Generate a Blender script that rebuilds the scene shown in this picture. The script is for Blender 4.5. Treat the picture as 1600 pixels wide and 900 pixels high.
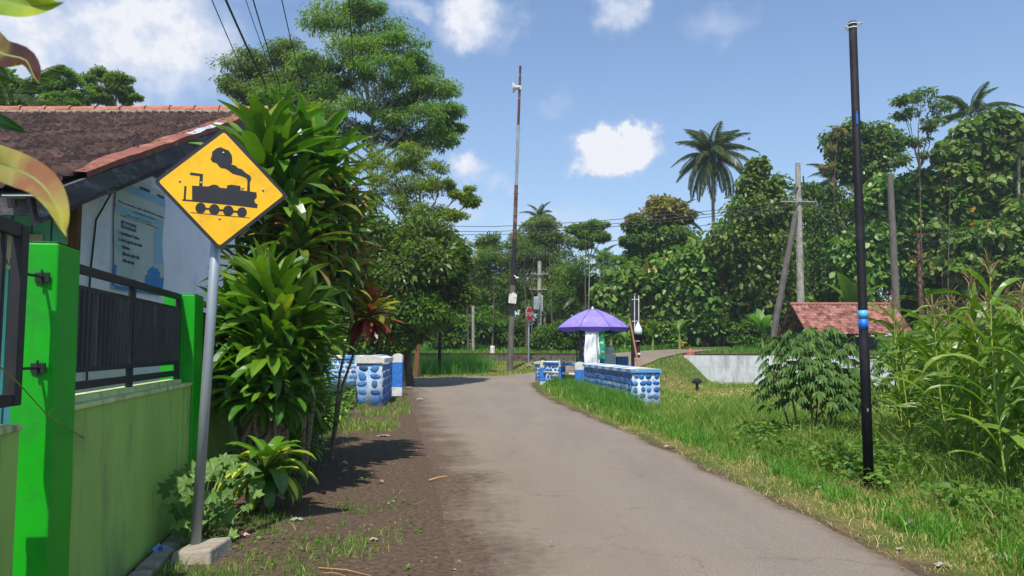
import bpy, math, random
import numpy as np
from math import sin, cos, tan, pi, radians, sqrt, atan2
from mathutils import Vector, Matrix, noise as mnoise

# ------------------------------------------------------------------ camera, world, sun, exposure
scene = bpy.context.scene
for o in list(bpy.data.objects): bpy.data.objects.remove(o, do_unlink=True)
COL = scene.collection
PITCH = radians(4.53); CAMZ = 1.6; F = 1200.0          # focal length in photo pixels (1600 wide)
cd = bpy.data.cameras.new('camera'); cam = bpy.data.objects.new('camera', cd); COL.objects.link(cam)
cam.location = (0, 0, CAMZ); cam.rotation_euler = (radians(90) + PITCH, 0, 0)
cd.sensor_width = 36; cd.lens = 27.0; cd.clip_start = 0.05; cd.clip_end = 3000
scene.camera = cam
SUN_EL = radians(60); SH = Vector((0.16, 0.98, 0)).normalized()       # SH: the way shadows fall on the ground
sl = bpy.data.lights.new('sun', 'SUN'); sl.energy = 4.8; sl.angle = radians(0.53); sl.color = (1.0, 0.95, 0.87)
so = bpy.data.objects.new('sun', sl); COL.objects.link(so)
ldir = Vector((SH.x*cos(SUN_EL), SH.y*cos(SUN_EL), -sin(SUN_EL)))
so.rotation_euler = ldir.to_track_quat('-Z', 'Y').to_euler(); so.location = (-30, -20, 60)
w = bpy.data.worlds.new('World'); scene.world = w; w.use_nodes = True
nt = w.node_tree; nt.nodes.clear(); N = nt.nodes; L = nt.links
sky = N.new('ShaderNodeTexSky'); sky.sky_type = 'NISHITA'; sky.sun_disc = False
sky.sun_elevation = SUN_EL; sky.sun_rotation = atan2(-SH.x, -SH.y); sky.altitude = 200
sky.air_density = 1.15; sky.dust_density = 0.7; sky.ozone_density = 1.6
bg = N.new('ShaderNodeBackground'); bg.inputs['Strength'].default_value = 0.135
wo = N.new('ShaderNodeOutputWorld'); L.new(bg.outputs[0], wo.inputs[0])
# clouds: blobs of white fixed to sky directions, their outline broken by noise
tc = N.new('ShaderNodeTexCoord'); nrm = N.new('ShaderNodeVectorMath'); nrm.operation = 'NORMALIZE'
L.new(tc.outputs['Generated'], nrm.inputs[0])
def vm(op, a, b):
    n = N.new('ShaderNodeVectorMath'); n.operation = op
    for i, x in enumerate((a, b)):
        if x is None: continue
        if isinstance(x, (tuple, list)): n.inputs[i].default_value = x
        else: L.new(x, n.inputs[i])
    return n
def mt(op, a, b=None, clamp=False):
    n = N.new('ShaderNodeMath'); n.operation = op; n.use_clamp = clamp
    for i, x in enumerate((a, b)):
        if x is None: continue
        if isinstance(x, (int, float)): n.inputs[i].default_value = x
        else: L.new(x, n.inputs[i])
    return n.outputs[0]
def wnoise(scale, detail, rough=0.55):
    n = N.new('ShaderNodeTexNoise'); n.inputs['Scale'].default_value = scale; n.inputs['Detail'].default_value = detail
    n.inputs['Roughness'].default_value = rough; L.new(nrm.outputs[0], n.inputs['Vector']); return n
n1 = wnoise(14, 6, 0.6); n2 = wnoise(38, 4, 0.6)
off = vm('SUBTRACT', n1.outputs['Color'], (0.5, 0.5, 0.5)); off = vm('MULTIPLY', off.outputs[0], (0.10, 0.10, 0.10))
dist = vm('ADD', nrm.outputs[0], off.outputs[0])
def ray(px, py):
    v = Vector(((px-800)/F, cos(PITCH) - (450-py)/F*sin(PITCH), sin(PITCH) + (450-py)/F*cos(PITCH)))
    return v.normalized()
CL = [  # px, py, half-width, half-height, strength, softness
 (235, 55, 125, 75, 1.0, .6), (300, 105, 70, 40, .65, .7), (40, 60, 90, 62, .9, .6), (170, 105, 80, 40, .55, .8), (160, 160, 80, 40, .6, .7),
 (742, 28, 62, 46, 1.0, .55), (640, 16, 34, 16, .5, .7), (958, 12, 46, 32, .75, .6), (1120, 32, 50, 26, .35, .8),
 (968, 243, 68, 36, 1.25, .35), (996, 212, 36, 34, 1.2, .4), (930, 262, 46, 16, .9, .5), (735, 268, 38, 28, .9, .55), (785, 290, 26, 14, .4, .8),
 (866, 166, 30, 16, .28, .8), (700, 330, 80, 30, .5, .7), (880, 350, 90, 26, .4, .8), (460, 190, 60, 60, .8, .6), (530, 60, 50, 60, .35, .8),
 (1330, 260, 60, 30, .3, .8), (1500, 420, 120, 60, .45, .7), (1800, 200, 160, 70, .8, .6), (-200, 120, 200, 90, .9, .6), (300, -200, 260, 110, .8, .6), (1300, -330, 240, 90, .8, .6)]
acc = None
for px, py, rx, ry, st, so_ in CL:
    c = ray(px, py)
    d = vm('SUBTRACT', dist.outputs[0], tuple(c))
    d = vm('MULTIPLY', d.outputs[0], (F/rx, F/rx, F/ry)); ln = N.new('ShaderNodeVectorMath'); ln.operation = 'LENGTH'; L.new(d.outputs[0], ln.inputs[0])
    m = N.new('ShaderNodeMapRange'); m.interpolation_type = 'SMOOTHSTEP'
    m.inputs['From Min'].default_value = 1.0 + so_*0.6; m.inputs['From Max'].default_value = 1.0 - so_
    m.inputs['To Max'].default_value = st
    L.new(ln.outputs['Value'], m.inputs['Value'])
    acc = m.outputs[0] if acc is None else mt('MAXIMUM', acc, m.outputs[0])
dens = mt('MULTIPLY', acc, mt('ADD', mt('MULTIPLY', n2.outputs['Fac'], 1.3), .30), clamp=True)
# faint high haze near the horizon
sep = N.new('ShaderNodeSeparateXYZ'); L.new(nrm.outputs[0], sep.inputs[0])
hz = N.new('ShaderNodeMapRange'); hz.inputs['From Min'].default_value = 0.5; hz.inputs['From Max'].default_value = 0.0; hz.inputs['To Min'].default_value = 0.03; hz.inputs['To Max'].default_value = 0.34
L.new(sep.outputs['Z'], hz.inputs['Value'])
mix0 = N.new('ShaderNodeMix'); mix0.data_type = 'RGBA'; L.new(hz.outputs[0], mix0.inputs['Factor'])
mul = N.new('ShaderNodeMix'); mul.data_type = 'RGBA'; mul.blend_type = 'MULTIPLY'; mul.inputs['Factor'].default_value = 1
L.new(sky.outputs[0], mul.inputs['A']); mul.inputs['B'].default_value = (.86, .95, 1.06, 1)
L.new(mul.outputs['Result'], mix0.inputs['A']); mix0.inputs['B'].default_value = (3.6, 4.45, 5.9, 1)
mixc = N.new('ShaderNodeMix'); mixc.data_type = 'RGBA'; L.new(dens, mixc.inputs['Factor'])
L.new(mix0.outputs['Result'], mixc.inputs['A'])
cr = N.new('ShaderNodeMix'); cr.data_type = 'RGBA'; cr.inputs['A'].default_value = (3.9, 4.5, 5.8, 1); cr.inputs['B'].default_value = (5.7, 5.85, 6.25, 1)
L.new(dens, cr.inputs['Factor']); L.new(cr.outputs['Result'], mixc.inputs['B'])
L.new(mixc.outputs['Result'], bg.inputs['Color'])
scene.view_settings.view_transform = 'Standard'; scene.view_settings.look = 'None'
scene.view_settings.exposure = 0.2; scene.view_settings.gamma = 1; scene.view_settings.use_curve_mapping = False
scene.render.engine = 'CYCLES'
try:
    scene.cycles.max_bounces = 5; scene.cycles.diffuse_bounces = 3; scene.cycles.glossy_bounces = 2; scene.cycles.transmission_bounces = 3
except Exception: pass

# ------------------------------------------------------------------ helpers
def P(px, py, y):
    r = ray(px, py); k = y/r.y
    return Vector((r.x*k, y, CAMZ + r.z*k))
def X(px, y): return P(px, 545, y).x
def sm(t): t = np.clip(t, 0, 1); return t*t*(3-2*t)
def ss(x, a, b): return sm((np.asarray(x, float)-a)/(b-a))
def fract_hash(ix, iy, seed):
    h = np.sin(ix*127.1 + iy*311.7 + seed*74.7)*43758.5453
    return h - np.floor(h)
def vnoise(x, y, seed=0):
    x = np.asarray(x, float); y = np.asarray(y, float)
    ix, iy = np.floor(x), np.floor(y); fx, fy = sm(x-ix), sm(y-iy)
    a = fract_hash(ix, iy, seed); b = fract_hash(ix+1, iy, seed); c = fract_hash(ix, iy+1, seed); d = fract_hash(ix+1, iy+1, seed)
    return (a*(1-fx)+b*fx)*(1-fy) + (c*(1-fx)+d*fx)*fy
def fbm(x, y, seed=0): return .55*vnoise(x, y, seed)+.3*vnoise(x*2.1, y*2.1, seed+5)+.15*vnoise(x*4.3, y*4.3, seed+9)

# ---- node materials
def nodes_of(name):
    m = bpy.data.materials.new(name); m.use_nodes = True; t = m.node_tree; t.nodes.clear()
    o = t.nodes.new('ShaderNodeOutputMaterial'); p = t.nodes.new('ShaderNodeBsdfPrincipled'); t.links.new(p.outputs[0], o.inputs[0])
    return m, t, p, o
def c4(c): return (c[0], c[1], c[2], 1)
def hexc(h, k=1.0):
    v = [int(h[i:i+2], 16)/255 for i in (0, 2, 4)]
    return tuple(k*(x/12.92 if x <= .04045 else ((x+.055)/1.055)**2.4) for x in v)
def noise_n(t, scale, detail=4, vec='Object', rough=.55, stretch=None):
    co = t.nodes.new('ShaderNodeTexCoord'); n = t.nodes.new('ShaderNodeTexNoise')
    n.inputs['Scale'].default_value = scale; n.inputs['Detail'].default_value = detail; n.inputs['Roughness'].default_value = rough
    if stretch:
        mp = t.nodes.new('ShaderNodeMapping'); mp.inputs['Scale'].default_value = stretch
        t.links.new(co.outputs[vec], mp.inputs[0]); t.links.new(mp.outputs[0], n.inputs['Vector'])
    else: t.links.new(co.outputs[vec], n.inputs['Vector'])
    return n
def ramp(t, fac, stops, interp='LINEAR'):
    r = t.nodes.new('ShaderNodeValToRGB'); r.color_ramp.interpolation = interp
    e = r.color_ramp.elements
    while len(e) < len(stops): e.new(0.5)
    for i, (p_, c) in enumerate(stops): e[i].position = p_; e[i].color = c4(c)
    t.links.new(fac, r.inputs[0]); return r.outputs[0]
def mixrgb(t, fac, a, b, mode='MIX'):
    m = t.nodes.new('ShaderNodeMix'); m.data_type = 'RGBA'; m.blend_type = mode
    for key, x in (('Factor', fac), ('A', a), ('B', b)):
        if isinstance(x, (int, float)): m.inputs[key].default_value = x
        elif isinstance(x, (tuple, list)): m.inputs[key].default_value = c4(x)
        else: t.links.new(x, m.inputs[key])
    return m.outputs['Result']
def mathn(t, op, a, b=0.0, clamp=False):
    n = t.nodes.new('ShaderNodeMath'); n.operation = op; n.use_clamp = clamp
    for i, x in enumerate((a, b)):
        if isinstance(x, (int, float)): n.inputs[i].default_value = x
        else: t.links.new(x, n.inputs[i])
    return n.outputs[0]
def maprange(t, v, a, b, c=0, d=1):
    n = t.nodes.new('ShaderNodeMapRange')
    for i, x in zip((1, 2, 3, 4), (a, b, c, d)): n.inputs[i].default_value = x
    t.links.new(v, n.inputs[0]); return n.outputs[0]
def bump(t, p, h, strength=.3, dist=.01):
    b = t.nodes.new('ShaderNodeBump'); b.inputs['Strength'].default_value = strength; b.inputs['Distance'].default_value = dist
    t.links.new(h, b.inputs['Height']); t.links.new(b.outputs[0], p.inputs['Normal'])
def pm(name, c1, c2=None, scale=6, rough=.6, bmp=.2, bd=.01, metal=0, stretch=None, spec=.5, stain=None, stain_scale=3, streak=None):
    m, t, p, o = nodes_of(name)
    if c2 is None: c2 = tuple(x*.8 for x in c1)
    n = noise_n(t, scale, 5, stretch=stretch)
    f = maprange(t, n.outputs['Fac'], .35, .65)
    c = mixrgb(t, f, c1, c2)
    if stain:
        n3 = noise_n(t, stain_scale, 6, rough=.7, stretch=stretch); f3 = maprange(t, n3.outputs['Fac'], .52, .68)
        c = mixrgb(t, f3, c, stain)
    if streak:
        n4 = noise_n(t, 7, 6, rough=.75, stretch=(1, 1, .12)); n5 = noise_n(t, 1.3, 3); c = mixrgb(t, mathn(t, 'MULTIPLY', maprange(t, n4.outputs['Fac'], .52, .72), maprange(t, n5.outputs['Fac'], .42, .6)), c, streak)
        n6 = noise_n(t, 26, 3, rough=.6); c = mixrgb(t, mathn(t, 'MULTIPLY', maprange(t, n6.outputs['Fac'], .68, .72), maprange(t, n5.outputs['Fac'], .5, .6)), c, (.30, .28, .24))
    t.links.new(c, p.inputs['Base Color']); p.inputs['Roughness'].default_value = rough; p.inputs['Metallic'].default_value = metal
    p.inputs['Specular IOR Level'].default_value = spec
    n2 = noise_n(t, scale*6, 4); bump(t, p, n2.outputs['Fac'], bmp, bd)
    return m
def leafmat(name, stops, rough=.5, trans=.5, tcol=None, spec=.4, big=None):
    """leaf colour varies from leaf to leaf (random per mesh island)"""
    m, t, p, o = nodes_of(name)
    g = t.nodes.new('ShaderNodeNewGeometry')
    c = ramp(t, g.outputs['Random Per Island'], stops)
    oi = t.nodes.new('ShaderNodeObjectInfo')
    hs = t.nodes.new('ShaderNodeHueSaturation'); t.links.new(c, hs.inputs['Color'])
    t.links.new(maprange(t, oi.outputs['Random'], 0, 1, .487, .512), hs.inputs['Hue'])
    t.links.new(maprange(t, oi.outputs['Random'], 0, 1, .82, 1.15), hs.inputs['Value'])
    c = hs.outputs[0]
    t.links.new(c, p.inputs['Base Color']); p.inputs['Roughness'].default_value = rough; p.inputs['Specular IOR Level'].default_value = spec
    if trans > 0:
        tr = t.nodes.new('ShaderNodeBsdfTranslucent'); c2 = mixrgb(t, 1.0, c, tcol or (1.3, 1.5, .45), 'MULTIPLY'); t.links.new(c2, tr.inputs[0])
        ms = t.nodes.new('ShaderNodeMixShader'); ms.inputs[0].default_value = trans
        t.links.new(p.outputs[0], ms.inputs[1]); t.links.new(tr.outputs[0], ms.inputs[2]); t.links.new(ms.outputs[0], o.inputs[0])
    return m

# ---- mesh builder
class MB:
    def __init__(s): s.v = []; s.f = []; s.m = []
    def add(s, verts, faces, mi=0):
        o = len(s.v); s.v += [tuple(x) for x in verts]; s.f += [[i+o for i in f] for f in faces]; s.m += [mi]*len(faces)
    def box(s, c, size, mi=0, rot=None):
        hx, hy, hz = size[0]/2, size[1]/2, size[2]/2
        vs = [Vector((x*hx, y*hy, z*hz)) for x in (-1, 1) for y in (-1, 1) for z in (-1, 1)]
        if rot is not None: vs = [rot @ v for v in vs]
        vs = [v + Vector(c) for v in vs]
        s.add(vs, [(0,1,3,2),(4,6,7,5),(0,4,5,1),(2,3,7,6),(0,2,6,4),(1,5,7,3)], mi)
    def hexa(s, b, t_, mi=0):
        """b, t_: four bottom and four top points, counter-clockwise from above"""
        s.add(list(b)+list(t_), [(3,2,1,0),(4,5,6,7),(0,1,5,4),(1,2,6,5),(2,3,7,6),(3,0,4,7)], mi)
    def tube(s, pts, rad, n=6, mi=0, cap=True):
        pts = [Vector(p) for p in pts]
        if isinstance(rad, (int, float)): rad = [rad]*len(pts)
        rings = []; up = Vector((0, 0, 1)); prev = None
        for i, p in enumerate(pts):
            d = (pts[min(i+1, len(pts)-1)] - pts[max(i-1, 0)]).normalized()
            if prev is None:
                a = d.cross(up) if abs(d.z) < .95 else d.cross(Vector((0, 1, 0)))
            else: a = prev - d*prev.dot(d)
            a.normalize(); prev = a; b = d.cross(a)
            rings.append([p + (a*cos(2*pi*k/n) + b*sin(2*pi*k/n))*rad[i] for k in range(n)])
        vs = [v for r in rings for v in r]; fs = []
        for i in range(len(pts)-1):
            for k in range(n):
                k2 = (k+1) % n; fs.append((i*n+k, i*n+k2, (i+1)*n+k2, (i+1)*n+k))
        if cap: fs.append(tuple(range(n-1, -1, -1))); fs.append(tuple((len(pts)-1)*n+k for k in range(n)))
        s.add(vs, fs, mi)
    def lathe(s, c, prof, n=16, mi=0, axis='Z'):
        vs = []; fs = []
        for r, z in prof:
            for k in range(n):
                a = 2*pi*k/n; q = Vector((r*cos(a), r*sin(a), z))
                if axis == 'X': q = Vector((q.z, q.x, q.y))
                if axis == 'Y': q = Vector((q.x, q.z, q.y))
                vs.append(q + Vector(c))
        for i in range(len(prof)-1):
            for k in range(n):
                k2 = (k+1) % n; fs.append((i*n+k, i*n+k2, (i+1)*n+k2, (i+1)*n+k))
        s.add(vs, fs, mi)
    def prism(s, pts2, fn, depth, mi=0):
        """pts2: outline; fn(u, v, w) maps to 3D"""
        n = len(pts2)
        vs = [fn(u, v, 0) for u, v in pts2] + [fn(u, v, depth) for u, v in pts2]
        s.add(vs, [tuple(range(n)), tuple(range(2*n-1, n-1, -1))] + [(i, i+n, (i+1) % n + n, (i+1) % n) for i in range(n)], mi)
    def build(s, name, mats, parent=None, smooth=False, bevel=0):
        me = bpy.data.meshes.new(name); me.from_pydata(s.v, [], s.f)
        if not isinstance(mats, (list, tuple)): mats = [mats]
        for m in mats: me.materials.append(m)
        if len(mats) > 1: me.polygons.foreach_set('material_index', s.m)
        if smooth: me.polygons.foreach_set('use_smooth', [True]*len(me.polygons))
        me.update()
        o = bpy.data.objects.new(name, me); COL.objects.link(o)
        if parent: o.parent = parent
        if bevel:
            b = o.modifiers.new('bevel', 'BEVEL'); b.width = bevel; b.segments = 2; b.limit_method = 'ANGLE'
        return o
def npmesh(name, V, Fq, mats, parent=None, matidx=None, smooth=False):
    """V (n,3); Fq list of (k, verts-per-face) arrays"""
    me = bpy.data.meshes.new(name); V = np.asarray(V, np.float32)
    me.vertices.add(len(V)); me.vertices.foreach_set('co', V.ravel())
    Fq = [np.asarray(f, np.int32) for f in Fq if len(f)]
    tot = sum(f.size for f in Fq); nf = sum(len(f) for f in Fq)
    me.loops.add(tot); me.loops.foreach_set('vertex_index', np.concatenate([f.ravel() for f in Fq]))
    sizes = np.concatenate([np.full(len(f), f.shape[1], np.int32) for f in Fq]); st = np.concatenate([[0], np.cumsum(sizes)[:-1]]).astype(np.int32)
    me.polygons.add(nf); me.polygons.foreach_set('loop_start', st); me.polygons.foreach_set('loop_total', sizes)
    if not isinstance(mats, (list, tuple)): mats = [mats]
    for m in mats: me.materials.append(m)
    if matidx is not None: me.polygons.foreach_set('material_index', np.asarray(matidx, np.int32))
    if smooth: me.polygons.foreach_set('use_smooth', np.ones(nf, bool))
    me.update(calc_edges=True)
    if name == '_': return me
    o = bpy.data.objects.new(name, me); COL.objects.link(o)
    if parent: o.parent = parent
    return o
def thing(name, label, cat, loc=(0, 0, 0), rz=0, group=None):
    o = bpy.data.objects.new(name, None); COL.objects.link(o); o.empty_display_size = .2
    o.location = loc; o.rotation_euler = (0, 0, rz); return tag(o, label, cat, group)
def tag(o, label, cat, group=None):
    o['label'] = label; o['category'] = cat
    if group: o['group'] = group
    return o
def struct(o): o['kind'] = 'structure'; return o
def recenter(o):
    """move a single-mesh thing's origin to its base"""
    me = o.data; co = np.empty(len(me.vertices)*3, np.float32); me.vertices.foreach_get('co', co); co = co.reshape(-1, 3)
    c = np.array([(co[:, 0].min()+co[:, 0].max())/2, (co[:, 1].min()+co[:, 1].max())/2, co[:, 2].min()], np.float32)
    co -= c; me.vertices.foreach_set('co', co.ravel()); me.update(); o.location = Vector(c.tolist()) + o.location; return o
def copy_tree(o, parent=None):
    c = o.copy(); COL.objects.link(c); c.parent = parent
    for ch in list(o.children): copy_tree(ch, c)
    return c

# ------------------------------------------------------------------ terrain
RIV = [(1.3, 33, .10), (3.7, 37.3, .50), (6.1, 41.3, 1.08), (7.6, 44.0, 1.30), (10.5, 49, 1.45), (16, 58, 1.6)]   # side road over the railway
def ramp_h(x, y):
    x = np.asarray(x, float); y = np.asarray(y, float)
    best = np.full(x.shape, 1e9); z = np.zeros(x.shape)
    for (x0, y0, z0), (x1, y1, z1) in zip(RIV[:-1], RIV[1:]):
        dx, dy = x1-x0, y1-y0; t_ = np.clip(((x-x0)*dx+(y-y0)*dy)/(dx*dx+dy*dy), 0, 1)
        d = np.hypot(x-x0-t_*dx, y-y0-t_*dy); k = d < best
        best = np.where(k, d, best); z = np.where(k, z0+t_*(z1-z0), z)
    return best, z
def S(x, y): return np.asarray(y, float) + .42*np.asarray(x, float) - 46.5       # distance across the railway, 0 = foot of its wall
def H(x, y):
    x = np.asarray(x, float); y = np.asarray(y, float); s = S(x, y)
    sl_ = -14.5 + 0*x
    h = np.interp(s, [-14, -8.5, -5, -2, -.4], [0, .22, .46, .72, .8])
    right = ss(x, 4.2, 7.5)*ss(y, 12, 24)
    h = h*(1-right) - .32*right
    d, z = ramp_h(x, y); wgt = 1-ss(d, 2.0, 4.2)
    h = h*(1-wgt) + z*wgt
    plat = 1.16 + .75*ss(s, 4, 20) + 1.5*ss(s, 26, 90)
    h = np.where(s > .42, plat + (z-plat)*(1-ss(d, 2.0, 3.2))*(s < 12), h)
    ditch = (1-ss(np.abs(y-25), 2.5, 5))*(1-ss(x, -7.2, -4.5))
    h = h - .9*ditch*(x > -30)
    h = h + .05*(fbm(x*.5, y*.5, 3)-.5)*ss(np.abs(x-.6), 4, 7)*(s < -1)
    h = np.where(y > 200, h + (y-200)*.004, h)
    return h
def Hf(x, y): return float(H(x, y))
# road edges per y
RY = [-6, 0, 2, 5.57, 9.6, 12.4, 18.3, 24, 29, 31.5, 33.5, 34.6, 35.6, 37.0, 38.3]
RR = [3.5, 3.35, 3.2, 2.97, 2.64, 2.48, 1.83, 1.25, .95, .85, .9, 1.5, 3.2, 4.9, 6.0]
RL = [-.2, -.35, -.4, -.42, -.95, -1.4, -2.3, -3.2, -4.0, -4.4, -5.5, -9, -13, -16, -16]
def xl(y): return np.interp(y, RY, RL)
def xr(y): return np.interp(y, RY, RR)

# ------------------------------------------------------------------ materials
M = {}
def ground_material():
    m, t, p, o = nodes_of('ground_soil')
    at = t.nodes.new('ShaderNodeAttribute'); at.attribute_name = 'bare'
    a2 = t.nodes.new('ShaderNodeAttribute'); a2.attribute_name = 'dry'
    n = noise_n(t, 1.3, 8, rough=.65); nb = noise_n(t, 18, 6, rough=.7); nc = noise_n(t, 120, 3)
    soil = ramp(t, nb.outputs['Fac'], [(.3, hexc('43362c')), (.5, hexc('5a4a3d')), (.72, hexc('766351'))])
    grn = ramp(t, nb.outputs['Fac'], [(.3, (.035, .065, .012)), (.55, (.08, .12, .022)), (.8, (.17, .17, .055))])
    dry = ramp(t, nb.outputs['Fac'], [(.3, hexc('6a5638')), (.6, hexc('9b8258')), (.8, hexc('b39a70'))])
    f = mathn(t, 'ADD', at.outputs['Fac'], mathn(t, 'MULTIPLY', mathn(t, 'SUBTRACT', n.outputs['Fac'], .5), .9))
    g = mixrgb(t, maprange(t, f, .35, .65), grn, soil)
    f2 = mathn(t, 'ADD', a2.outputs['Fac'], mathn(t, 'MULTIPLY', mathn(t, 'SUBTRACT', n.outputs['Fac'], .5), .9))
    g = mixrgb(t, maprange(t, f2, .35, .7), g, dry)
    t.links.new(g, p.inputs['Base Color']); p.inputs['Roughness'].default_value = .95; p.inputs['Specular IOR Level'].default_value = .15
    h = mathn(t, 'ADD', nb.outputs['Fac'], mathn(t, 'MULTIPLY', nc.outputs['Fac'], .35)); bump(t, p, h, .7, .03)
    return m
def road_material():
    m, t, p, o = nodes_of('worn_asphalt')
    uv = t.nodes.new('ShaderNodeUVMap'); sp = t.nodes.new('ShaderNodeSeparateXYZ'); t.links.new(uv.outputs[0], sp.inputs[0])
    agg = noise_n(t, 150, 3, rough=.8); med = noise_n(t, 7, 7, rough=.7); big = noise_n(t, .9, 5, rough=.6)
    vor = t.nodes.new('ShaderNodeTexVoronoi'); vor.inputs['Scale'].default_value = 70; co = t.nodes.new('ShaderNodeTexCoord'); t.links.new(co.outputs['Object'], vor.inputs[0])
    base = ramp(t, agg.outputs['Fac'], [(.3, hexc('685f57')), (.5, hexc('827769')), (.7, hexc('a3978a'))])
    base = mixrgb(t, maprange(t, big.outputs['Fac'], .35, .65), base, hexc('82735f'), 'MIX')
    base = mixrgb(t, .65, base, ramp(t, agg.outputs['Fac'], [(.3, hexc('5f574f')), (.5, hexc('82776c')), (.7, hexc('ab9f92'))]))
    ag2 = noise_n(t, 48, 4, rough=.85); base = mixrgb(t, mathn(t, 'MULTIPLY', maprange(t, ag2.outputs['Fac'], .56, .66), .55), base, hexc('4d4843')); base = mixrgb(t, mathn(t, 'MULTIPLY', maprange(t, ag2.outputs['Fac'], .42, .34), .5), base, hexc('b0a699'))
    spk = maprange(t, vor.outputs['Distance'], .12, .05); base = mixrgb(t, mathn(t, 'MULTIPLY', spk, .25), base, hexc('b5ada4'))
    cv = t.nodes.new('ShaderNodeTexVoronoi'); cv.feature = 'DISTANCE_TO_EDGE'; cv.inputs['Scale'].default_value = .55; cn = noise_n(t, 1.6, 6, rough=.7)
    ca = t.nodes.new('ShaderNodeVectorMath'); ca.operation = 'MULTIPLY_ADD'; t.links.new(cn.outputs['Color'], ca.inputs[0]); ca.inputs[1].default_value = (1.3, 1.3, 0); t.links.new(co.outputs['Object'], ca.inputs[2]); t.links.new(ca.outputs[0], cv.inputs[0])
    crk = mathn(t, 'MULTIPLY', maprange(t, cv.outputs['Distance'], .010, .002), maprange(t, big.outputs['Fac'], .47, .60)); base = mixrgb(t, mathn(t, 'MULTIPLY', crk, .55), base, hexc('3f3a35'))
    trk = noise_n(t, 1.0, 5, rough=.6, stretch=(1.1, .16, 1)); base = mixrgb(t, mathn(t, 'MULTIPLY', maprange(t, trk.outputs['Fac'], .42, .62), .28), base, hexc('696058'))
    st2 = noise_n(t, .45, 6, rough=.7); base = mixrgb(t, mathn(t, 'MULTIPLY', maprange(t, st2.outputs['Fac'], .52, .66), .22), base, hexc('978c80'))
    pit = maprange(t, med.outputs['Fac'], .62, .72); base = mixrgb(t, mathn(t, 'MULTIPLY', pit, .35), base, hexc('4a4541'))
    # soil washed over the left side and along the right edge
    e1 = mathn(t, 'ADD', sp.outputs['X'], mathn(t, 'MULTIPLY', mathn(t, 'SUBTRACT', big.outputs['Fac'], .5), 1.3))
    e1 = mathn(t, 'ADD', e1, mathn(t, 'MULTIPLY', mathn(t, 'SUBTRACT', med.outputs['Fac'], .5), 1.1))
    d1 = maprange(t, e1, .80, .15)
    sn = noise_n(t, 18, 6, rough=.7); soil = ramp(t, sn.outputs['Fac'], [(.3, hexc('43362c')), (.5, hexc('5a4a3d')), (.72, hexc('766351'))])
    d2 = maprange(t, e1, 1.9, .7); base = mixrgb(t, mathn(t, 'MULTIPLY', d2, .35), base, hexc('82735f'))
    base = mixrgb(t, mathn(t, 'MULTIPLY', d1, .96), base, soil)
    e2 = mathn(t, 'ADD', sp.outputs['Y'], mathn(t, 'MULTIPLY', mathn(t, 'SUBTRACT', med.outputs['Fac'], .5), .5))
    d3 = maprange(t, e2, .22, .02); base = mixrgb(t, mathn(t, 'MULTIPLY', d3, .85), base, hexc('6b5a49'))
    t.links.new(base, p.inputs['Base Color']); p.inputs['Roughness'].default_value = .9; p.inputs['Specular IOR Level'].default_value = .25
    h = mathn(t, 'ADD', agg.outputs['Fac'], mathn(t, 'MULTIPLY', med.outputs['Fac'], .6)); h = mathn(t, 'ADD', h, mathn(t, 'MULTIPLY', mathn(t, 'MULTIPLY', sn.outputs['Fac'], d1), 6.0)); bump(t, p, h, .6, .006)
    return m
def stone_material(name, blue, scale=5.2, w=.10):
    m, t, p, o = nodes_of(name)
    co = t.nodes.new('ShaderNodeTexCoord'); nz = noise_n(t, 4, 2)
    ad = t.nodes.new('ShaderNodeVectorMath'); ad.operation = 'MULTIPLY_ADD'; t.links.new(nz.outputs['Color'], ad.inputs[0]); ad.inputs[1].default_value = (.10, .10, .10); t.links.new(co.outputs['Object'], ad.inputs[2])
    v = t.nodes.new('ShaderNodeTexVoronoi'); v.feature = 'DISTANCE_TO_EDGE'; v.inputs['Scale'].default_value = scale; v.inputs['Randomness'].default_value = .6; t.links.new(ad.outputs[0], v.inputs[0])
    v2 = t.nodes.new('ShaderNodeTexVoronoi'); v2.inputs['Scale'].default_value = scale; v2.inputs['Randomness'].default_value = .6; t.links.new(ad.outputs[0], v2.inputs[0])
    n = noise_n(t, 14, 5, rough=.7)
    bl = mixrgb(t, maprange(t, n.outputs['Fac'], .35, .65), blue, tuple(x*.45 for x in blue))
    bl = mixrgb(t, .25, bl, v2.outputs['Color'], 'SOFT_LIGHT')
    wh = mixrgb(t, maprange(t, n.outputs['Fac'], .5, .75), (.72, .72, .70), (.42, .42, .38))
    k = mathn(t, 'MULTIPLY', maprange(t, v.outputs['Distance'], w*.55, w*.8), maprange(t, v2.outputs['Distance'], .70, .62))
    ng = noise_n(t, 2.2, 3); wh = mixrgb(t, maprange(t, ng.outputs['Fac'], .48, .62), wh, tuple(.25+.5*x for x in blue))
    t.links.new(mixrgb(t, k, wh, bl), p.inputs['Base Color']); p.inputs['Roughness'].default_value = .7
    hh = maprange(t, v.outputs['Distance'], 0, w*1.6); bump(t, p, mathn(t, 'ADD', hh, mathn(t, 'MULTIPLY', n.outputs['Fac'], .2)), .9, .03)
    return m
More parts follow.
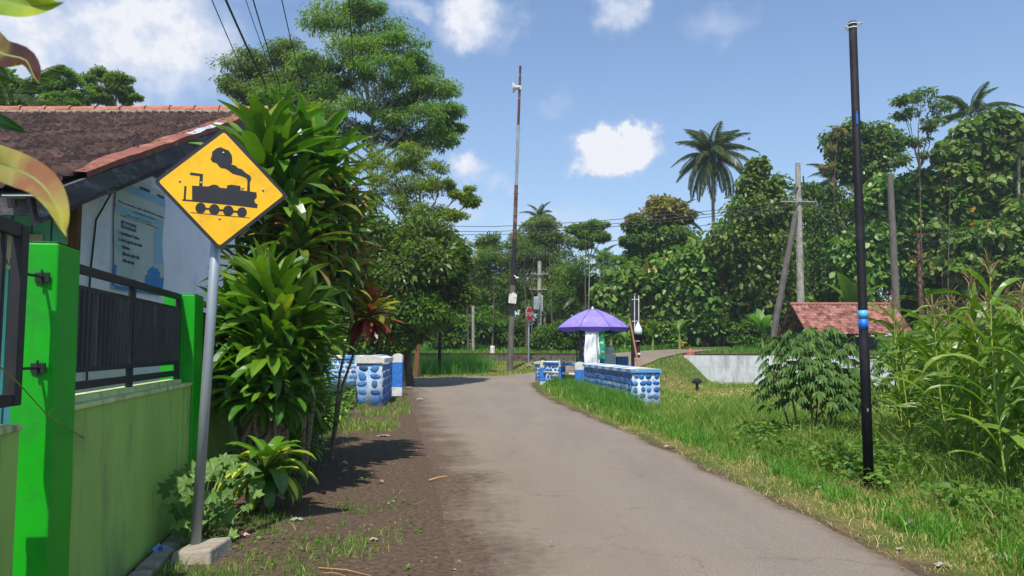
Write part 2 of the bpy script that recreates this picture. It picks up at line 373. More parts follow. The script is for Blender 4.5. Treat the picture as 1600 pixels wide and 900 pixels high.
def tile_material(name, stops, tw, tl, moss=None):
    m, t, p, o = nodes_of(name)
    uv = t.nodes.new('ShaderNodeUVMap'); fl = t.nodes.new('ShaderNodeVectorMath'); fl.operation = 'FLOOR'; t.links.new(uv.outputs[0], fl.inputs[0])
    wn = t.nodes.new('ShaderNodeTexWhiteNoise'); t.links.new(fl.outputs[0], wn.inputs['Vector'])
    nz = noise_n(t, 1.2, 5, rough=.6); n2 = noise_n(t, 22, 5, rough=.7)
    f = mathn(t, 'ADD', mathn(t, 'MULTIPLY', wn.outputs['Value'], .55), mathn(t, 'MULTIPLY', n2.outputs['Fac'], .35))
    f = mathn(t, 'ADD', f, mathn(t, 'MULTIPLY', mathn(t, 'SUBTRACT', nz.outputs['Fac'], .5), .7))
    c = ramp(t, f, stops); t.links.new(c, p.inputs['Base Color']); p.inputs['Roughness'].default_value = .85; p.inputs['Specular IOR Level'].default_value = .25
    bump(t, p, n2.outputs['Fac'], .4, .01); return m
def conc_white():
    m, t, p, o = nodes_of('weathered_white_concrete')
    n = noise_n(t, 1.1, 6, rough=.65); n2 = noise_n(t, 2.2, 5, rough=.7, stretch=(1, 1, .18)); n3 = noise_n(t, 30, 4)
    br = t.nodes.new('ShaderNodeTexBrick'); co = t.nodes.new('ShaderNodeTexCoord'); t.links.new(co.outputs['UV'], br.inputs[0])
    br.inputs['Scale'].default_value = 1; br.inputs['Brick Width'].default_value = 1.15; br.inputs['Row Height'].default_value = .62; br.inputs['Mortar Size'].default_value = .012
    c = ramp(t, n.outputs['Fac'], [(.3, hexc('a9abad')), (.5, hexc('c9cbcc')), (.7, hexc('b4b6b8'))])
    c = mixrgb(t, maprange(t, n2.outputs['Fac'], .5, .75), c, hexc('80827f'))
    c = mixrgb(t, mathn(t, 'MULTIPLY', br.outputs['Fac'], .35), c, hexc('77787a'))
    t.links.new(c, p.inputs['Base Color']); p.inputs['Roughness'].default_value = .9; bump(t, p, n3.outputs['Fac'], .4, .01); return m
def rubble():
    m, t, p, o = nodes_of('old_rubble_stone')
    v = t.nodes.new('ShaderNodeTexVoronoi'); v.inputs['Scale'].default_value = 2.6; co = t.nodes.new('ShaderNodeTexCoord'); t.links.new(co.outputs['Object'], v.inputs[0])
    n = noise_n(t, 6, 6, rough=.7)
    c = ramp(t, n.outputs['Fac'], [(.3, hexc('2f2c2a')), (.5, hexc('575048')), (.7, hexc('7d7468'))]); c = mixrgb(t, .3, c, v.outputs['Color'], 'SOFT_LIGHT')
    t.links.new(c, p.inputs['Base Color']); p.inputs['Roughness'].default_value = .95; bump(t, p, v.outputs['Distance'], .8, .05); return m
M['ground'] = ground_material(); M['road'] = road_material()
M['stone'] = stone_material('painted_river_stone', hexc('3566a8')); M['stone_light'] = stone_material('pale_painted_river_stone', hexc('5b8fc4'), 6.0, .12)
M['stone_big'] = stone_material('large_painted_river_stone', hexc('3d74b5'), 3.6, .10)
M['white_conc'] = conc_white(); M['rubble'] = rubble()
M['wall_green'] = pm('pale_green_plaster', hexc('9cc45c'), hexc('90b852'), 2.2, .85, .25, .006, stain=hexc('7d9a55'), stain_scale=1.6, stretch=(1, 1, .5), streak=hexc('5f7048'))
M['cap_yellow'] = pm('yellow_green_cap_paint', hexc('c9d790'), hexc('b4c67a'), 5, .8, .3, .006, stain=hexc('767c5c'), stain_scale=7)
M['col_green'] = pm('bright_green_gloss_paint', hexc('12a612'), hexc('0d9a10'), 1.6, .5, .25, .006, spec=.35, stain=hexc('1f8a24'), stain_scale=2.5, streak=hexc('2a7a2c'))
M['black_metal'] = pm('black_painted_steel', (.008, .009, .010), (.014, .014, .016), 9, .6, .15, .002, spec=.5)
M['sheet_metal'] = pm('dark_grey_sheet', (.022, .024, .03), (.05, .052, .058), 4, .5, .15, .002, stretch=(1, 1, .1), stain=(.12, .11, .09), stain_scale=9)
M['galv'] = pm('galvanised_steel', hexc('8f979d'), hexc('a9b0b5'), 5, .45, .2, .002, metal=.35, stretch=(1, 1, .3))
M['sign_yellow'] = pm('yellow_sign_sheeting', hexc('f7bf05'), hexc('f2b600'), 3, .4, .05, .001, stain=hexc('e3aa10'), stain_scale=4, streak=hexc('d39c12'))
M['sign_black'] = pm('matt_black_vinyl', (.012, .012, .014), (.018, .018, .02), 8, .45, .05, .001)
M['concrete'] = pm('rough_concrete', hexc('a59b8a'), hexc('8b8172'), 9, .95, .6, .01, stain=hexc('6f6558'), stain_scale=5)
M['conc_pole'] = pm('concrete_pole', hexc('a8a498'), hexc('8a867b'), 5, .9, .3, .01, stain=hexc('6c6a62'), stain_scale=3)
M['wood_pole'] = pm('grey_weathered_wood', hexc('6d6860'), hexc('55504a'), 7, .9, .4, .01, stretch=(1, 1, .2))
M['wood'] = pm('brown_old_wood', hexc('7a5436'), hexc('5e3f29'), 8, .85, .4, .01, stretch=(1, 1, .15))
M['dark_wood'] = pm('dark_weathered_board', hexc('565357'), hexc('403d40'), 6, .85, .4, .01, stain=hexc('85858c'), stain_scale=4, stretch=(1, .3, 1))
M['rust'] = pm('rusty_sheet', hexc('8a4f40'), hexc('71402f'), 4, .8, .3, .005, stain=hexc('a5714f'), stain_scale=5)
M['rust_dark'] = pm('rusty_pole_paint', hexc('6b3a2e'), hexc('4a2a24'), 6, .8, .3, .004, stain=hexc('8f8a85'), stain_scale=5)
M['rail'] = pm('rusty_rail_steel', hexc('6a4334'), hexc('4b3027'), 6, .8, .3, .004)
M['white_paint'] = pm('off_white_paint', hexc('dcdad2'), hexc('cac8be'), 5, .7, .2, .004, stain=hexc('9b978a'), stain_scale=6)
M['blue_paint'] = pm('blue_paint', hexc('2a78cf'), hexc('2468b8'), 6, .6, .2, .004, stain=hexc('5d8cc0'), stain_scale=7)
M['house_white'] = pm('lilac_white_wall_paint', hexc('f2f0fb'), hexc('eae9f8'), 1.5, .85, .1, .004, stain=hexc('d6d8ea'), stain_scale=1.2)
M['turq'] = pm('turquoise_board', hexc('84dccf'), hexc('74cfc2'), 3, .75, .3, .004, stretch=(1, 1, .1))
M['turq_dark'] = pm('turquoise_board_joint', hexc('2b6660'), hexc('1f4f4a'), 3, .8, .1)
M['ridge'] = pm('new_terracotta_ridge', hexc('b4705b'), hexc('9c5c49'), 7, .85, .3, .01, stain=hexc('6f4a3f'), stain_scale=6)
M['mortar'] = pm('ridge_mortar', hexc('a89c86'), hexc('857a68'), 9, .95, .5, .01)
M['roof_old'] = tile_material('old_dark_roof_tile', [(.15, hexc('221817')), (.4, hexc('3a2a27')), (.62, hexc('4a3832')), (.82, hexc('62493f')), (.98, hexc('94705f'))], .2, .3)
M['roof_red'] = tile_material('pink_red_roof_tile', [(.15, hexc('5f3b36')), (.4, hexc('85574c')), (.6, hexc('9d6e60')), (.8, hexc('ab7f70')), (.98, hexc('bb9788'))], .2, .3)
M['zinc'] = pm('zinc_sheet', hexc('c9cdd2'), hexc('a8acb1'), 3, .5, .1, metal=.2)
M['pole_black'] = pm('black_pole_paint', (.005, .0055, .007), (.008, .009, .011), 4, .7, .12, .003, spec=.25, stain=(.02, .02, .023), stain_scale=4)
M['band_blue'] = pm('blue_band_paint', hexc('1673d6'), hexc('1568c8'), 6, .5, .05); M['sticker'] = pm('light_blue_sticker', hexc('57aee2'), hexc('4a9fd6'), 9, .5, .05)
M['purple'] = pm('purple_umbrella_cloth', hexc('8c7cc0'), hexc('7966ae'), 1.6, .75, .25, .01, stain=hexc('9d90c6'), stain_scale=2.2); M['purple_dark'] = pm('dark_purple_umbrella_cloth', hexc('473a8c'), hexc('3f337c'), 3, .7, .1, .004)
M['cloth_white'] = pm('white_cloth', hexc('e2e4e6'), hexc('d5d8dc'), 5, .9, .2, .01); M['cloth_green'] = pm('green_cloth', hexc('14997b'), hexc('0f876c'), 5, .8, .2, .01)
M['yellow'] = pm('yellow_print', hexc('e8cf3a')); M['teal'] = pm('teal_board', hexc('2a8f8a'), hexc('1f7a78'), 5, .7); M['blue_board'] = pm('faded_blue_board', hexc('3f7396'), hexc('2f5f85'), 5, .7)
M['maroon'] = pm('maroon_cloth', hexc('43182c'), hexc('35121f'), 4, .8, .2); M['tarp'] = pm('dark_grey_tarp', hexc('3c4040'), hexc('2c3030'), 4, .7, .3)
M['bamboo'] = pm('bamboo_stick', hexc('b98f5c'), hexc('a37a49'), 6, .7); M['red'] = pm('red_sign_sheeting', hexc('cc2230'), hexc('bb1e2a'), 5, .5, .05)
M['cable'] = pm('black_cable', (.012, .012, .014), None, 5, .6, .05)
M['banner'] = pm('printed_banner_sheet', hexc('c3ccc9'), hexc('b5c2c4'), 2, .6, .2, .01, stain=hexc('9fb4c0'), stain_scale=1.5)
M['banner_blue'] = pm('banner_blue_print', hexc('7fb2d2'), hexc('8cb8d0'), 2, .6, .05); M['banner_deep'] = pm('banner_deep_blue_print', hexc('2380cc'), hexc('2a8ad2'), 3, .6, .05)
M['ink'] = pm('dark_print_ink', hexc('252c3a'), None, 4, .6, .02); M['navy'] = pm('banner_navy_print', hexc('1c5b7c'), None, 4, .6, .02)
M['bark_pale'] = pm('pale_bark', hexc('a39f8e'), hexc('7f7b6b'), 4, .9, .5, .02, stretch=(1, 1, .3)); M['bark'] = pm('brown_bark', hexc('6a5c4a'), hexc('4a3f33'), 5, .95, .6, .02, stretch=(1, 1, .3))
M['stem_green'] = pm('green_plant_stem', hexc('7d8a3c'), hexc('6a7a34'), 6, .7, .2); M['stem_brown'] = pm('scarred_brown_stem', hexc('8a7a63'), hexc('6a5b49'), 14, .9, .6, .01, stretch=(1, 1, 3))

# ------------------------------------------------------------------ ground sheet
def grid_axis(lo, hi, segs):
    out = []
    for a, b, st in segs: out += list(np.arange(a, b, st))
    return np.array(out + [hi])
gx = grid_axis(-600, 600, [(-600, -100, 50), (-100, -30, 7), (-30, -10, 1.0), (-10, 24, .35), (24, 60, 2), (60, 600, 45)])
gy = grid_axis(-60, 900, [(-60, -4, 8), (-4, 34, .4), (34, 52, .3), (52, 80, 1.5), (80, 200, 10), (200, 900, 70)])
GX, GY = np.meshgrid(gx, gy); GZ = H(GX, GY)
# the step at the railway wall is given to the wall line itself
# keep the ground just under the road
inroad = (GX > xl(GY)+.35) & (GX < xr(GY)-.35) & (GY < 38.0)
GZ = np.where(inroad, GZ-.02, GZ)
V = np.stack([GX, GY, GZ], -1).reshape(-1, 3); ny, nx = GX.shape
ii = (np.arange(ny-1)[:, None]*nx + np.arange(nx-1)[None, :]).ravel()
g = npmesh('ground', V, [np.stack([ii, ii+1, ii+nx+1, ii+nx], 1)], M['ground'], smooth=True); struct(g)
dl = xl(GY) - GX; dr = GX - xr(GY)
bare = np.where((dl > -.5) & (GX > -6) & (GY < 31), 1.0 - .55*ss(dl, .9, 2.2)*(GY > 12), 0.0)
bare = np.where((GX < -2.2) & (GY < 34) & (GX > -6), np.maximum(bare, .62), bare)
bare = np.where((dr > -.4) & (dr < .5) & (GY < 36), .65*(1-ss(dr, .05, .5)), bare)
dry = np.zeros_like(bare)
dry = np.where((dr > 0) & (GY < 40), .45*(1-ss(dr, .3, 2.2)), dry)
mound = np.exp(-(((GX-8.6)/1.9)**2 + ((GY-34.5)/4.5)**2)); dry = np.maximum(dry, mound*1.1)
dry = np.where((GX > 4) & (GY > 14) & (GY < 42), np.maximum(dry, .33), dry)
sgr = S(GX, GY); dry = np.where((sgr > -9) & (sgr < -1) & (GX < 2), np.maximum(dry, .3), dry)
bare = np.where((sgr > .2) & (sgr < 3.4), .8, bare)
for nm, arr in (('bare', bare), ('dry', dry)):
    a = g.data.attributes.new(nm, 'FLOAT', 'POINT'); a.data.foreach_set('value', np.clip(arr, 0, 1).astype(np.float32).ravel())

# road: one strip of rows from behind the camera to the junction
rows = np.concatenate([np.arange(-6, 38.31, .3), [38.3]]); nc = 41
RV = []; UV = []
for y in rows:
    a, b = float(xl(y)), float(xr(y)); wob = .05*(vnoise(y*1.7, 3.3, 2)-.5)*2 + .03*(vnoise(y*6, 9.3, 4)-.5)*2; a += wob*.6; b += .09*(float(vnoise(y*2.1, 7.7, 6))-.5)*2 + .05*(float(vnoise(y*7.1, 1.7, 8))-.5)*2
    x = np.linspace(a, b, nc); z = H(x, np.full(nc, y)) + .012
    # slightly crowned, edges sink into the verge
    tt = np.linspace(0, 1, nc); z = z + .03*np.sin(pi*tt) - .016*(np.abs(tt-.5) > .49)
    RV.append(np.stack([x, np.full(nc, y), z], 1)); UV.append(np.stack([x-a, b-x], 1))
RV = np.concatenate(RV); UV = np.concatenate(UV); ii = (np.arange(len(rows)-1)[:, None]*nc + np.arange(nc-1)[None, :]).ravel()
def set_uv(o, uv):
    me = o.data; l = me.uv_layers.new(name='UVMap'); vi = np.empty(len(me.loops), np.int32); me.loops.foreach_get('vertex_index', vi)
    l.data.foreach_set('uv', np.asarray(uv, np.float32)[vi].ravel())
rd = npmesh('road', RV, [np.stack([ii, ii+1, ii+nc+1, ii+nc], 1)], M['road'], smooth=True); struct(rd); set_uv(rd, UV)
# the side road climbing over the railway
cl = [Vector((x, y, z)) for x, y, z in RIV[1:]]
pts = []
for a, b in zip(cl[:-1], cl[1:]):
    for k in range(12): pts.append(a.lerp(b, k/12))
pts.append(cl[-1]); RV = []; UV = []
for i, p in enumerate(pts):
    d = (pts[min(i+1, len(pts)-1)] - pts[max(i-1, 0)]); d.z = 0; d.normalize(); s_ = Vector((d.y, -d.x, 0))
    for k in range(9):
        q = p + s_*(-2.0 + 4.0*k/8); z = Hf(q.x, q.y) if S(q.x, q.y) < 0 else p.z
        RV.append((q.x, q.y, max(z, 0) + .045)); UV.append((.8, .8))
ii = (np.arange(len(pts)-1)[:, None]*9 + np.arange(8)[None, :]).ravel()
rd2 = npmesh('road', RV, [np.stack([ii, ii+1, ii+10, ii+9], 1)], M['road'], smooth=True); struct(rd2); set_uv(rd2, UV)

# ------------------------------------------------------------------ railway
RD = Vector((1, -.42, 0)).normalized(); RN = Vector((.42, 1, 0)).normalized()      # along / across the line
def onrail(x, s, z):  # a point with world x and distance s from the wall line
    y = 46.5 - .42*x; p = Vector((x, y, z)) + RN*s*.92; return p
t = thing('railway_track', 'straight railway track with rusty rails running across behind the road', 'railway track', onrail(0, 2, 1.1))
for s_ in (.75, 1.82):
    m = MB(); a = onrail(-60, s_, 1.32); b = onrail(62, s_, 1.32)
    R_ = Matrix.Rotation(atan2(RD.y, RD.x), 3, 'Z'); c = (a+b)/2; ln = (b-a).length
    m.box(c, (ln, .07, .03), rot=R_); m.box(c-Vector((0, 0, .06)), (ln, .02, .10), rot=R_); m.box(c-Vector((0, 0, .12)), (ln, .13, .02), rot=R_)
    o = m.build('rail', M['rail'], None); o.parent = t; o.matrix_parent_inverse = Matrix.Translation(-t.location)
m = MB()
for k in range(190):
    c = onrail(-58+k*.62, 1.29, 1.15)
    m.box(c, (.22, 2.0, .12), rot=R_)
o = m.build('sleepers', M['dark_wood'], None); o.parent = t; o.matrix_parent_inverse = Matrix.Translation(-t.location); o['kind'] = 'stuff'
# retaining walls along the railway
def rail_wall(name, x0, x1, zb, zt, th, mat, label, cat, s0=0.0, capz=None):
    m = MB(); a = onrail(x0, s0, 0); b = onrail(x1, s0, 0); n = 24
    for k in range(n):
        p = a.lerp(b, k/n); q = a.lerp(b, (k+1)/n); w_ = RN*th
        f = lambda P_, z: Vector((P_.x, P_.y, z))
        m.hexa([f(p, zb), f(q, zb), f(q+w_, zb), f(p+w_, zb)], [f(p, zt), f(q, zt), f(q+w_, zt), f(p+w_, zt)])
    o = m.build(name, mat); me = o.data
    l = me.uv_layers.new(name='UVMap')
    for lp in me.loops:
        v = me.vertices[lp.vertex_index].co; l.data[lp.index].uv = (v.dot(RD), v.z)
    tag(o, label, cat); return recenter(o)
rail_wall('retaining_wall', 9.45, 40, -.9, 1.24, .8, M['white_conc'], 'long weathered white concrete retaining wall below the railway on the right', 'wall')
rail_wall('retaining_wall', -45, 6.0, .1, 1.2, .8, M['rubble'], 'low dark rubble stone wall under the rails behind the stop sign', 'wall')
# short wing of the white wall beside the side road
m = MB(); a = onrail(9.72, 0.0, 0); 
p0 = Vector((9.3, 43.2, 0)); p1 = Vector((9.7, 42.5, 0))

# ------------------------------------------------------------------ garden wall with green pillars on the left
WD = Vector((-.1925, 1, 0)).normalized(); WN = Vector((WD.y, -WD.x, 0))        # along the wall / towards the road
def wl(d, off=0.0, z=0.0):
    return Vector((-1.66-.1925*d, d, z)) - WN*off
def wallbox(m, d0, d1, o0, o1, z0, z1, mi=0, z0b=None, z1b=None):
    b = [wl(d0, o0, z0), wl(d1, o0, z0), wl(d1, o1, z0), wl(d0, o1, z0)]
    tt = [Vector((p.x, p.y, z1)) for p in b]
    m.hexa(b, tt, mi)
def garden_wall(d0, d1, zt, label):
    t = thing('garden_wall', label, 'wall', wl((d0+d1)/2, .1, 0)); mi = Matrix.Translation(-t.location)
    m = MB(); n = max(2, int((d1-d0)/.3))
    for k in range(n):
        a = d0+(d1-d0)*k/n; b = d0+(d1-d0)*(k+1)/n; wallbox(m, a, b, 0, .2, -.15, zt-.045)
    o = m.build('wall_body', M['wall_green'], t); o.matrix_parent_inverse = mi
    m = MB(); wallbox(m, d0, d1, -.018, .10, zt-.042, zt-.012); wallbox(m, d0+.002, d1-.002, .085, .21, zt-.042, zt+.02)
    o = m.build('cap', M['cap_yellow'], t, bevel=.006); o.matrix_parent_inverse = mi
    return t
garden_wall(-2, 3.76, 1.25, 'pale green garden wall stub at the left edge below the gate')
garden_wall(4.42, 7.45, 1.29, 'pale green garden wall behind the yellow sign under the black fence')
garden_wall(7.86, 10.85, 1.29, 'pale green garden wall behind the striped dracaena')
garden_wall(11.26, 19, 1.29, 'pale green garden wall farthest from the camera behind the dark plants')
def pillar(d0, d1, zt, label, grp='green gate pillars', wi=.18):
    m = MB(); b = [wl(d0, -.03, -.15), wl(d1, -.03, -.15), wl(d1, wi+.02, -.15), wl(d0, wi+.02, -.15)]
    tt = [wl(d0, -.012, zt), wl(d1, -.012, zt), wl(d1, wi, zt), wl(d0, wi, zt)]
    m.hexa(b, tt); m.add([wl(d0, -.012, zt+.001), wl(d1, -.012, zt+.001), wl(d1, wi, zt+.001), wl(d0, wi, zt+.001), wl((d0+d1)/2, wi/2, zt+.025)], [(0, 1, 4), (1, 2, 4), (2, 3, 4), (3, 0, 4)])
    o = m.build('green_pillar', M['col_green'], bevel=.012); tag(o, label, 'pillar', grp); return recenter(o)
pillar(4.10, 4.42, 2.17, 'bright green concrete pillar nearest the camera beside the black gate')
pillar(7.46, 7.86, 2.13, 'bright green pillar right behind the sign pole', wi=.28)
pillar(10.86, 11.26, 2.13, 'bright green pillar half hidden by the dracaena leaves')
# fence panel on the wall
def fence_panel(d0, d1, label, zb=1.36, off=.13):
    t = thing('metal_fence', label, 'fence', wl((d0+d1)/2, off, zb)); mi = Matrix.Translation(-t.location)
    m = MB()
    for z, h in ((2.10, .055), (1.98, .035), (1.47, .035), (1.37, .05)): wallbox(m, d0, d1, off-.02, off+.02, z-h/2, z+h/2)
    for d in (d0+.02, (d0+d1)/2, d1-.02): wallbox(m, d-.025, d+.025, off-.022, off+.022, 1.29, 2.125)
    o = m.build('frame', M['black_metal'], t, bevel=.003); o.matrix_parent_inverse = mi
    m = MB(); n = int((d1-d0)/.085)
    for k in range(n):
        a = d0+.03+(d1-d0-.06)*k/n; b = a+(d1-d0-.06)/n; c = (a+b)/2
        vs = [wl(a, off-.006, 1.485), wl(c-.012, off-.006, 1.485), wl(c-.006, off-.028, 1.485), wl(c+.012, off-.028, 1.485), wl(c+.018, off-.006, 1.485), wl(b, off-.006, 1.485)]
        m.add(vs+[Vector((p.x, p.y, 1.97)) for p in vs], [(i, i+1, i+7, i+6) for i in range(5)])
    o = m.build('sheet', M['sheet_metal'], t); o.matrix_parent_inverse = mi
    return t
fence_panel(4.44, 7.44, 'black steel fence panel with ribbed sheet on the green wall behind the sign')
fence_panel(7.88, 10.84, 'black steel fence panel behind the dracaena foliage')
# gate leaf left of the first pillar
t = thing('metal_gate', 'black steel gate frame at the left edge hung on the green pillar', 'gate', wl(3.2, .16, 1.3)); mi = Matrix.Translation(-t.location)
m = MB()
wallbox(m, 3.80, 3.88, .045, .095, 1.32, 2.22); wallbox(m, .9, .98, .045, .095, 1.32, 2.22)
for z, h in ((2.19, .07), (1.35, .06)): wallbox(m, .98, 3.80, .05, .09, z-h/2, z+h/2)
o = m.build('frame', M['black_metal'], t, bevel=.003); o.matrix_parent_inverse = mi
m = MB()
for k in range(27): d = 1.05+k*.1; wallbox(m, d, d+.022, .06, .08, 1.38, 2.155)
o = m.build('bars', M['black_metal'], t); o.matrix_parent_inverse = mi
m = MB(); wallbox(m, 1.0, 3.60, .081, .085, 1.40, 2.14)
o = m.build('sheet', M['sheet_metal'], t); o.matrix_parent_inverse = mi
for z in (1.98, 1.50):
    m = MB(); c = wl(3.88, .07, z); e = wl(4.10, .055, z)
    m.tube([c, c.lerp(e, .55)+Vector((.01, 0, 0)), e], .008, 6); m.box(e+Vector((0.0, -.012, 0)), (.075, .012, .05)); m.tube([e+Vector((-.0, -.02, .04)), e+Vector((0, -.02, -.045))], .007, 6)
    o = m.build('hinge', M['black_metal'], t); o.matrix_parent_inverse = mi
# kerb edge at the foot of the wall
m = MB()
for k in range(18): wallbox(m, 4.6+k*.32, 4.6+k*.32+.30, -.20, -.055, -.1, .035+.02*vnoise(k*1.3, .5))
o = m.build('kerb', M['concrete'], bevel=.02); tag(o, 'low crumbling concrete kerb along the foot of the green wall', 'kerb'); recenter(o)

# ------------------------------------------------------------------ house
def roof_sheet(name, A, U, Vd, W, Ls, mat, tw=.2, tl=.3, parent=None, wave=.028, step=.03, lastfix=0):
    """A: eave corner, U unit vector along the eave, Vd unit vector up the slope"""
    Nn = U.cross(Vd).normalized()
    if Nn.z < 0: Nn = -Nn
    nu = int(W/tw); nv = int(Ls/tl)
    us = [(i+f) for i in range(nu) for f in (0, .17, .34, .5, .67, .84)] + [nu]
    vs_ = [(j+f) for j in range(nv) for f in (0.0, .45, .985)]
    r = np.random.RandomState(5); jit = r.uniform(-.006, .006, (nv+1, nu+1))
    u = np.array(us); v = np.array(vs_); Ug, Vg = np.meshgrid(u, v)
    fu = Ug-np.floor(Ug); fv = Vg-np.floor(Vg)
    hgt = wave*np.cos(2*pi*fu) + step*(1-fv) + jit[np.floor(Vg).astype(int), np.floor(Ug).astype(int)] + .03*(vnoise(Ug*.12, Vg*.1, 4)-.5)
    Pp = np.array(A)[None, None] + Ug[..., None]*tw*np.array(U) + Vg[..., None]*tl*np.array(Vd) + hgt[..., None]*np.array(Nn)
    n = len(u); k = (np.arange(len(v)-1)[:, None]*n + np.arange(n-1)[None, :]).ravel()
    o = npmesh(name, Pp.reshape(-1, 3), [np.stack([k, k+1, k+n+1, k+n], 1)], mat, parent); set_uv(o, np.stack([Ug, Vg], -1).reshape(-1, 2)); return o
HX = -4.63; EY, EZ = 7.5, 3.16; RYy, RZ = 14.0, 5.98
house = thing('house', 'single-storey house with dark tile roof and lilac white gable wall behind the green fence', 'house')
sl_v = Vector((0, RYy-EY, RZ-EZ)); Ls = sl_v.length; sl_v.normalize()
rf = roof_sheet('roof', Vector((-16.6, EY, EZ)), Vector((1, 0, 0)), sl_v, 12.0, Ls, M['roof_old'], .155, .205, parent=house, wave=.024, step=.036)
sl_b = Vector((0, -(RYy-EY), RZ-EZ)).normalized()
rb = roof_sheet('roof', Vector((-16.6, 2*RYy-EY, EZ)), Vector((1, 0, 0)), sl_b, 12.0, Ls, M['roof_old'], parent=house)
m = MB()   # ridge tiles
for k in range(26):
    x0 = -4.50-.46*k; pr = []
    for a in range(9):
        an = pi*a/8; pr.append((cos(an)*.12, sin(an)*.105))
    z0 = RZ+.015+.01*vnoise(k*2.3, 1.1)
    for (xa, ra, xb, rb_) in ((x0, 1.12, x0-.05, 1.12), (x0-.05, 1.0, x0-.45, .94)):
        vs = [(xa, RYy+c*ra, z0+s_*ra) for c, s_ in pr] + [(xb, RYy+c*rb_, z0+s_*rb_) for c, s_ in pr]
        m.add(vs, [(i, i+1, i+10, i+9) for i in range(8)] + [tuple(range(8, -1, -1)), tuple(range(9, 18))])
o = m.build('ridge_cap', M['ridge'], rf, smooth=False)
m = MB()
for k in range(40): m.box((-16.5+k*.3+.15, RYy-.13, RZ-.035+.012*vnoise(k*1.7, 2.2)), (.29, .1, .06+.03*vnoise(k, 8.2)))
o = m.build('ridge_mortar', M['mortar'], rf, bevel=.015)
# barge boards and rusty flashing on the gable edge
sl_n = Vector((0, -(RZ-EZ), RYy-EY)).normalized()
def gp(s_, n_, x): return Vector((x, EY, EZ)) + sl_v*s_ + sl_n*n_
m = MB()
for k in range(10):
    a, b = -.12+k*(Ls+.1)/10, -.12+(k+1)*(Ls+.1)/10; h0 = -.22-.02*vnoise(k*1.1, 1)
    m.hexa([gp(a, h0, HX-.03), gp(a, h0, HX+.02), gp(b, h0, HX+.02), gp(b, h0, HX-.03)], [gp(a, -.02, HX-.03), gp(a, -.02, HX+.02), gp(b, -.02, HX+.02), gp(b, -.02, HX-.03)])
    m.hexa([gp(a, h0-.09, HX-.12), gp(a, h0-.09, HX-.08), gp(b, h0-.09, HX-.08), gp(b, h0-.09, HX-.12)], [gp(a, -.04, HX-.12), gp(a, -.04, HX-.08), gp(b, -.04, HX-.08), gp(b, -.04, HX-.12)])
o = m.build('barge_board', M['dark_wood'], house)
def gq(s_, n_, x):
    v = Vector((x, 2*RYy-EY, EZ)) + Vector((sl_v.x, -sl_v.y, sl_v.z))*s_ + Vector((0, (RZ-EZ), RYy-EY)).normalized()*n_; return v
m = MB(); m.hexa([gq(0, -.3, HX-.03), gq(0, -.3, HX+.02), gq(Ls, -.3, HX+.02), gq(Ls, -.3, HX-.03)][::-1], [gq(0, -.02, HX-.03), gq(0, -.02, HX+.02), gq(Ls, -.02, HX+.02), gq(Ls, -.02, HX-.03)][::-1])
m.build('barge_board', M['dark_wood'], house)
m = MB(); s0 = .75; n = 26; r = random.Random(3)
prev = None; rings = []
for k in range(n+1):
    s_ = s0+(Ls-s0+.1)*k/n; wdt = .30+.03*r.uniform(-1, 1) if k > 2 else .06+.08*k; lift = .055+.012*r.uniform(-1, 1)
    rings.append([gp(s_, .0-.02*r.random(), HX+.035), gp(s_, lift, HX+.03), gp(s_, lift+.012, HX-.10), gp(s_, lift-.01, HX-wdt)])
for k in range(n):
    mi = 1 if 12 <= k <= 16 else 0
    a, b = rings[k], rings[k+1]
    m.add(a+b, [(0, 1, 5, 4)], 0); m.add(a+b, [(1, 2, 6, 5), (2, 3, 7, 6)], 0)
    if mi: m.add([p+Vector((0, 0, .004)) for p in (a[1], a[2], b[2], b[1])], [(0, 1, 2, 3)], 1)
o = m.build('edge_flashing', [M['rust'], M['zinc']], rf)
m = MB(); m.box((HX-.14, EY+.03, EZ-.075), (.36, .35, .012)); o = m.build('eave_plate', M['zinc'], house)
# rafters and dark eave underside
m = MB()
for k in range(14):
    x = -4.95-k*.85; m.hexa([gp(-.05, -.17, x-.04), gp(-.05, -.17, x+.04), gp(Ls, -.17, x+.04), gp(Ls, -.17, x-.04)], [gp(-.05, -.05, x-.04), gp(-.05, -.05, x+.04), gp(Ls, -.05, x+.04), gp(Ls, -.05, x-.04)])
o = m.build('rafters', M['dark_wood'], house)
m = MB(); m.hexa([gp(0, -.05, -16.5), gp(0, -.05, HX-.04), gp(Ls, -.05, HX-.04), gp(Ls, -.05, -16.5)], [gp(0, -.035, -16.5), gp(0, -.035, HX-.04), gp(Ls, -.035, HX-.04), gp(Ls, -.035, -16.5)])
m.hexa([gq(0, -.05, -16.5), gq(0, -.05, HX-.04), gq(Ls, -.05, HX-.04), gq(Ls, -.05, -16.5)][::-1], [gq(0, -.035, -16.5), gq(0, -.035, HX-.04), gq(Ls, -.035, HX-.04), gq(Ls, -.035, -16.5)][::-1])
m.box((-10.6, EY+.04, EZ-.15), (11.8, .04, .18)); m.build('soffit', M['dark_wood'], house)
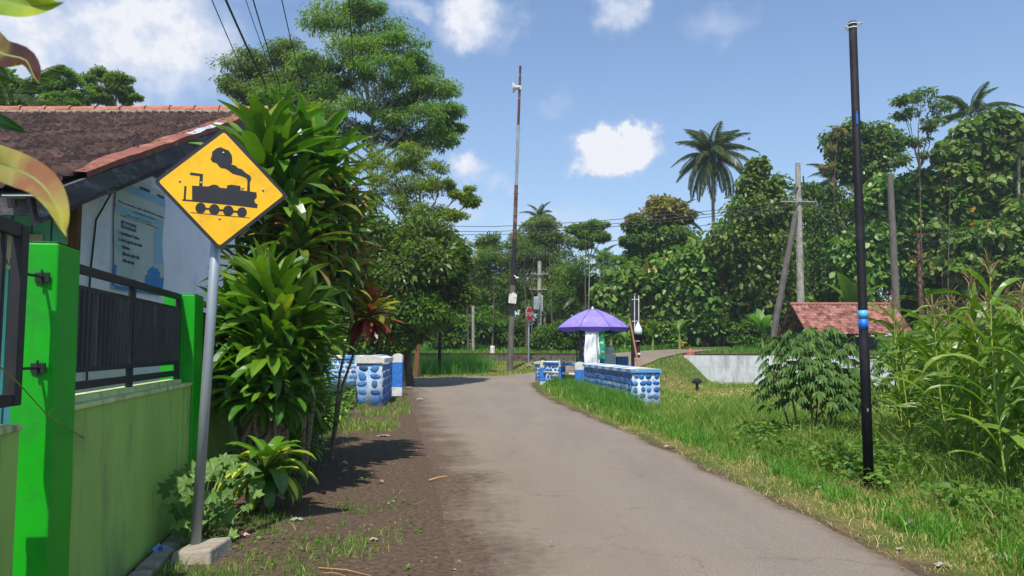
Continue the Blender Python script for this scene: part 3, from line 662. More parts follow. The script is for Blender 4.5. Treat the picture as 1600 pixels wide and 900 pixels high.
# gable wall
GW = -5.2; FY = 9.1; BY = 18.9
def roofz(y): return EZ + (RZ-EZ)*(1-abs(y-RYy)/(RYy-EY)) - .2
m = MB(); pr = [(FY, -.1), (BY, -.1), (BY, roofz(BY)), (RYy, roofz(RYy)), (FY, roofz(FY))]
m.prism(pr, lambda u, v, w: Vector((GW-w, u, v)), .14)
o = m.build('gable_wall', M['house_white'], house)
m = MB(); m.box((GW-.02, FY-.012, 1.85), (.1, .09, 3.9)); m.build('corner_post', M['wood'], house)
m = MB(); c = Vector((GW+.012, 10.95, 4.17)); m.box(c, (.02, .75, .17)); m.build('vent_gap', M['black_metal'], house)
m = MB(); m.box((-10.7, FY+.06, 1.85), (10.85, .06, 4.0)); m.build('front_wall', M['turq_dark'], house)
m = MB()
for k in range(46): m.box((GW-.19-k*.235, FY+.012, 2.0), (.205, .035, 3.7))
m.box((-10.6, FY-.012, 2.55), (10.6, .02, .03)); m.build('wall_boards', M['turq'], house)
m = MB(); m.box((-10.6, BY-.06, 1.6), (10.7, .1, 3.6)); m.build('rear_wall', M['house_white'], house)
def text(s, size, mat, fn, parent=None, name='lettering', ext=.0008, align='LEFT', bold=0.0):
    cu = bpy.data.curves.new('_t', 'FONT'); cu.body = s; cu.size = size; cu.extrude = ext; cu.align_x = align; cu.offset = bold
    ob = bpy.data.objects.new('_t', cu); COL.objects.link(ob); bpy.context.view_layer.update()
    me = bpy.data.meshes.new_from_object(ob.evaluated_get(bpy.context.evaluated_depsgraph_get())); bpy.data.objects.remove(ob, do_unlink=True)
    for v in me.vertices: v.co = fn(v.co.x, v.co.y, v.co.z)
    me.materials.clear(); me.materials.append(mat); me.name = name
    o = bpy.data.objects.new(name, me); COL.objects.link(o); o.parent = parent; return o
# white name board on the turquoise wall
t = thing('wall_sign', 'long white board with dark capital letters on the turquoise wall', 'sign')
bt = P(66, 366, FY-.05); zt = bt.z
m = MB(); a = [( -8.3, zt+.0), (bt.x, zt-.0), (bt.x, zt-.42), (-8.3, zt-.42)]
m.box(((-8.3+bt.x)/2, FY-.04, zt-.21), (bt.x+8.3, .02, .42)); m.build('board', M['white_paint'], t)
text('BALAI KASIH DAN BIMBINGAN', .125, M['ink'], lambda x, y, z: Vector((-7.95+x, FY-.052-z, zt-.20+y)), t)
text('BELAJAR', .125, M['ink'], lambda x, y, z: Vector((-6.35+x, FY-.052-z, zt-.37+y)), t)
# banner on the gable wall
bn = thing('wall_banner', 'faded tall printed banner hanging on the lilac white gable wall', 'banner', (GW+.03, 10.6, 2.4)); mi = Matrix.Translation(-bn.location)
BY0, BY1, BZ0, BZ1 = 9.90, 11.32, 2.38, 3.92
def bnp(u, v, w=0): 
    return Vector((GW+.022+w+.012*sin(v*9)*(.5+u)+.01*sin(u*7+v*4), BY0+(BY1-BY0)*u + .015*sin(v*8)*(1-u), BZ0+(BZ1-BZ0)*v))
def patch(m, u0, v0, u1, v1, w, mi_=0, n=6):
    vs = [bnp(u0+(u1-u0)*i/n, v0+(v1-v0)*j/n, w) for j in range(n+1) for i in range(n+1)]
    m.add(vs, [(j*(n+1)+i, j*(n+1)+i+1, (j+1)*(n+1)+i+1, (j+1)*(n+1)+i) for j in range(n) for i in range(n)], mi_)
m = MB(); patch(m, 0, 0, 1, 1, 0, 0, 14); patch(m, 0, 0, 1, 1, -.003, 0, 14); o = m.build('sheet', M['banner'], bn, smooth=True); o.matrix_parent_inverse = mi
m = MB(); patch(m, .01, .86, .99, .93, .003); patch(m, .01, .66, .99, .72, .003); patch(m, .8, .3, .99, .64, .003); o = m.build('pale_blue_print', M['banner_blue'], bn); o.matrix_parent_inverse = mi
m = MB(); patch(m, .62, .02, .99, .17, .004); patch(m, .0, .02, .04, .2, .004)
for k, (u, h) in enumerate(((.66, .03), (.70, .055), (.74, .07), (.78, .05), (.82, .06), (.86, .035))): patch(m, u, .19, u+.05, .19+h, .004, 0, 2)
patch(m, .66, .175, .91, .2, .0045); patch(m, .04, .0, .98, .03, .0045); o = m.build('deep_blue_print', M['banner_deep'], bn); o.matrix_parent_inverse = mi
m = MB(); patch(m, .14, .535, .44, .60, .004); o = m.build('heading_box', M['navy'], bn); o.matrix_parent_inverse = mi
def bt_(s, u, v, size, mat, bold=.0):
    o = text(s, size, mat, lambda x, y, z: bnp(u+x/(BY1-BY0), v+y/(BZ1-BZ0), .007+z), bn, bold=bold); o.matrix_parent_inverse = mi
bt_('KETENTUAN :', .165, .553, .062, M['white_paint'], .0015)
for k, s in enumerate(('1. Usia Minimal 4 Tahun', '2. Foto Copy KK dan Akte', '     Kelahiran', '     (Bila ada, (tidak ada)', '     tidak apa-apa)')): bt_(s, .08, .475-.058*k, .062, M['ink'], .0012)
bt_('SENIN - SABTU', .2, .085, .05, M['ink']); bt_('Jam : 08.00 - 10.00', .12, .05, .05, M['ink'])
m = MB()
rr = random.Random(8)
for (u0, u1, v, h) in ((.06, .98, .745, .012), (.35, .8, .70, .01), (.22, .72, .655, .008), (.1, .9, .635, .008)):
    u = u0
    while u < u1:
        wd = rr.uniform(.02, .05); patch(m, u, v, min(u+wd, u1), v+h*rr.uniform(.5, 1.3), .006, 0, 1); u += wd+.012
for (u, wd) in ((.42, .2), (.8, .16)): patch(m, u, .93, u+wd, .955, .006, 0, 2)
o = m.build('small_print', M['ink'], bn); o.matrix_parent_inverse = mi
# wall cable
m = MB(); m.tube([P(215, 208, 10.2), P(203, 215, 9.8)+Vector((0, 0, 0)), Vector((-4.62, 9.6, 4.02)), Vector((-4.75, 9.5, 3.75)), Vector((-5.05, 9.55, 3.55)), Vector((-5.17, 9.45, 3.2)), Vector((-5.17, 9.38, 2.6)), Vector((-5.17, 9.36, 2.2)), Vector((-5.17, 9.4, 1.2))], .012, 5)
o = m.build('wall_cable', M['cable']); tag(o, 'thin black cable hanging loose down the white gable wall', 'cable'); recenter(o)

# ------------------------------------------------------------------ railway warning sign
base = P(305, 850, 6.1); base.z = 0
sg = thing('railway_warning_sign', 'yellow diamond railway warning sign with black steam locomotive on leaning grey pole', 'road sign', base)
mi = Matrix.Translation(-base)
topp = P(349, 212, 6.13); b0 = P(304.5, 862, 6.1)
m = MB(); m.tube([b0, b0.lerp(topp, .5), topp], .039, 16); o = m.build('pole', M['galv'], sg, smooth=True); o.matrix_parent_inverse = mi
dpt = 6.04
yaw = radians(17)
C0 = P(345, 296, dpt); ew = Vector((cos(yaw), sin(yaw), 0))
# corner offsets solved on the sign plane through C0
nrmS = Vector((sin(yaw), -cos(yaw), 0)); nrmS = (nrmS + Vector((0, 0, .02))).normalized()
def onplane(px, py):
    r = ray(px, py); o_ = Vector((0, 0, CAMZ)); k = (C0-o_).dot(nrmS)/r.dot(nrmS); return o_ + r*k
cr4 = [onplane(239.5, 283), onplane(342.8, 391.5), onplane(450.5, 306.5), onplane(350.5, 199.5)]   # left, bottom, right, top
cen = (cr4[0]+cr4[1]+cr4[2]+cr4[3])/4
def rounded(k, rad=.09):
    pts = []
    c = [cen + (p-cen)*k for p in cr4]
    for i in range(4):
        p, a, b = c[i], c[i-1], c[(i+1) % 4]; q0 = p.lerp(a, rad*.55); q1 = p.lerp(b, rad*.55)
        for j in range(5):
            t_ = j/4; pts.append(q0*(1-t_)**2 + p*2*t_*(1-t_) + q1*t_*t_)
    return pts
def slab(m, pts, n0, n1, mi_=0):
    n = len(pts); vs = [p+nrmS*n0 for p in pts] + [p+nrmS*n1 for p in pts]
    m.add(vs, [tuple(range(n-1, -1, -1)), tuple(range(n, 2*n))] + [(i, (i+1) % n, (i+1) % n+n, i+n) for i in range(n)], mi_)
m = MB(); slab(m, rounded(1.0), -.002, .006); plate = m.build('sign_plate', M['sign_black'], sg); plate.matrix_parent_inverse = mi
m = MB(); slab(m, rounded(.925, .06), .006, .0072); o = m.build('yellow_face', M['sign_yellow'], plate)
m = MB(); slab(m, rounded(.99), -.004, -.0022); o = m.build('plate_back', M['galv'], plate)
def cp(x, y):   # from the close-up of the pictogram (a 900 px wide view of photo x 230..460, y 180..410)
    return onplane(230+x*230/900, 180+y*230/900)
def picto(m, pts): slab(m, [cp(x, y) for x, y in pts][::-1], .0073, .0084)
m = MB()
picto(m, [(275, 432), (375, 437), (392, 428), (412, 425), (432, 431), (443, 444), (486, 449), (490, 430), (515, 426), (570, 434), (572, 460), (668, 473), (671, 502), (655, 520), (662, 540), (676, 545), (672, 570), (560, 556), (275, 529)])
picto(m, [(264, 351), (342, 361), (338, 436), (318, 434), (322, 374), (262, 367)])
picto(m, [(228, 434), (241, 435), (236, 516), (276, 519), (275, 529), (215, 524), (216, 514), (223, 515)])
picto(m, [(424, 205), (448, 196), (474, 208), (500, 218), (518, 248), (521, 288), (514, 302), (540, 309), (555, 325), (580, 332), (600, 352), (632, 373), (636, 392), (628, 412), (628, 467), (611, 465), (613, 400), (604, 385), (570, 372), (545, 366), (520, 358), (500, 342), (478, 328), (455, 326), (440, 316), (425, 295), (400, 289), (388, 270), (396, 248), (398, 225)])
for (x, y, r_) in ((327, 569, 33), (411, 578, 33), (496, 586, 33), (580, 595, 31)):
    picto(m, [(x+r_*cos(a*pi/12)*.97, y+r_*sin(a*pi/12)) for a in range(24)])
for (x0, y0, x1, y1) in ((355, 572, 383, 575), (440, 581, 468, 583), (524, 589, 553, 592)): picto(m, [(x0, y0-6), (x1, y1-6), (x1, y1+6), (x0, y0+6)])
picto(m, [(265, 594), (440, 610), (628, 627), (628, 631), (440, 614), (265, 598)])
o = m.build('locomotive_pictogram', M['sign_black'], plate)
for (x, y) in ((199, 403), (331, 415), (467, 232), (582, 446), (708, 459), (443, 632)):
    m = MB(); c = cp(x, y); m.lathe((0, 0, 0), [(0.0, .007), (.006, .006), (.009, .003), (.0095, 0)], 10)
    q = nrmS.to_track_quat('Z', 'Y').to_matrix(); m.v = [tuple(q @ Vector(v) + c + nrmS*.0085) for v in m.v]
    o = m.build('rivet', M['galv'], plate, smooth=True)
m = MB()
bb = [P(267, 862, 5.86), P(333, 858, 5.95)]
x0, x1 = P(266, 862, 5.93).x, P(336, 858, 5.93).x; y0, y1 = 5.85, 6.3
m.hexa([(x0-.01, y0-.02, -.1), (x1+.0, y0, -.1), (x1+.03, y1, -.1), (x0+.04, y1, -.1)], [(x0+.04, y0+.03, .085), (x1-.015, y0+.03, .105), (x1-.0, y1-.03, .11), (x0+.07, y1-.04, .09)])
o = m.build('concrete_base', M['concrete'], sg, bevel=.018); o.matrix_parent_inverse = mi

# ------------------------------------------------------------------ blue and white bridge walls
M['grout'] = pm('patchy_white_blue_grout', hexc('d2d3d0'), hexc('86a8cc'), 2.4, .85, .5, .01, stain=hexc('6f7d86'), stain_scale=7)
def stonepaint(name, stops):
    m, t, p, o = nodes_of(name); g_ = t.nodes.new('ShaderNodeNewGeometry'); c = ramp(t, g_.outputs['Random Per Island'], stops); n = noise_n(t, 13, 5, rough=.7)
    c = mixrgb(t, maprange(t, n.outputs['Fac'], .52, .70), c, hexc('29405c')); n3 = noise_n(t, 30, 4); c = mixrgb(t, maprange(t, n3.outputs['Fac'], .62, .72), c, hexc('a9b9c6')); t.links.new(c, p.inputs['Base Color']); p.inputs['Roughness'].default_value = .6; bump(t, p, n.outputs['Fac'], .6, .02); return m
M['stone_paint'] = stonepaint('blue_painted_stone', [(0, hexc('1f4f93')), (.5, hexc('3672b6')), (.85, hexc('4d8ac6')), (1, hexc('2c3f5a'))]); M['stone_paint_light'] = stonepaint('pale_blue_painted_stone', [(0, hexc('3f78b8')), (.6, hexc('5f96cc')), (1, hexc('8ab4d8'))])
def parapet(name, label, P0, P1, th, z0, z1, stone, cap_cols, nst, capz=.12, side=1, grp=None, over=.05, hip=0.03):
    a = Vector((P0[0], P0[1], 0)); b = Vector((P1[0], P1[1], 0)); d = (b-a).normalized(); n_ = Vector((d.y, -d.x, 0))*side
    ln = (b-a).length
    t = thing(name, label, 'bridge wall', (a+b)/2 + n_*th/2 + Vector((0, 0, z0)), 0, grp); mi = Matrix.Translation(-t.location)
    def q(s_, o_, z): return a + d*s_ + n_*o_ + Vector((0, 0, z))
    m = MB()
    m.hexa(*([[q(0, 0, z0-.3), q(0, th, z0-.3), q(ln, th, z0-.3), q(ln, 0, z0-.3)], [q(0, 0, z1-capz), q(0, th, z1-capz), q(ln, th, z1-capz), q(ln, 0, z1-capz)]]))
    r = random.Random(int(ln*100)+nst); sz = .122 if stone is M['stone_big'] else .085
    def dome(cc, du, nn_, ru, rv):
        vs = [cc+nn_*.024]; 
        for ring, hh in ((.66, .019), (.94, .007), (1.02, -.008)):
            for k in range(9):
                a_ = 2*pi*k/9; j = 1+.13*sin(k*1.4+cc.x*31+cc.z*17)+.06*sin(k*3.1+cc.z*40); vs.append(cc+du*cos(a_)*ru*ring*j+Vector((0, 0, 1))*sin(a_)*rv*ring*j+nn_*hh)
        m.add(vs, [(0, k+1, (k+1) % 9+1) for k in range(9)]+[(1+9*q_+k, 1+9*(q_+1)+k, 1+9*(q_+1)+(k+1) % 9, 1+9*q_+(k+1) % 9) for q_ in (0, 1) for k in range(9)], 1)
    for (org, du, nn_, L2) in ((q(0, 0, 0), d, -n_, ln), (q(0, th, 0), -n_, -d, th), (q(ln, th, 0), -d, n_, ln), (q(ln, 0, 0), n_, d, th)):
        rows = int((z1-capz-z0+.1)/(sz*1.95)); cols = int(L2/(sz*2.05))
        for i in range(rows):
            for j in range(cols):
                off = .5 + (.22 if i % 2 else -.22)*(cols > 4)
                cc = org + du*((j+off+r.uniform(-.12, .12))*L2/cols) + Vector((0, 0, z0-.02+(i+.5+r.uniform(-.08, .08))*(z1-capz-z0)/rows)); dome(cc, du, nn_, sz*r.uniform(.78, 1.16), sz*r.uniform(.72, 1.04))
    o = m.build('stone_wall', [M['grout'], M['stone_paint_light'] if stone is M['stone_light'] else M['stone_paint']], t, smooth=True); o.matrix_parent_inverse = mi
    m = MB()
    for k in range(nst):
        s0, s1 = -over + (ln+2*over)*k/nst, -over + (ln+2*over)*(k+1)/nst
        m.hexa([q(s0, -over, z1-capz), q(s0, th+over, z1-capz), q(s1, th+over, z1-capz), q(s1, -over, z1-capz)],
               [q(s0, -over, z1-hip), q(s0, th+over, z1-hip), q(s1, th+over, z1-hip), q(s1, -over, z1-hip)], cap_cols[k % len(cap_cols)])
        m.hexa([q(s0, -over+.003, z1-hip), q(s0, th+over-.003, z1-hip), q(s1, th+over-.003, z1-hip), q(s1, -over+.003, z1-hip)],
               [q(s0, th*.4, z1+.01), q(s0, th*.6, z1+.01), q(s1, th*.6, z1+.01), q(s1, th*.4, z1+.01)], cap_cols[k % len(cap_cols)] if k % 3 else 1)
    o = m.build('striped_cap', [M['blue_paint'], M['white_paint'], M['bluecap']], t); o.matrix_parent_inverse = mi
    return t
M['bluecap'] = pm('pale_blue_cap_paint', hexc('5f9bd6'), hexc('4f8bc8'), 6, .7, .2, .004, stain=hexc('a8c4dc'), stain_scale=6)
GRP = 'blue and white painted stone bridge walls'
# right wall: its near end faces the camera
parapet('bridge_wall', 'long blue and white stone bridge wall with striped cap in front of the purple umbrella', (3.25, 20.9), (2.62, 28.0), .76, -.1, 1.08, M['stone'], [2, 1], 13, grp=GRP)
parapet('bridge_wall', 'short blue stone wall with whitish cap behind the blue and white railing', (1.35, 33.9), (2.35, 34.5), .6, 0, 1.05, M['stone'], [1], 3, grp=GRP, side=-1)
parapet('bridge_wall', 'thick blue stone wall with white cap at the left roadside', (-3.62, 21.6), (-3.98, 25.5), .72, .08, 1.40, M['stone_big'], [1], 8, grp=GRP, side=-1, capz=.2, hip=.07)
parapet('bridge_wall', 'paler blue and white stone wall standing crosswise behind the left roadside one', (-4.75, 27.9), (-9.0, 29.0), .6, .35, 1.36, M['stone_light'], [2, 1], 9, grp=GRP, side=1)
# blue line marks on the white cap of the left wall
t = [o for o in bpy.data.objects if o.get('label', '').startswith('thick blue')][0]
m = MB(); a = Vector((-3.62, 21.6, 0)); b = Vector((-3.98, 25.5, 0)); d = (b-a).normalized(); nn = Vector((-d.y, d.x, 0))
for k in range(8):
    s_ = .5+k*.45; q0 = a+d*s_+nn*.08; q1 = a+d*(s_+.12)+nn*.62
    m.box(((q0+q1)/2+Vector((0, 0, 1.40))), (.5, .022, .012), rot=Matrix.Rotation(atan2((q1-q0).y, (q1-q0).x), 3, 'Z'))
o = m.build('cap_lines', M['blue_paint'], t); o.matrix_parent_inverse = Matrix.Translation(-t.location)
def rail_post(x, y, w_, z0, z1, label, wfrac=.22):
    m = MB(); h = w_/2
    m.box((x, y, (z0-.2+z0+.18)/2), (w_, w_*.9, .38), 1)
    m.box((x, y, (z0+.18+z1-.3)/2), (w_-.006, w_*.9-.006, z1-.3-z0-.18), 0)
    pr = [(-h, z1-.3), (h, z1-.3), (h, z1-h*.7)] + [(h*cos(a*pi/8), z1-h*.7+h*.7*sin(a*pi/8)) for a in range(1, 8)] + [(-h, z1-h*.7)]
    m.prism(pr, lambda u, v, w2: Vector((x+u, y-w_*.45+w2, v)), w_*.9, 1)
    o = m.build('railing_post', [M['blue_paint'], M['white_paint']]); tag(o, label, 'post', 'blue and white bridge posts'); return recenter(o)
rail_post(2.55, 28.9, .40, .02, 1.12, 'stout round-topped blue and white post right beside the long bridge wall')
rail_post(2.02, 31.2, .27, .03, 1.18, 'middle blue and white railing post with round top')
rail_post(1.30, 32.6, .24, .05, 1.12, 'leftmost blue and white railing post nearest the stop sign')
rail_post(-3.92, 26.5, .34, .12, 1.44, 'blue and white round-topped post at the far end of the left bridge wall')
for z, mat_, lb in ((1.0, 'blue_paint', 'upper blue pipe rail between the bridge posts'), (.62, 'white_paint', 'lower cream pipe rail between the bridge posts')):
    m = MB(); m.tube([(1.30, 32.6, z), (2.02, 31.2, z), (2.55, 28.9, z)], .055, 10); o = m.build('pipe_rail', M[mat_], smooth=True); tag(o, lb, 'rail'); recenter(o)

# ------------------------------------------------------------------ poles, mast, wires
def child(m, name, mats, t, **k):
    o = m.build(name, mats, t, **k); o.matrix_parent_inverse = Matrix.Translation(-t.location); return o
# tall mast with loudspeaker
b = P(797, 577, 41); T_ = P(813, 103, 41)
t = thing('loudspeaker_mast', 'very tall thin rusty mast with white loudspeaker near its top', 'mast', b)
def mp(f): return b.lerp(T_, f)
m = MB(); m.tube([mp(-.02), mp(.12), mp(.27)], [.17, .16, .15], 10); child(m, 'lower_pole', M['wood_pole'], t)
m = MB(); m.tube([mp(.27), mp(.42)], [.13, .12], 8); child(m, 'cable_wrap', M['cable'], t)
m = MB(); m.tube([mp(.42), mp(.6)], [.11, .10], 8); child(m, 'rusty_section', M['rust_dark'], t)
m = MB(); m.tube([mp(.6), mp(.8)], [.085, .08], 8); child(m, 'grey_section', M['galv'], t)
m = MB(); m.tube([mp(.8), mp(1)], [.075, .065], 8); child(m, 'top_section', M['rust_dark'], t)
r = random.Random(4)
for k in range(9): 
    m = MB(); c = mp(.5+k*.036); m.tube([c+Vector((-.2, 0, r.uniform(-.03, .03))), c+Vector((.2, 0, 0))], .012, 4); child(m, 'step', M['galv'], t)
m = MB(); cc = P(808, 137, 40.9)
m.lathe((0, 0, 0), [(.30, 0), (.22, .06), (.12, .16), (.07, .3), (.06, .38)], 18); m.lathe((0, 0, 0), [(.285, .004), (.2, .064), (.1, .164)], 18)
rot = Vector((1, -.15, .05)).to_track_quat('Z', 'Y').to_matrix(); m.v = [tuple(rot @ Vector(v) + cc + Vector((-.22, 0, 0))) for v in m.v]
m.box(cc+Vector((.1, 0, 0)), (.26, .1, .2)); child(m, 'loudspeaker', M['white_paint'], t, smooth=False)
m = MB(); bx = P(801, 467, 40.6); m.box(bx, (.42, .25, .5), rot=Matrix.Rotation(.1, 3, 'Y')); m.box(bx+Vector((.05, 0, .28)), (.2, .2, .08)); child(m, 'meter_box', M['white_paint'], t, bevel=.02)
m = MB(); lp = P(808, 434, 40.6); m.tube([mp(.305), lp], .03, 5); m.lathe(lp, [(0, .06), (.09, .03), (.1, -.03), (0, -.07)], 10); child(m, 'floodlight', M['white_paint'], t)
# stop sign
b = P(826, 571, 42); t = thing('stop_sign', 'red octagonal stop sign turned sideways on a thin grey pole', 'road sign', b)
m = MB(); m.tube([b-Vector((0, 0, .2)), b+Vector((0, 0, 3.2))], .045, 8); child(m, 'pole', M['galv'], t)
m = MB(); m.box(b+Vector((0, 0, .03)), (.35, .35, .12)); child(m, 'concrete_foot', M['concrete'], t)
c = P(827, 491, 41.93); yw = radians(62); U_ = Vector((cos(yw), sin(yw), 0)); Nf = Vector((sin(yw), -cos(yw), 0))
oc = [(.42*cos(pi/8+k*pi/4), .42*sin(pi/8+k*pi/4)) for k in range(8)]
m = MB(); m.prism(oc, lambda u, v, w: c+U_*u+Vector((0, 0, v))+Nf*(w-.01), .012); pl = child(m, 'plate', M['white_paint'], t)
m = MB(); m.prism([(u*.93, v*.93) for u, v in oc], lambda u, v, w: c+U_*u+Vector((0, 0, v))+Nf*(w+.004), .004); o = m.build('red_face', M['red'], pl)
text('STOP', .28, M['white_paint'], lambda x, y, z: c+U_*x+Vector((0, 0, y-.1))+Nf*(.012+z), pl, align='CENTER', bold=.006)
# foreground black pole
b = P(1358, 760, 8.9); b.z = Hf(b.x, b.y)-.05; T_ = P(1332, 33, 8.9)
t = thing('black_utility_pole', 'tall plain black pole with bright blue band standing in the grass on the right', 'pole', b)
def mp(f): return b.lerp(T_, f)
m = MB(); m.tube([mp(0), mp(.30), mp(.302), mp(.62), mp(.622), mp(.998)], [.056, .056, .051, .051, .047, .046], 20); child(m, 'shaft', M['pole_black'], t, smooth=True)
def fz(py): return (P(1340, py, 8.9).z-b.z)/(T_.z-b.z)
m = MB(); m.tube([mp(fz(515)), mp(fz(498.8))], .0535, 20); child(m, 'blue_band', M['band_blue'], t, smooth=True)
m = MB(); m.tube([mp(fz(498.4)), mp(fz(485))], .0535, 20); child(m, 'light_sticker', M['sticker'], t, smooth=True)
m = MB()
for k in range(9):
    a = -pi/2 - .7 + k*.17; c = mp(fz(495.5)); m.box(c+Vector((cos(a)*.055, sin(a)*.055, .003*(-1)**k)), (.004, .010, .018 if k % 2 else .011), rot=Matrix.Rotation(a, 3, 'Z'))
child(m, 'sticker_marks', M['navy'], t)
m = MB(); c = mp(fz(187)); m.box(c+Vector((-.008, -.0475, 0)), (.022, .006, .13)); m.box(c+Vector((-.008, -.0475, .075)), (.012, .006, .03)); child(m, 'blue_arrow_sticker', M['band_blue'], t)
m = MB(); c = mp(fz(640)); m.box(c+Vector((-.01, -.054, 0)), (.016, .006, .035)); child(m, 'grey_tag', M['galv'], t)
m = MB()
for py in (37.5, 44): c = mp(fz(py)); m.tube([c-Vector((0, 0, .007)), c+Vector((0, 0, .007))], .053, 16)
for py, sg_ in ((38, 1), (44, -1)):
    c = mp(fz(py)); m.tube([c+Vector((.05*sg_, -.02, 0)), c+Vector((.11*sg_, -.03, .012))], .006, 5); m.tube([c+Vector((.05*sg_, .03, -.02)), c+Vector((.11*sg_, -.03, .012))], .006, 5)
child(m, 'clamp', M['white_paint'], t)
# thin dark pole beyond the junction
b = P(686, 582, 40); T_ = P(690, 408, 40); t = thing('street_pole', 'thin black pole with a small blue band in the tall grass beyond the junction', 'pole', b)
m = MB(); m.tube([b-Vector((0, 0, .3)), T_], .085, 8); child(m, 'shaft', M['pole_black'], t)
m = MB(); a = P(687.5, 519, 40); m.tube([a, P(687.7, 513, 40)], .1, 8); child(m, 'blue_band', M['band_blue'], t)
# wooden post
b = P(650, 586, 38.5); T_ = P(654.5, 512, 38.5); m = MB(); d = T_-b; m.hexa([b+Vector((x, y, -.2)) for x, y in ((-.13, -.08), (.13, -.08), (.13, .08), (-.13, .08))], [T_+Vector((x, y, 0)) for x, y in ((-.13, -.08), (.12, -.08), (.12, .08), (-.13, .08))])
o = m.build('wooden_post', M['wood'], bevel=.02); tag(o, 'short brown wooden post leaning slightly at the far left road corner', 'post'); recenter(o)
# white marker by the rails
b = onrail(X(740, 50), 3.4, 1.2); m = MB(); m.lathe(b, [(.16, -.1), (.16, .5), (.13, .58), (0, .62)], 12); o = m.build('marker_stone', M['white_paint']); tag(o, 'small white marker stub beside the rails left of the mast', 'marker'); recenter(o)
b = P(1108, 556, 42.2); m = MB(); b = onrail(9.75, .3, 1.235); m.lathe(b, [(.24, 0), (.23, .18), (.15, .34), (0, .40)], 10); o = m.build('orange_marker', M['ridge']); tag(o, 'rounded orange block on the left end of the white retaining wall', 'marker'); recenter(o)
# black stump on the dry mound
b = P(1089, 588, 35.2); b.z = Hf(b.x, b.y); m = MB(); m.tube([b-Vector((0, 0, .1)), b+Vector((0, 0, .3)), b+Vector((.02, 0, .42))], [.08, .07, .15], 9); m.tube([b+Vector((0, 0, .4)), b+Vector((0, 0, .52)), b+Vector((.0, 0, .6))], [.2, .19, .06], 9); m.tube([b+Vector((-.08, 0, .4)), b+Vector((-.22, -.05, .42))], .06, 6); m.tube([b+Vector((.08, 0, .4)), b+Vector((.22, -.05, .45))], .06, 6)
o = m.build('water_hydrant', M['black_metal']); tag(o, 'small dark valve stump on the dry mound before the white wall', 'valve'); recenter(o)
# utility poles
def upole(px, ptop, pbot, d, r0, r1, mat, label, arms=(), dx=0, grp='utility poles'):
    b = P(px+dx, pbot, d); b.z = Hf(b.x, b.y)-.3; T_ = P(px, ptop, d)
    t = thing('utility_pole', label, 'utility pole', b, 0, grp); m = MB(); m.tube([b, T_], [r0, r1], 10); child(m, 'shaft', mat, t)
    for (ay, wl_, wr_, hh) in arms:
        m = MB(); c = P(px, ay, d-.25); m.box(c+Vector(((wr_-wl_)/2, 0, 0)), (wl_+wr_, .1, hh*.6)); 
        for kx in (-wl_+.1, -wl_*.5, wr_*.5, wr_-.1): m.lathe(c+Vector((kx, 0, hh/2)), [(.03, 0), (.045, .04), (.025, .08), (.04, .11), (0, .13)], 8)
        child(m, 'crossarm', M['conc_pole'] if mat is M['conc_pole'] else M['rust_dark'], t)
    return t
tp = upole(1246.5, 255, 545, 50, .27, .17, M['conc_pole'], 'tall pale concrete utility pole with crossarm behind the tiled shelter', [(315, 1.15, 1.25, .12)], dx=6)
m = MB(); m.tube([P(1207, 530, 49.6), P(1244, 330, 49.6)], [.22, .17], 8); child(m, 'brace_pole', M['wood_pole'], tp)
m = MB(); m.tube([P(1214, 472, 49.6), P(1252, 474, 49.8)], .05, 6); m.tube([P(1236, 303, 49.7), P(1247, 292, 49.8)], .06, 6); m.tube([P(1257, 303, 49.7), P(1255, 275, 49.7)], .05, 6); child(m, 'stay_irons', M['black_metal'], tp)
upole(1390.5, 272, 500, 50.5, .27, .19, M['wood_pole'], 'grey wooden utility pole rising from the right end of the tiled roof', dx=11)
upole(1434.5, 365, 520, 52, .15, .10, M['rust_dark'], 'thin rusty red utility pole right of the grey wooden one', [(366, .7, .9, .1), (402, .7, .8, .08)], dx=5)
tp = upole(843, 408, 545, 60, .2, .15, M['conc_pole'], 'distant pale concrete pole with grey transformer box between stop sign and umbrella', [(428, .7, .7, .1), (452, .8, .6, .1)])
m = MB(); m.box(P(838, 474, 59.4), (.45, .4, 1.0)); m.box(P(847, 474, 59.4), (.16, .2, 1.2)); child(m, 'transformer_box', M['galv'], tp, bevel=.03)
upole(739, 478, 552, 57, .14, .12, M['conc_pole'], 'short pale concrete pole standing in the grass field left of the mast')
# overhead wires
def wire(pts, rad, label, grp='overhead wires', mat='cable', sag=0.0):
    m = MB(); pts = [Vector(p) for p in pts]; out = []
    for a, b_ in zip(pts[:-1], pts[1:]):
        for k in range(16): f = k/16; p = a.lerp(b_, f); p.z -= sag*4*f*(1-f); out.append(p)
    out.append(pts[-1]); m.tube(out, rad, 5); o = m.build('overhead_wire', M[mat]); tag(o, label, 'wire', grp); return recenter(o)
def span(p0, d0, p1, d1, rad, label, back=1.0, sag=.25):
    a = P(p0[0], p0[1], d0); b_ = P(p1[0], p1[1], d1); a2 = a + (a-b_)*back
    wire([a2, b_], rad, label, sag=sag)
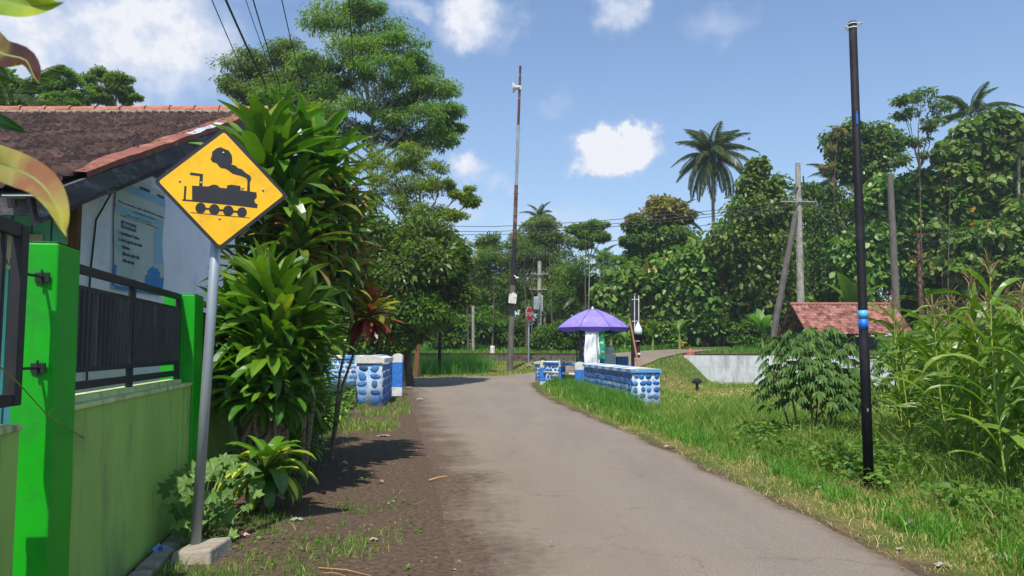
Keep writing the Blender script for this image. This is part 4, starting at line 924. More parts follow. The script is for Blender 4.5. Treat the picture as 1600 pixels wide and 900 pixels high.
# a wooden street pole hidden in the dracaena takes the wires
b = Vector((X(452, 44), 44, 0)); b.z = Hf(b.x, b.y)-.2
m = MB(); T_ = P(452, 150, 44); m.tube([b, T_], [.16, .12], 8); t = thing('utility_pole', 'wire pole hidden behind the top of the dracaena', 'utility pole', b, 0, 'utility poles'); child(m, 'shaft', M['wood_pole'], t)
span((358, 0), 27, (436, 172), 44, .045, 'thick black bundled cable hanging from the top left', .45, .3)
span((336, 0), 27, (410, 172), 44, .020, 'leftmost thin wire at the top left of the sky', .45, .3)
span((388, 0), 27, (446, 165), 44, .015, 'left wire of the close pair right of the thick cable', .45, .3)
span((399, 0), 27, (449, 166), 44, .026, 'right wire of the close pair right of the thick cable', .45, .3)
span((443, 0), 27, (484, 180), 45, .020, 'single thin wire running down above the dracaena top', .45, .3)
span((547, 0), 27, (563, 300), 46, .018, 'steep thin wire crossing the tall feathery tree', .45, .3)
A_ = [(560, 347), (560, 355), (560, 360), (590, 390)]; B_ = [(1010, 340), (1010, 348), (1010, 356), (1000, 372)]
for k, (a, b_) in enumerate(zip(A_, B_)):
    nm = ['top', 'second', 'third', 'lowest'][k]
    wire([P(a[0]-260, a[1]-14, 62), P(a[0]+210, a[1]+7, 55), P(b_[0]+236, 316-3+k*4, 50), P(1397, 330+k*14, 50.4), P(1437, 366+k*12, 52), P(1700, 330+k*14, 50)], .022, f'{nm} of the four wires crossing the sky behind the mast', sag=.25)

# ------------------------------------------------------------------ tiled shelter beyond the railway
sh = thing('shelter', 'open shelter with pinkish red tiled roof beyond the white wall', 'shelter')
YF, YR = 44.6, 47.0
Aa = P(1262, 522, YF); Bb = P(1428, 522, YF); Rr = P(1237, 476, YR); Rr2 = P(1392, 478, YR)
vd = Vector((0, YR-YF, Rr.z-Aa.z)); Lr = vd.length; vd.normalize()
lx = P(1238, 522, YF).x
# gable ends lean in towards the ridge: front slope is a trapezoid
rfm = roof_sheet('roof', Vector((Aa.x-.05, YF, Aa.z)), Vector((1, 0, 0)), vd, Bb.x-Aa.x+.15, Lr+.1, M['roof_red'], .24, .26, parent=sh, wave=.035, step=.035)
vb = Vector((0, -(YR-YF), Rr.z-Aa.z)).normalized()
roof_sheet('roof', Vector((Aa.x-.05, 2*YR-YF, Aa.z)), Vector((1, 0, 0)), vb, Bb.x-Aa.x+.15, Lr, M['roof_red'], .24, .26, parent=sh, wave=.035, step=.035)
m = MB()
for k in range(16): m.tube([(Aa.x-.1+k*.385, YR, Rr.z+.03), (Aa.x-.1+k*.385+.42, YR, Rr.z+.05)], .10, 8)
m.build('ridge_cap', M['roof_red'], rfm)
for i, (x, y) in enumerate(((Aa.x+.3, YF+.5), (Aa.x+2.9, YF+.5), (Bb.x-.6, YF+.5), (Aa.x+.3, 2*YR-YF-.5), (Bb.x-.6, 2*YR-YF-.5))):
    m = MB(); m.box((x, y, (1.0+Aa.z+.2)/2), (.13, .13, Aa.z+.2-1.0)); m.build('post', M['wood_pole'], sh)
m = MB()
for y in (YF+.5, 2*YR-YF-.5): m.box(((Aa.x+Bb.x)/2, y, Aa.z+.2), (Bb.x-Aa.x-.4, .12, .14))
for k in range(11): x = Aa.x+.15+k*.55; m.box((x, (YF+YR)/2, (Aa.z+Rr.z)/2-.1), (.05, YR-YF, .08), rot=Matrix.Rotation(atan2(Rr.z-Aa.z, YR-YF), 3, 'X'))
m.build('beams', M['wood_pole'], sh)
m = MB(); m.box(((Aa.x+Bb.x)/2, YR+1.6, 1.75), (Bb.x-Aa.x-.6, .1, 1.2)); m.box(((Aa.x+Bb.x)/2-.8, YR-.6, 1.65), (2.6, .8, .1)); m.build('back_panel', M['dark_wood'], sh)

# ------------------------------------------------------------------ stall with umbrella
KY = 30.0
def K(px, py, dy=0): return P(px, py, KY+dy)
kz = Hf(K(927, 500).x, KY)
t = thing('parasol', 'large purple parasol with dark hanging edge over the roadside stall', 'parasol', Vector((K(927, 500).x, KY, kz)))
cx, cy = K(926, 500).x, KY
m = MB(); m.tube([(cx, cy, kz-.1), (cx, cy, K(927, 486).z)], .03, 8); child(m, 'pole', M['white_paint'], t)
apz = K(927, 482).z; rimz = K(927, 512).z; RD_ = 1.46
m = MB(); n = 8; prof = [(0, 0), (.2, .10), (.42, .27), (.64, .49), (.83, .74), (1.0, 1.0)]
def rimpt(a, fr, fz_, dz=0):
    # straight edge between ribs
    k = a/(2*pi/n); k0 = math.floor(k); f = k-k0; a0 = k0*2*pi/n+.35; a1 = a0+2*pi/n
    x = cos(a0)*(1-f)+cos(a1)*f; y = sin(a0)*(1-f)+sin(a1)*f
    sag_ = .05*sin(pi*f)*fr
    return Vector((cx+x*fr*RD_, cy+y*fr*RD_, apz-(apz-rimz)*fz_ + dz))
sub = 6
for i in range(n*sub):
    a, b_ = i*2*pi/(n*sub), (i+1)*2*pi/(n*sub)
    for (r0, z0), (r1, z1) in zip(prof[:-1], prof[1:]):
        e = 1e-6
        m.add([rimpt(a+e, r0, z0), rimpt(a+e, r1, z1), rimpt(b_-e, r1, z1), rimpt(b_-e, r0, z0)], [(0, 1, 2, 3)])
can = child(m, 'canopy', M['purple'], t, smooth=False)
m = MB()
for i in range(n*sub):
    a, b_ = i*2*pi/(n*sub)+1e-6, (i+1)*2*pi/(n*sub)-1e-6
    pa, pb = rimpt(a, 1, 1), rimpt(b_, 1, 1)
    def low(p, a_):
        v = p-Vector((cx, cy, p.z)); return Vector((cx, cy, p.z)) + v*.975 - Vector((0, 0, .13+.07*abs(sin((a_-.0)*n/2))))
    m.add([pa, low(pa, a), low(pb, b_), pb], [(0, 1, 2, 3)])
o = m.build('valance', M['purple_dark'], can)
m = MB()
for k in range(n):
    a = k*2*pi/n+1e-6; m.tube([(cx, cy, apz-.02)]+[rimpt(a, r_, z_)-Vector((0, 0, .02)) for r_, z_ in prof[1:]], .012, 4); m.tube([(cx, cy, rimz+.05), rimpt(a, .62, .33)-Vector((0, 0, .02))], .01, 4)
m.lathe((cx, cy, apz), [(.06, -.02), (.04, .04), (0, .09)], 8)
child(m, 'ribs', M['white_paint'], t)
m = MB()
for k in range(n):
    a = k*2*pi/n+1e-6; m.tube([(cx, cy, apz)]+[rimpt(a, r_, z_)+Vector((0, 0, .004)) for r_, z_ in prof[1:]], .011, 4)
o = m.build('seams', M['purple_dark'], can)
st = thing('food_stall', 'small blue and teal wooden street stall under the purple parasol', 'stall', Vector((K(922, 560).x, KY+.3, kz)))
def kb(px0, px1, py0, py1, y, dep, mi=0, m=None):
    a = K(px0, py0, y); b_ = K(px1, py1, y); m.box(((a.x+b_.x)/2, KY+y+dep/2, (a.z+b_.z)/2), (abs(b_.x-a.x), dep, abs(a.z-b_.z)), mi)
m = MB(); kb(907, 938, 514, 566, .25, .6, 0, m); child(m, 'cabinet', M['blue_board'], st, bevel=.01)
m = MB(); kb(903, 944, 560, 592, .0, .9, 0, m); child(m, 'counter', M['teal'], st, bevel=.02)
m = MB(); 
for px in (901.5, 905.5): kb(px-1, px+1.2, 516, 600, .15, .07, 0, m)
kb(941, 943, 516, 600, .8, .07, 0, m); child(m, 'posts', M['rust_dark'], st)
m = MB(); rr = random.Random(2)
for k in range(8): m = MB(); kb(908+rr.random()*3, 911+rr.random()*3, 522+k*5, 525+k*5, .235, .01, 0, m); child(m, 'sachet', M['rust'] if k % 2 else M['yellow'], st)
# hanging cloths
def cloth(x0p, x1p, y0p, y1p, dy, amp, mat, name, label, cat, nf=5, extra=None, taper=0):
    m = MB(); nu_, nv_ = 28, 20; vs = []
    for j in range(nv_+1):
        for i in range(nu_+1):
            u, v = i/nu_, j/nv_; p = K(x0p+(x1p-x0p)*u + (v*taper*(u-.5)), y0p+(y1p-y0p)*v, dy)
            p.y += amp*(.35+.65*v)*sin(u*2*pi*nf+2.2*v+1.3*sin(3*v)) + .02*sin(v*11+u*5); p.x += .02*sin(v*7+u*3); p.z -= .04*sin(u*pi)*(1-v)+.02*sin(u*9)*v; vs.append(p)
    m.add(vs, [(j*(nu_+1)+i, j*(nu_+1)+i+1, (j+1)*(nu_+1)+i+1, (j+1)*(nu_+1)+i) for j in range(nv_) for i in range(nu_)])
    if extra:
        for (u0, u1, v0, v1, mi_) in extra:
            w2 = []; q = 10
            for j in range(q+1):
                for i in range(4):
                    u, v = u0+(u1-u0)*i/3, v0+(v1-v0)*j/q; p = K(x0p+(x1p-x0p)*u + (v*taper*(u-.5)), y0p+(y1p-y0p)*v, dy)
                    p.y += amp*(.35+.65*v)*sin(u*2*pi*nf+2.2*v+1.3*sin(3*v)) + .02*sin(v*11+u*5) - .006; p.x += .02*sin(v*7+u*3); p.z -= .04*sin(u*pi)*(1-v)+.02*sin(u*9)*v; w2.append(p)
            m.add(w2, [(j*4+i, j*4+i+1, (j+1)*4+i+1, (j+1)*4+i) for j in range(q) for i in range(3)], mi_)
    o = m.build(name, [mat, M['yellow'], M['black_metal']], smooth=True); tag(o, label, cat); return recenter(o)
cloth(914, 936, 514, 569, -1.25, .028, M['cloth_white'], 'white_cloth', 'long white cloth with dark side stripes hanging from the parasol over the stall', 'cloth', 3, [(.80, .84, .1, .97, 2), (.89, .92, .1, .97, 2)], 2)
cloth(934, 945, 513, 560, -1.2, .02, M['cloth_green'], 'green_cloth', 'green cloth with yellow spots hanging right beside the white cloth', 'cloth', 2, [(.5, .9, .2, .26, 1), (.3, .8, .42, .50, 1), (.5, .95, .75, .80, 1)])
# things at the right of the stall
m = MB(); a = K(958, 553, .5); vs = []
n_ = 18
for j in range(9):
    for i in range(n_):
        an = 2*pi*i/n_; r_ = (.62-.055*j)*(1+.10*sin(3*an+j)+.05*sin(5*an)); vs.append((a.x+cos(an)*r_*.9, a.y+sin(an)*r_*.5, kz+.12*j*(1.02+.06*sin(an*2))))
m.add(vs, [(j*n_+i, j*n_+(i+1) % n_, (j+1)*n_+(i+1) % n_, (j+1)*n_+i) for j in range(8) for i in range(n_)]+[tuple(8*n_+i for i in range(n_))])
o = m.build('covered_goods', M['tarp'], smooth=True); tag(o, 'dark grey tarpaulin draped over goods under the right side of the parasol', 'tarpaulin'); recenter(o)
m = MB(); a = K(951, 546, .35); m.lathe(a, [(0, -.16), (.17, -.15), (.2, -.02), (.2, .1), (.21, .11), (.17, .12), (.04, .17), (.04, .2), (0, .2)], 16); m.tube([a+Vector((-.2, 0, 0)), a+Vector((-.27, 0, .03)), a+Vector((-.2, 0, .07))], .015, 5)
m.box(a-Vector((0, 0, .6)), (.5, .4, .86)); o = m.build('metal_pot', M['zinc']); tag(o, 'shiny metal pot on a stand right of the green cloth', 'pot'); recenter(o)
m = MB(); a = K(972, 567, .3); m.box(a, (.45, .4, .5)); 
for k in range(5): m.box(a+Vector((0, -.205, -.2+k*.1)), (.44, .01, .05))
o = m.build('blue_crate', M['blue_board'], bevel=.01); tag(o, 'faded blue crate behind the bridge wall beside the leaning stick', 'crate'); recenter(o)
b = K(992, 560, 1.0); b.z = Hf(b.x, b.y)
t = thing('frame_post', 'black upright post with two white ladder-like rails right of the parasol', 'post', b)
m = MB(); a = K(987.5, 460, 1.0); m.tube([Vector((a.x, a.y, b.z-.1)), a], .07, 8); m.box(K(994, 490, 1.05), (.30, .05, 1.5)); child(m, 'post', M['black_metal'], t)
m = MB()
for px in (991.5, 998): q = K(px, 462, .95); q2 = K(px, 522, .95); m.tube([q, q2], .022, 6)
for py in (468, 502): m.tube([K(987, py, .94), K(999, py, .94)], .016, 6)
child(m, 'ladder_rails', M['white_paint'], t)
m = MB(); vs = []
for j in range(13):
    for i in range(9):
        p = K(990.5+i*1.25+.6*sin(j*.5), 519+j*3.3, .8); p.y += .04*sin(i*1.1+j*.4); vs.append(p)
m.add(vs, [(j*9+i, j*9+i+1, (j+1)*9+i+1, (j+1)*9+i) for j in range(12) for i in range(8)])
m.box(K(998.5, 553.5, .72), (.12, .01, .1), 1); m.box(K(996, 533, .72), (.2, .01, .025), 1)
o = m.build('maroon_banner', [M['maroon'], M['white_paint']], smooth=True); tag(o, 'narrow dark maroon banner hanging below the white ladder rails', 'banner'); recenter(o)
m = MB(); a = K(997, 515, .7); m.lathe(a, [(.02, .3), (.09, .17), (.16, 0), (.17, -.12), (.12, -.2), (0, -.2)], 12); o = m.build('white_bag', M['cloth_white'], smooth=True); tag(o, 'small white cloth bag hung on top of the maroon banner', 'bag'); recenter(o)
m = MB(); m.tube([K(983.5, 497, -.3), K(990.5, 534, -.4), K(998.5, 577, -.5)], [.028, .032, .036], 7); o = m.build('bamboo_stick', M['bamboo']); tag(o, 'long bamboo stick leaning between parasol and maroon banner', 'stick'); recenter(o)

# ------------------------------------------------------------------ foliage builders
LM = {}
def lm(key, stops, **k): LM[key] = leafmat(key, stops, **k)
lm('feathery_leaf', [(0, (0.067, 0.133, 0.030)), (.5, (0.138, 0.231, 0.044)), (1, (0.259, 0.340, 0.068))])
lm('feathery_leaf_bright', [(0, (0.064, 0.135, 0.016)), (.5, (0.121, 0.223, 0.027)), (1, (0.198, 0.284, 0.047))])
lm('yellow_green_leaf', [(0, (0.100, 0.163, 0.015)), (.5, (0.188, 0.263, 0.025)), (1, (0.300, 0.338, 0.050))])
lm('dark_leaf', [(0, (0.049, 0.099, 0.028)), (.5, (0.108, 0.186, 0.037)), (1, (0.227, 0.309, 0.059))], rough=.35)
lm('broad_leaf', [(0, (0.058, 0.143, 0.024)), (.45, (0.116, 0.236, 0.035)), (.9, (0.224, 0.338, 0.061)), (.982, (0.273, 0.372, 0.086)), (.986, (0.740, 0.170, 0.035)), (.991, (0.585, 0.372, 0.052)), (1, (0.390, 0.508, 0.174))], rough=.4, trans=.35)
lm('broad_leaf_dark', [(0, (0.057, 0.131, 0.025)), (.5, (0.137, 0.250, 0.036)), (.97, (0.272, 0.366, 0.061)), (1, (0.464, 0.440, 0.098))], rough=.38)
lm('tan_leaf', [(0, (0.065, 0.078, 0.026)), (.4, (0.182, 0.156, 0.065)), (1, (0.390, 0.299, 0.156))], rough=.7)
lm('palm_leaf', [(0, (0.024, 0.059, 0.015)), (.5, (0.061, 0.104, 0.024)), (.9, (0.115, 0.142, 0.033)), (1, (0.216, 0.168, 0.066))], rough=.35)
lm('hedge_leaf', [(0, (0.041, 0.105, 0.015)), (.5, (0.097, 0.197, 0.022)), (1, (0.179, 0.276, 0.037))])
lm('banana_leaf', [(0, (0.069, 0.161, 0.021)), (.6, (0.127, 0.241, 0.034)), (1, (0.184, 0.299, 0.057))], trans=.4)
lm('dracaena_leaf', [(0, (0.047, 0.137, 0.013)), (.5, (0.087, 0.212, 0.018)), (.86, (0.166, 0.307, 0.022)), (1, (0.372, 0.404, 0.037))], rough=.33, trans=.3, spec=.5)
lm('dracaena_old_leaf', [(0, (0.044, 0.113, 0.014)), (.45, (0.101, 0.189, 0.023)), (.75, (0.216, 0.240, 0.034)), (.9, (0.354, 0.216, 0.092)), (1, (0.278, 0.063, 0.034))], rough=.38, trans=.3)
lm('red_leaf', [(0, (.07, .016, .02)), (.25, (.16, .03, .025)), (.42, (.30, .08, .03)), (.55, (.14, .15, .02)), (.75, (.30, .30, .03)), (1, (.62, .52, .04))], rough=.35, trans=.3, tcol=(1.2, 1.0, .5))
lm('vine_leaf', [(0, (0.065, 0.169, 0.026)), (.5, (0.117, 0.260, 0.039)), (1, (0.208, 0.351, 0.065))], trans=.35)
lm('corn_leaf', [(0, (0.097, 0.184, 0.023)), (.6, (0.184, 0.288, 0.037)), (.9, (0.283, 0.350, 0.051)), (1, (0.651, 0.472, 0.103))], rough=.36, trans=.4, spec=.5)
lm('tassel', [(0, (0.220, 0.150, 0.060)), (1, (0.400, 0.300, 0.140))], rough=.8, trans=.2, tcol=(1, 1, 1))
lm('cassava_leaf', [(0, (0.047, 0.131, 0.026)), (.6, (0.094, 0.213, 0.042)), (1, (0.168, 0.297, 0.065))], rough=.55, trans=.3, spec=.25)
lm('grass_green', [(0, (0.081, 0.173, 0.020)), (.45, (0.154, 0.286, 0.030)), (.8, (0.254, 0.363, 0.049)), (.9, (0.453, 0.416, 0.116)), (1, (0.653, 0.502, 0.198))], rough=.5, trans=.35)
lm('grass_lush', [(0, (0.060, 0.165, 0.015)), (.6, (0.120, 0.277, 0.027)), (1, (0.210, 0.375, 0.045))], rough=.5, trans=.4)
lm('grass_dry', [(0, (0.155, 0.202, 0.031)), (.35, (0.295, 0.310, 0.062)), (.6, (0.465, 0.388, 0.139)), (1, (0.651, 0.512, 0.248))], rough=.7, trans=.25)
lm('weed_leaf', [(0, (0.05, 0.12, 0.014)), (.6, (0.11, 0.215, 0.024)), (1, (0.19, 0.30, 0.04))], trans=.3)
def unit(a): return a/np.maximum(np.linalg.norm(a, axis=-1, keepdims=True), 1e-9)
def leaf_arrays(C, A, B, Ls, W, shape='diamond', droop=.15):
    n = len(C); Nn = unit(np.cross(A, B)); Ls = Ls[:, None]; W = W[:, None]; dn = np.array([0, 0, -1.0])
    if shape == 'diamond':
        v = np.stack([C, C+A*Ls*.45+B*W*.5, C+A*Ls+dn*Ls*droop, C+A*Ls*.45-B*W*.5], 1); f = np.arange(n*4).reshape(n, 4); return v.reshape(-1, 3), f
    f_ = .12
    v = np.stack([C, C+A*Ls*.22+B*W*.40+Nn*W*f_, C+A*Ls*.60+B*W*.5+Nn*W*f_+dn*Ls*droop*.3, C+A*Ls+dn*Ls*droop, C+A*Ls*.60-B*W*.5+Nn*W*f_+dn*Ls*droop*.3, C+A*Ls*.22-B*W*.40+Nn*W*f_], 1)
    b = np.arange(n)[:, None]*6; f = np.concatenate([b+[0, 1, 2, 3], b+[0, 3, 4, 5]], 0); return v.reshape(-1, 3), f
def cloud(rng, clumps, per, L0, wr, flat=.6, droop=.15, down=.25, tilt=.7, shape='diamond', lv=.35):
    c = np.repeat(clumps, per, 0); n = len(c)
    g = rng.normal(0, 1, (n, 3)); rad = np.linalg.norm(g, axis=1, keepdims=True); g = g/np.maximum(rad, .01)*np.minimum(rad, 1.9)*.55
    pos = c[:, :3] + g*c[:, 3:4]*np.array([1, 1, flat])
    A = unit(g*np.array([1, 1, .5]) + rng.normal(0, .45, (n, 3)) + np.array([0, 0, -down])); up = unit(np.array([0, 0, 1.0]) + rng.normal(0, tilt, (n, 3)))
    B = unit(np.cross(A, up)); Ls = L0*(1+lv*rng.uniform(-1, 1, n)); W = Ls*wr*(1+.2*rng.uniform(-1, 1, n))
    return leaf_arrays(pos, A, B, Ls, W, shape, droop)
def tubes_np(m, pts, rad, n=5): m.tube(pts, rad, n, cap=False)
def tree(name, label, cat, d, base_px, blobs, per, L0, wr, leaf, bark, seed, group=None, trunk_r=.16, flat=.6, cpb=7, cr=.32, shape='diamond', down=.25, tilt=.7, lean=0, fork=.45, base_y=None, branch_r=.045, droop=.15, twigs=True):
    """blobs: (px, py, half-width px, half-height px, depth offset m[, leaf slot]) traced from the photograph, at the tree's own distance"""
    rng = np.random.RandomState(seed); r = random.Random(seed)
    bx = X(base_px, d); by = d; bz = Hf(bx, by); base = Vector((bx, by, bz))
    t = thing(name, label, cat, base, 0, group); k = d/F
    cs = []; m = MB(); tops = max(P(b[0], b[1], d).z for b in blobs); 
    mean = sum((P(b[0], b[1], d) for b in blobs), Vector())/len(blobs)
    th = max((tops-bz)*.72, .5); topx = mean.x - bx
    tp = [Vector((0, 0, -.25))] + [Vector((topx*.8*(f**1.6)+r.uniform(-.1, .1)*trunk_r*4, r.uniform(-.1, .1)*trunk_r*4, th*f)) for f in (.2, .4, .6, .8, 1.0)]
    tr_ = [trunk_r*1.35, trunk_r, trunk_r*.85, trunk_r*.7, trunk_r*.5, trunk_r*.3]
    m.tube(tp, tr_, 8, cap=False)
    def trunk_at(z):
        f = min(max(z/th, 0.0), .999)*5; i = int(f); return tp[i].lerp(tp[i+1], f-i) if i > 0 else Vector((0, 0, 0)).lerp(tp[1], f)
    verts = []; faces = []; off_ = 0; mids = []
    for b in blobs:
        px, py, rx, ry, dd = b[:5]; c = P(px, py, d+dd)-base; ex, ez = rx*k, ry*k; ey = max(ex*.75, .3)
        z0 = max(th*fork*.6, min(th*.97, c.z - (abs(c.x-topx*.5)*.75+.3))); st_ = trunk_at(z0); mid = st_.lerp(c, .55)+Vector((r.uniform(-.2, .2), r.uniform(-.2, .2), -.12*ex))
        br = branch_r*(1+.4*r.random()); m.tube([st_, mid, c], [br*1.2, br*.75, br*.35], 5, cap=False)
        cl = []
        for _ in range(max(3, int(cpb))):
            v = rng.normal(0, 1, 3); v /= np.linalg.norm(v)+1e-6; rr_ = rng.uniform(.45, 1)**.6
            q = np.array([c.x+v[0]*ex*rr_, c.y+v[1]*ey*rr_, c.z+v[2]*ez*rr_]); cr_ = cr*min(ex, ez*1.6)*rng.uniform(1.1, 2.0)
            cl.append([q[0], q[1], q[2], cr_])
            if twigs: m.tube([mid.lerp(c, rng.uniform(.3, 1)), Vector(q.tolist())], [br*.3, br*.1], 3, cap=False)
        v_, f_ = cloud(rng, np.array(cl), int(per), L0, wr, flat, droop, down, tilt, shape)
        mi_ = b[5] if len(b) > 5 else 0; verts.append(v_); faces.append(f_+off_); off_ += len(v_); mids.append(np.full(len(f_), mi_))
    o = m.build('trunk', M[bark], None, smooth=True); o.parent = t
    mats = [LM[x] for x in (leaf if isinstance(leaf, (list, tuple)) else [leaf])]
    o = npmesh('crown', np.concatenate(verts), [np.concatenate(faces)], mats, t, np.concatenate(mids) if len(mats) > 1 else None)
    return t
# ------------------------------------------------------------------ the tall feathery trees on the left
tree('feathery_tree', 'tallest feathery green tree with pale forked trunk in the upper left centre', 'tree', 38, 578,
     [(520, 30, 50, 22, 0), (580, 45, 58, 24, 1), (545, 78, 48, 20, -1), (625, 75, 45, 20, 0, 1), (650, 105, 34, 16, 1), (490, 98, 40, 18, 0), (600, 108, 48, 16, -1.5, 1), (675, 138, 40, 16, 0), (630, 145, 48, 16, 1),
      (535, 120, 50, 18, 1), (495, 140, 52, 18, 0, 1), (696, 172, 28, 13, 0), (645, 185, 56, 18, -.5), (605, 212, 52, 16, 1.2, 1), (680, 215, 40, 14, 0), (525, 168, 48, 16, -1), (540, 205, 48, 15, 1), (610, 168, 32, 11, 2), (465, 165, 42, 15, 1), (560, 12, 38, 14, 0), (700, 200, 22, 10, 1), (430, 150, 40, 14, 0, 1)],
     135, .19, .30, ['feathery_leaf', 'feathery_leaf_bright'], 'bark_pale', 11, trunk_r=.2, flat=.42, cpb=22, cr=.36, branch_r=.06, droop=.3)
tree('feathery_tree', 'feathery green tree reaching left over the house ridge behind the overhead wires', 'tree', 40, 452,
     [(380, 95, 38, 20, 0), (365, 130, 26, 16, 0), (420, 110, 38, 20, 1), (400, 145, 40, 16, 0), (450, 135, 40, 24, 0), (445, 80, 30, 18, 0), (470, 110, 34, 22, 1), (455, 165, 36, 18, 0)],
     125, .19, .30, 'feathery_leaf', 'bark', 12, trunk_r=.17, flat=.42, cpb=20, cr=.36, droop=.3)
tree('feathery_tree', 'sparse yellow-green tree with thin bare twigs below the tall feathery tree', 'tree', 36, 640,
     [(600, 250, 42, 16, 0), (640, 240, 34, 14, 0), (665, 262, 36, 14, 1), (610, 285, 44, 16, 0), (690, 285, 28, 10, 0), (655, 300, 40, 16, 0), (722, 300, 24, 9, 0), (705, 335, 24, 9, 0), (600, 315, 40, 18, 0), (735, 312, 14, 10, 0), (660, 330, 36, 14, 0)],
     120, .16, .34, 'yellow_green_leaf', 'bark_pale', 13, trunk_r=.10, flat=.5, cpb=15, cr=.28, branch_r=.035)
tree('dense_tree', 'dark dense round-crowned tree standing at the left corner of the junction', 'tree', 33, 640,
     [(610, 370, 50, 35, 0), (660, 375, 46, 34, 0), (690, 410, 36, 34, 0), (600, 425, 50, 40, 0), (650, 430, 50, 36, -1), (700, 450, 26, 28, 0), (590, 480, 44, 34, 0), (560, 400, 36, 50, 1), (640, 480, 48, 30, 0), (565, 460, 30, 40, 0), (600, 535, 30, 26, 0), (580, 560, 30, 22, 0), (596, 578, 22, 12, 0)],
     520, .26, .42, 'dark_leaf', 'bark', 14, trunk_r=.2, flat=.8, cpb=10, cr=.40)
tree('leafy_bush', 'glossy mid green bush below the dark dense tree', 'bush', 31.5, 632,
     [(615, 500, 36, 26, 0), (648, 492, 36, 20, 0), (676, 488, 26, 16, 0), (600, 535, 28, 28, 0), (624, 528, 20, 18, .5), (580, 545, 26, 24, 0), (548, 530, 30, 26, 0), (602, 565, 14, 14, 0)],
     380, .22, .45, ['hedge_leaf', 'dark_leaf'], 'bark', 15, trunk_r=.08, flat=.8, cpb=9, cr=.40)
tree('feathery_tree', 'small feathery tree beyond the house ridge at the far left', 'tree', 40, 165,
     [(150, 122, 30, 16, 0), (185, 130, 26, 16, 0), (170, 150, 36, 14, 0), (200, 152, 16, 12, 0), (140, 150, 26, 14, 0)], 260, .18, .30, 'feathery_leaf', 'bark_pale', 16, trunk_r=.10, flat=.45, cpb=12, cr=.22)
tree('feathery_tree', 'feathery tree left of the small one beyond the house ridge', 'tree', 38, 95,
     [(95, 120, 30, 14, 0), (70, 140, 26, 16, 0), (110, 140, 30, 16, 0), (85, 160, 40, 14, 0), (120, 162, 26, 12, 0)], 260, .18, .30, 'feathery_leaf', 'bark_pale', 17, trunk_r=.12, flat=.45, cpb=12, cr=.22)
tree('leafy_tree', 'dark leafy tree behind the left end of the house ridge', 'tree', 34, 20,
     [(10, 140, 30, 26, 0), (35, 165, 30, 16, 0), (-30, 130, 36, 30, 0), (0, 170, 30, 16, 0)], 260, .35, .4, 'dark_leaf', 'bark', 18, trunk_r=.14, cpb=8)

# ------------------------------------------------------------------ trees beyond the railway
GT = 'trees beyond the railway'
mid = [
 (62, 735, [(725, 430, 34, 24, 0), (745, 400, 34, 16, 0), (715, 465, 36, 26, 0), (760, 445, 30, 26, 0), (740, 490, 34, 24, 0)], 'feathery_leaf_bright', 'bright feathery tree just left of the tall mast base', .09),
 (64, 785, [(775, 378, 34, 11, 0), (800, 395, 40, 18, 0), (770, 415, 34, 18, 0), (805, 435, 34, 22, 0), (780, 460, 32, 22, 0)], 'feathery_leaf_bright', 'feathery tree standing directly behind the tall mast', .11),
 (66, 852, [(845, 352, 30, 13, 0), (828, 372, 34, 14, 0), (866, 376, 34, 14, 0), (845, 400, 40, 20, 0), (880, 410, 34, 20, 0), (830, 430, 36, 22, 0), (870, 445, 36, 22, 0)], 'feathery_leaf', 'tallest feathery tree behind the transformer pole', .13),
 (63, 905, [(900, 430, 32, 18, 0), (885, 465, 34, 22, 0), (920, 455, 26, 18, 0), (900, 490, 30, 16, 0)], 'feathery_leaf_bright', 'feathery tree behind the purple parasol', .1),
 (60, 919, [(905, 358, 16, 6, 0), (930, 352, 18, 6, 0), (922, 366, 24, 7, 0), (940, 370, 14, 5, 0), (912, 380, 12, 5, 0)], 'feathery_leaf', 'slim tree with small flat crown on a long thin trunk behind the parasol', .07),
 (70, 960, [(960, 400, 26, 9, 0), (975, 408, 18, 9, 0), (950, 430, 34, 14, 0), (985, 435, 26, 14, 0)], 'feathery_leaf', 'low flat crowned tree in the gap right of the slim solitary tree', .1),
]
for i, (d, bp, bl, lf, lab, tr_) in enumerate(mid):
    sparse = 'solitary' in lab
    tree('feathery_tree', lab, 'tree', d, bp, bl, 180 if sparse else 230, .27, .30, lf, 'bark_pale', 30+i, GT, trunk_r=tr_, flat=.5, cpb=9 if sparse else 14, cr=.36, branch_r=.04)
def backdrop(i, d, px, top, w_, lf, lab, n_=6, L0=.5, wr=.5, per=150, shape='diamond', bark='bark', nm='leafy_tree'):
    r = random.Random(900+i); bl = []
    for k in range(n_):
        f = k/(n_-1); py = top+12+(535-top)*f*.80; ww = w_*(.55+.45*sin(pi*min(1, f*.9+.15)))
        for sx in (-.5, .5): bl.append((px+sx*ww*r.uniform(.6, 1.1), py+r.uniform(-8, 8), ww*.55, (535-top)/n_*.62, r.uniform(-1, 1)))
    tree(nm, lab, 'tree', d, px, bl, per, L0, wr, lf, bark, 900+i, GT, trunk_r=.13, flat=.7, cpb=5, cr=.42, shape=shape, twigs=False)
bd = [(72, 700, 440, 60), (74, 765, 430, 50), (73, 820, 440, 55), (75, 880, 430, 55), (72, 935, 455, 50), (74, 985, 430, 50), (78, 650, 420, 60), (71, 1040, 400, 60), (70, 1100, 380, 60), (68, 1160, 350, 60), (70, 1235, 320, 60), (66, 1300, 330, 60),
      (64, 1370, 330, 60), (62, 1440, 340, 60), (60, 1510, 320, 60), (58, 1580, 330, 60), (57, 1650, 260, 70)]
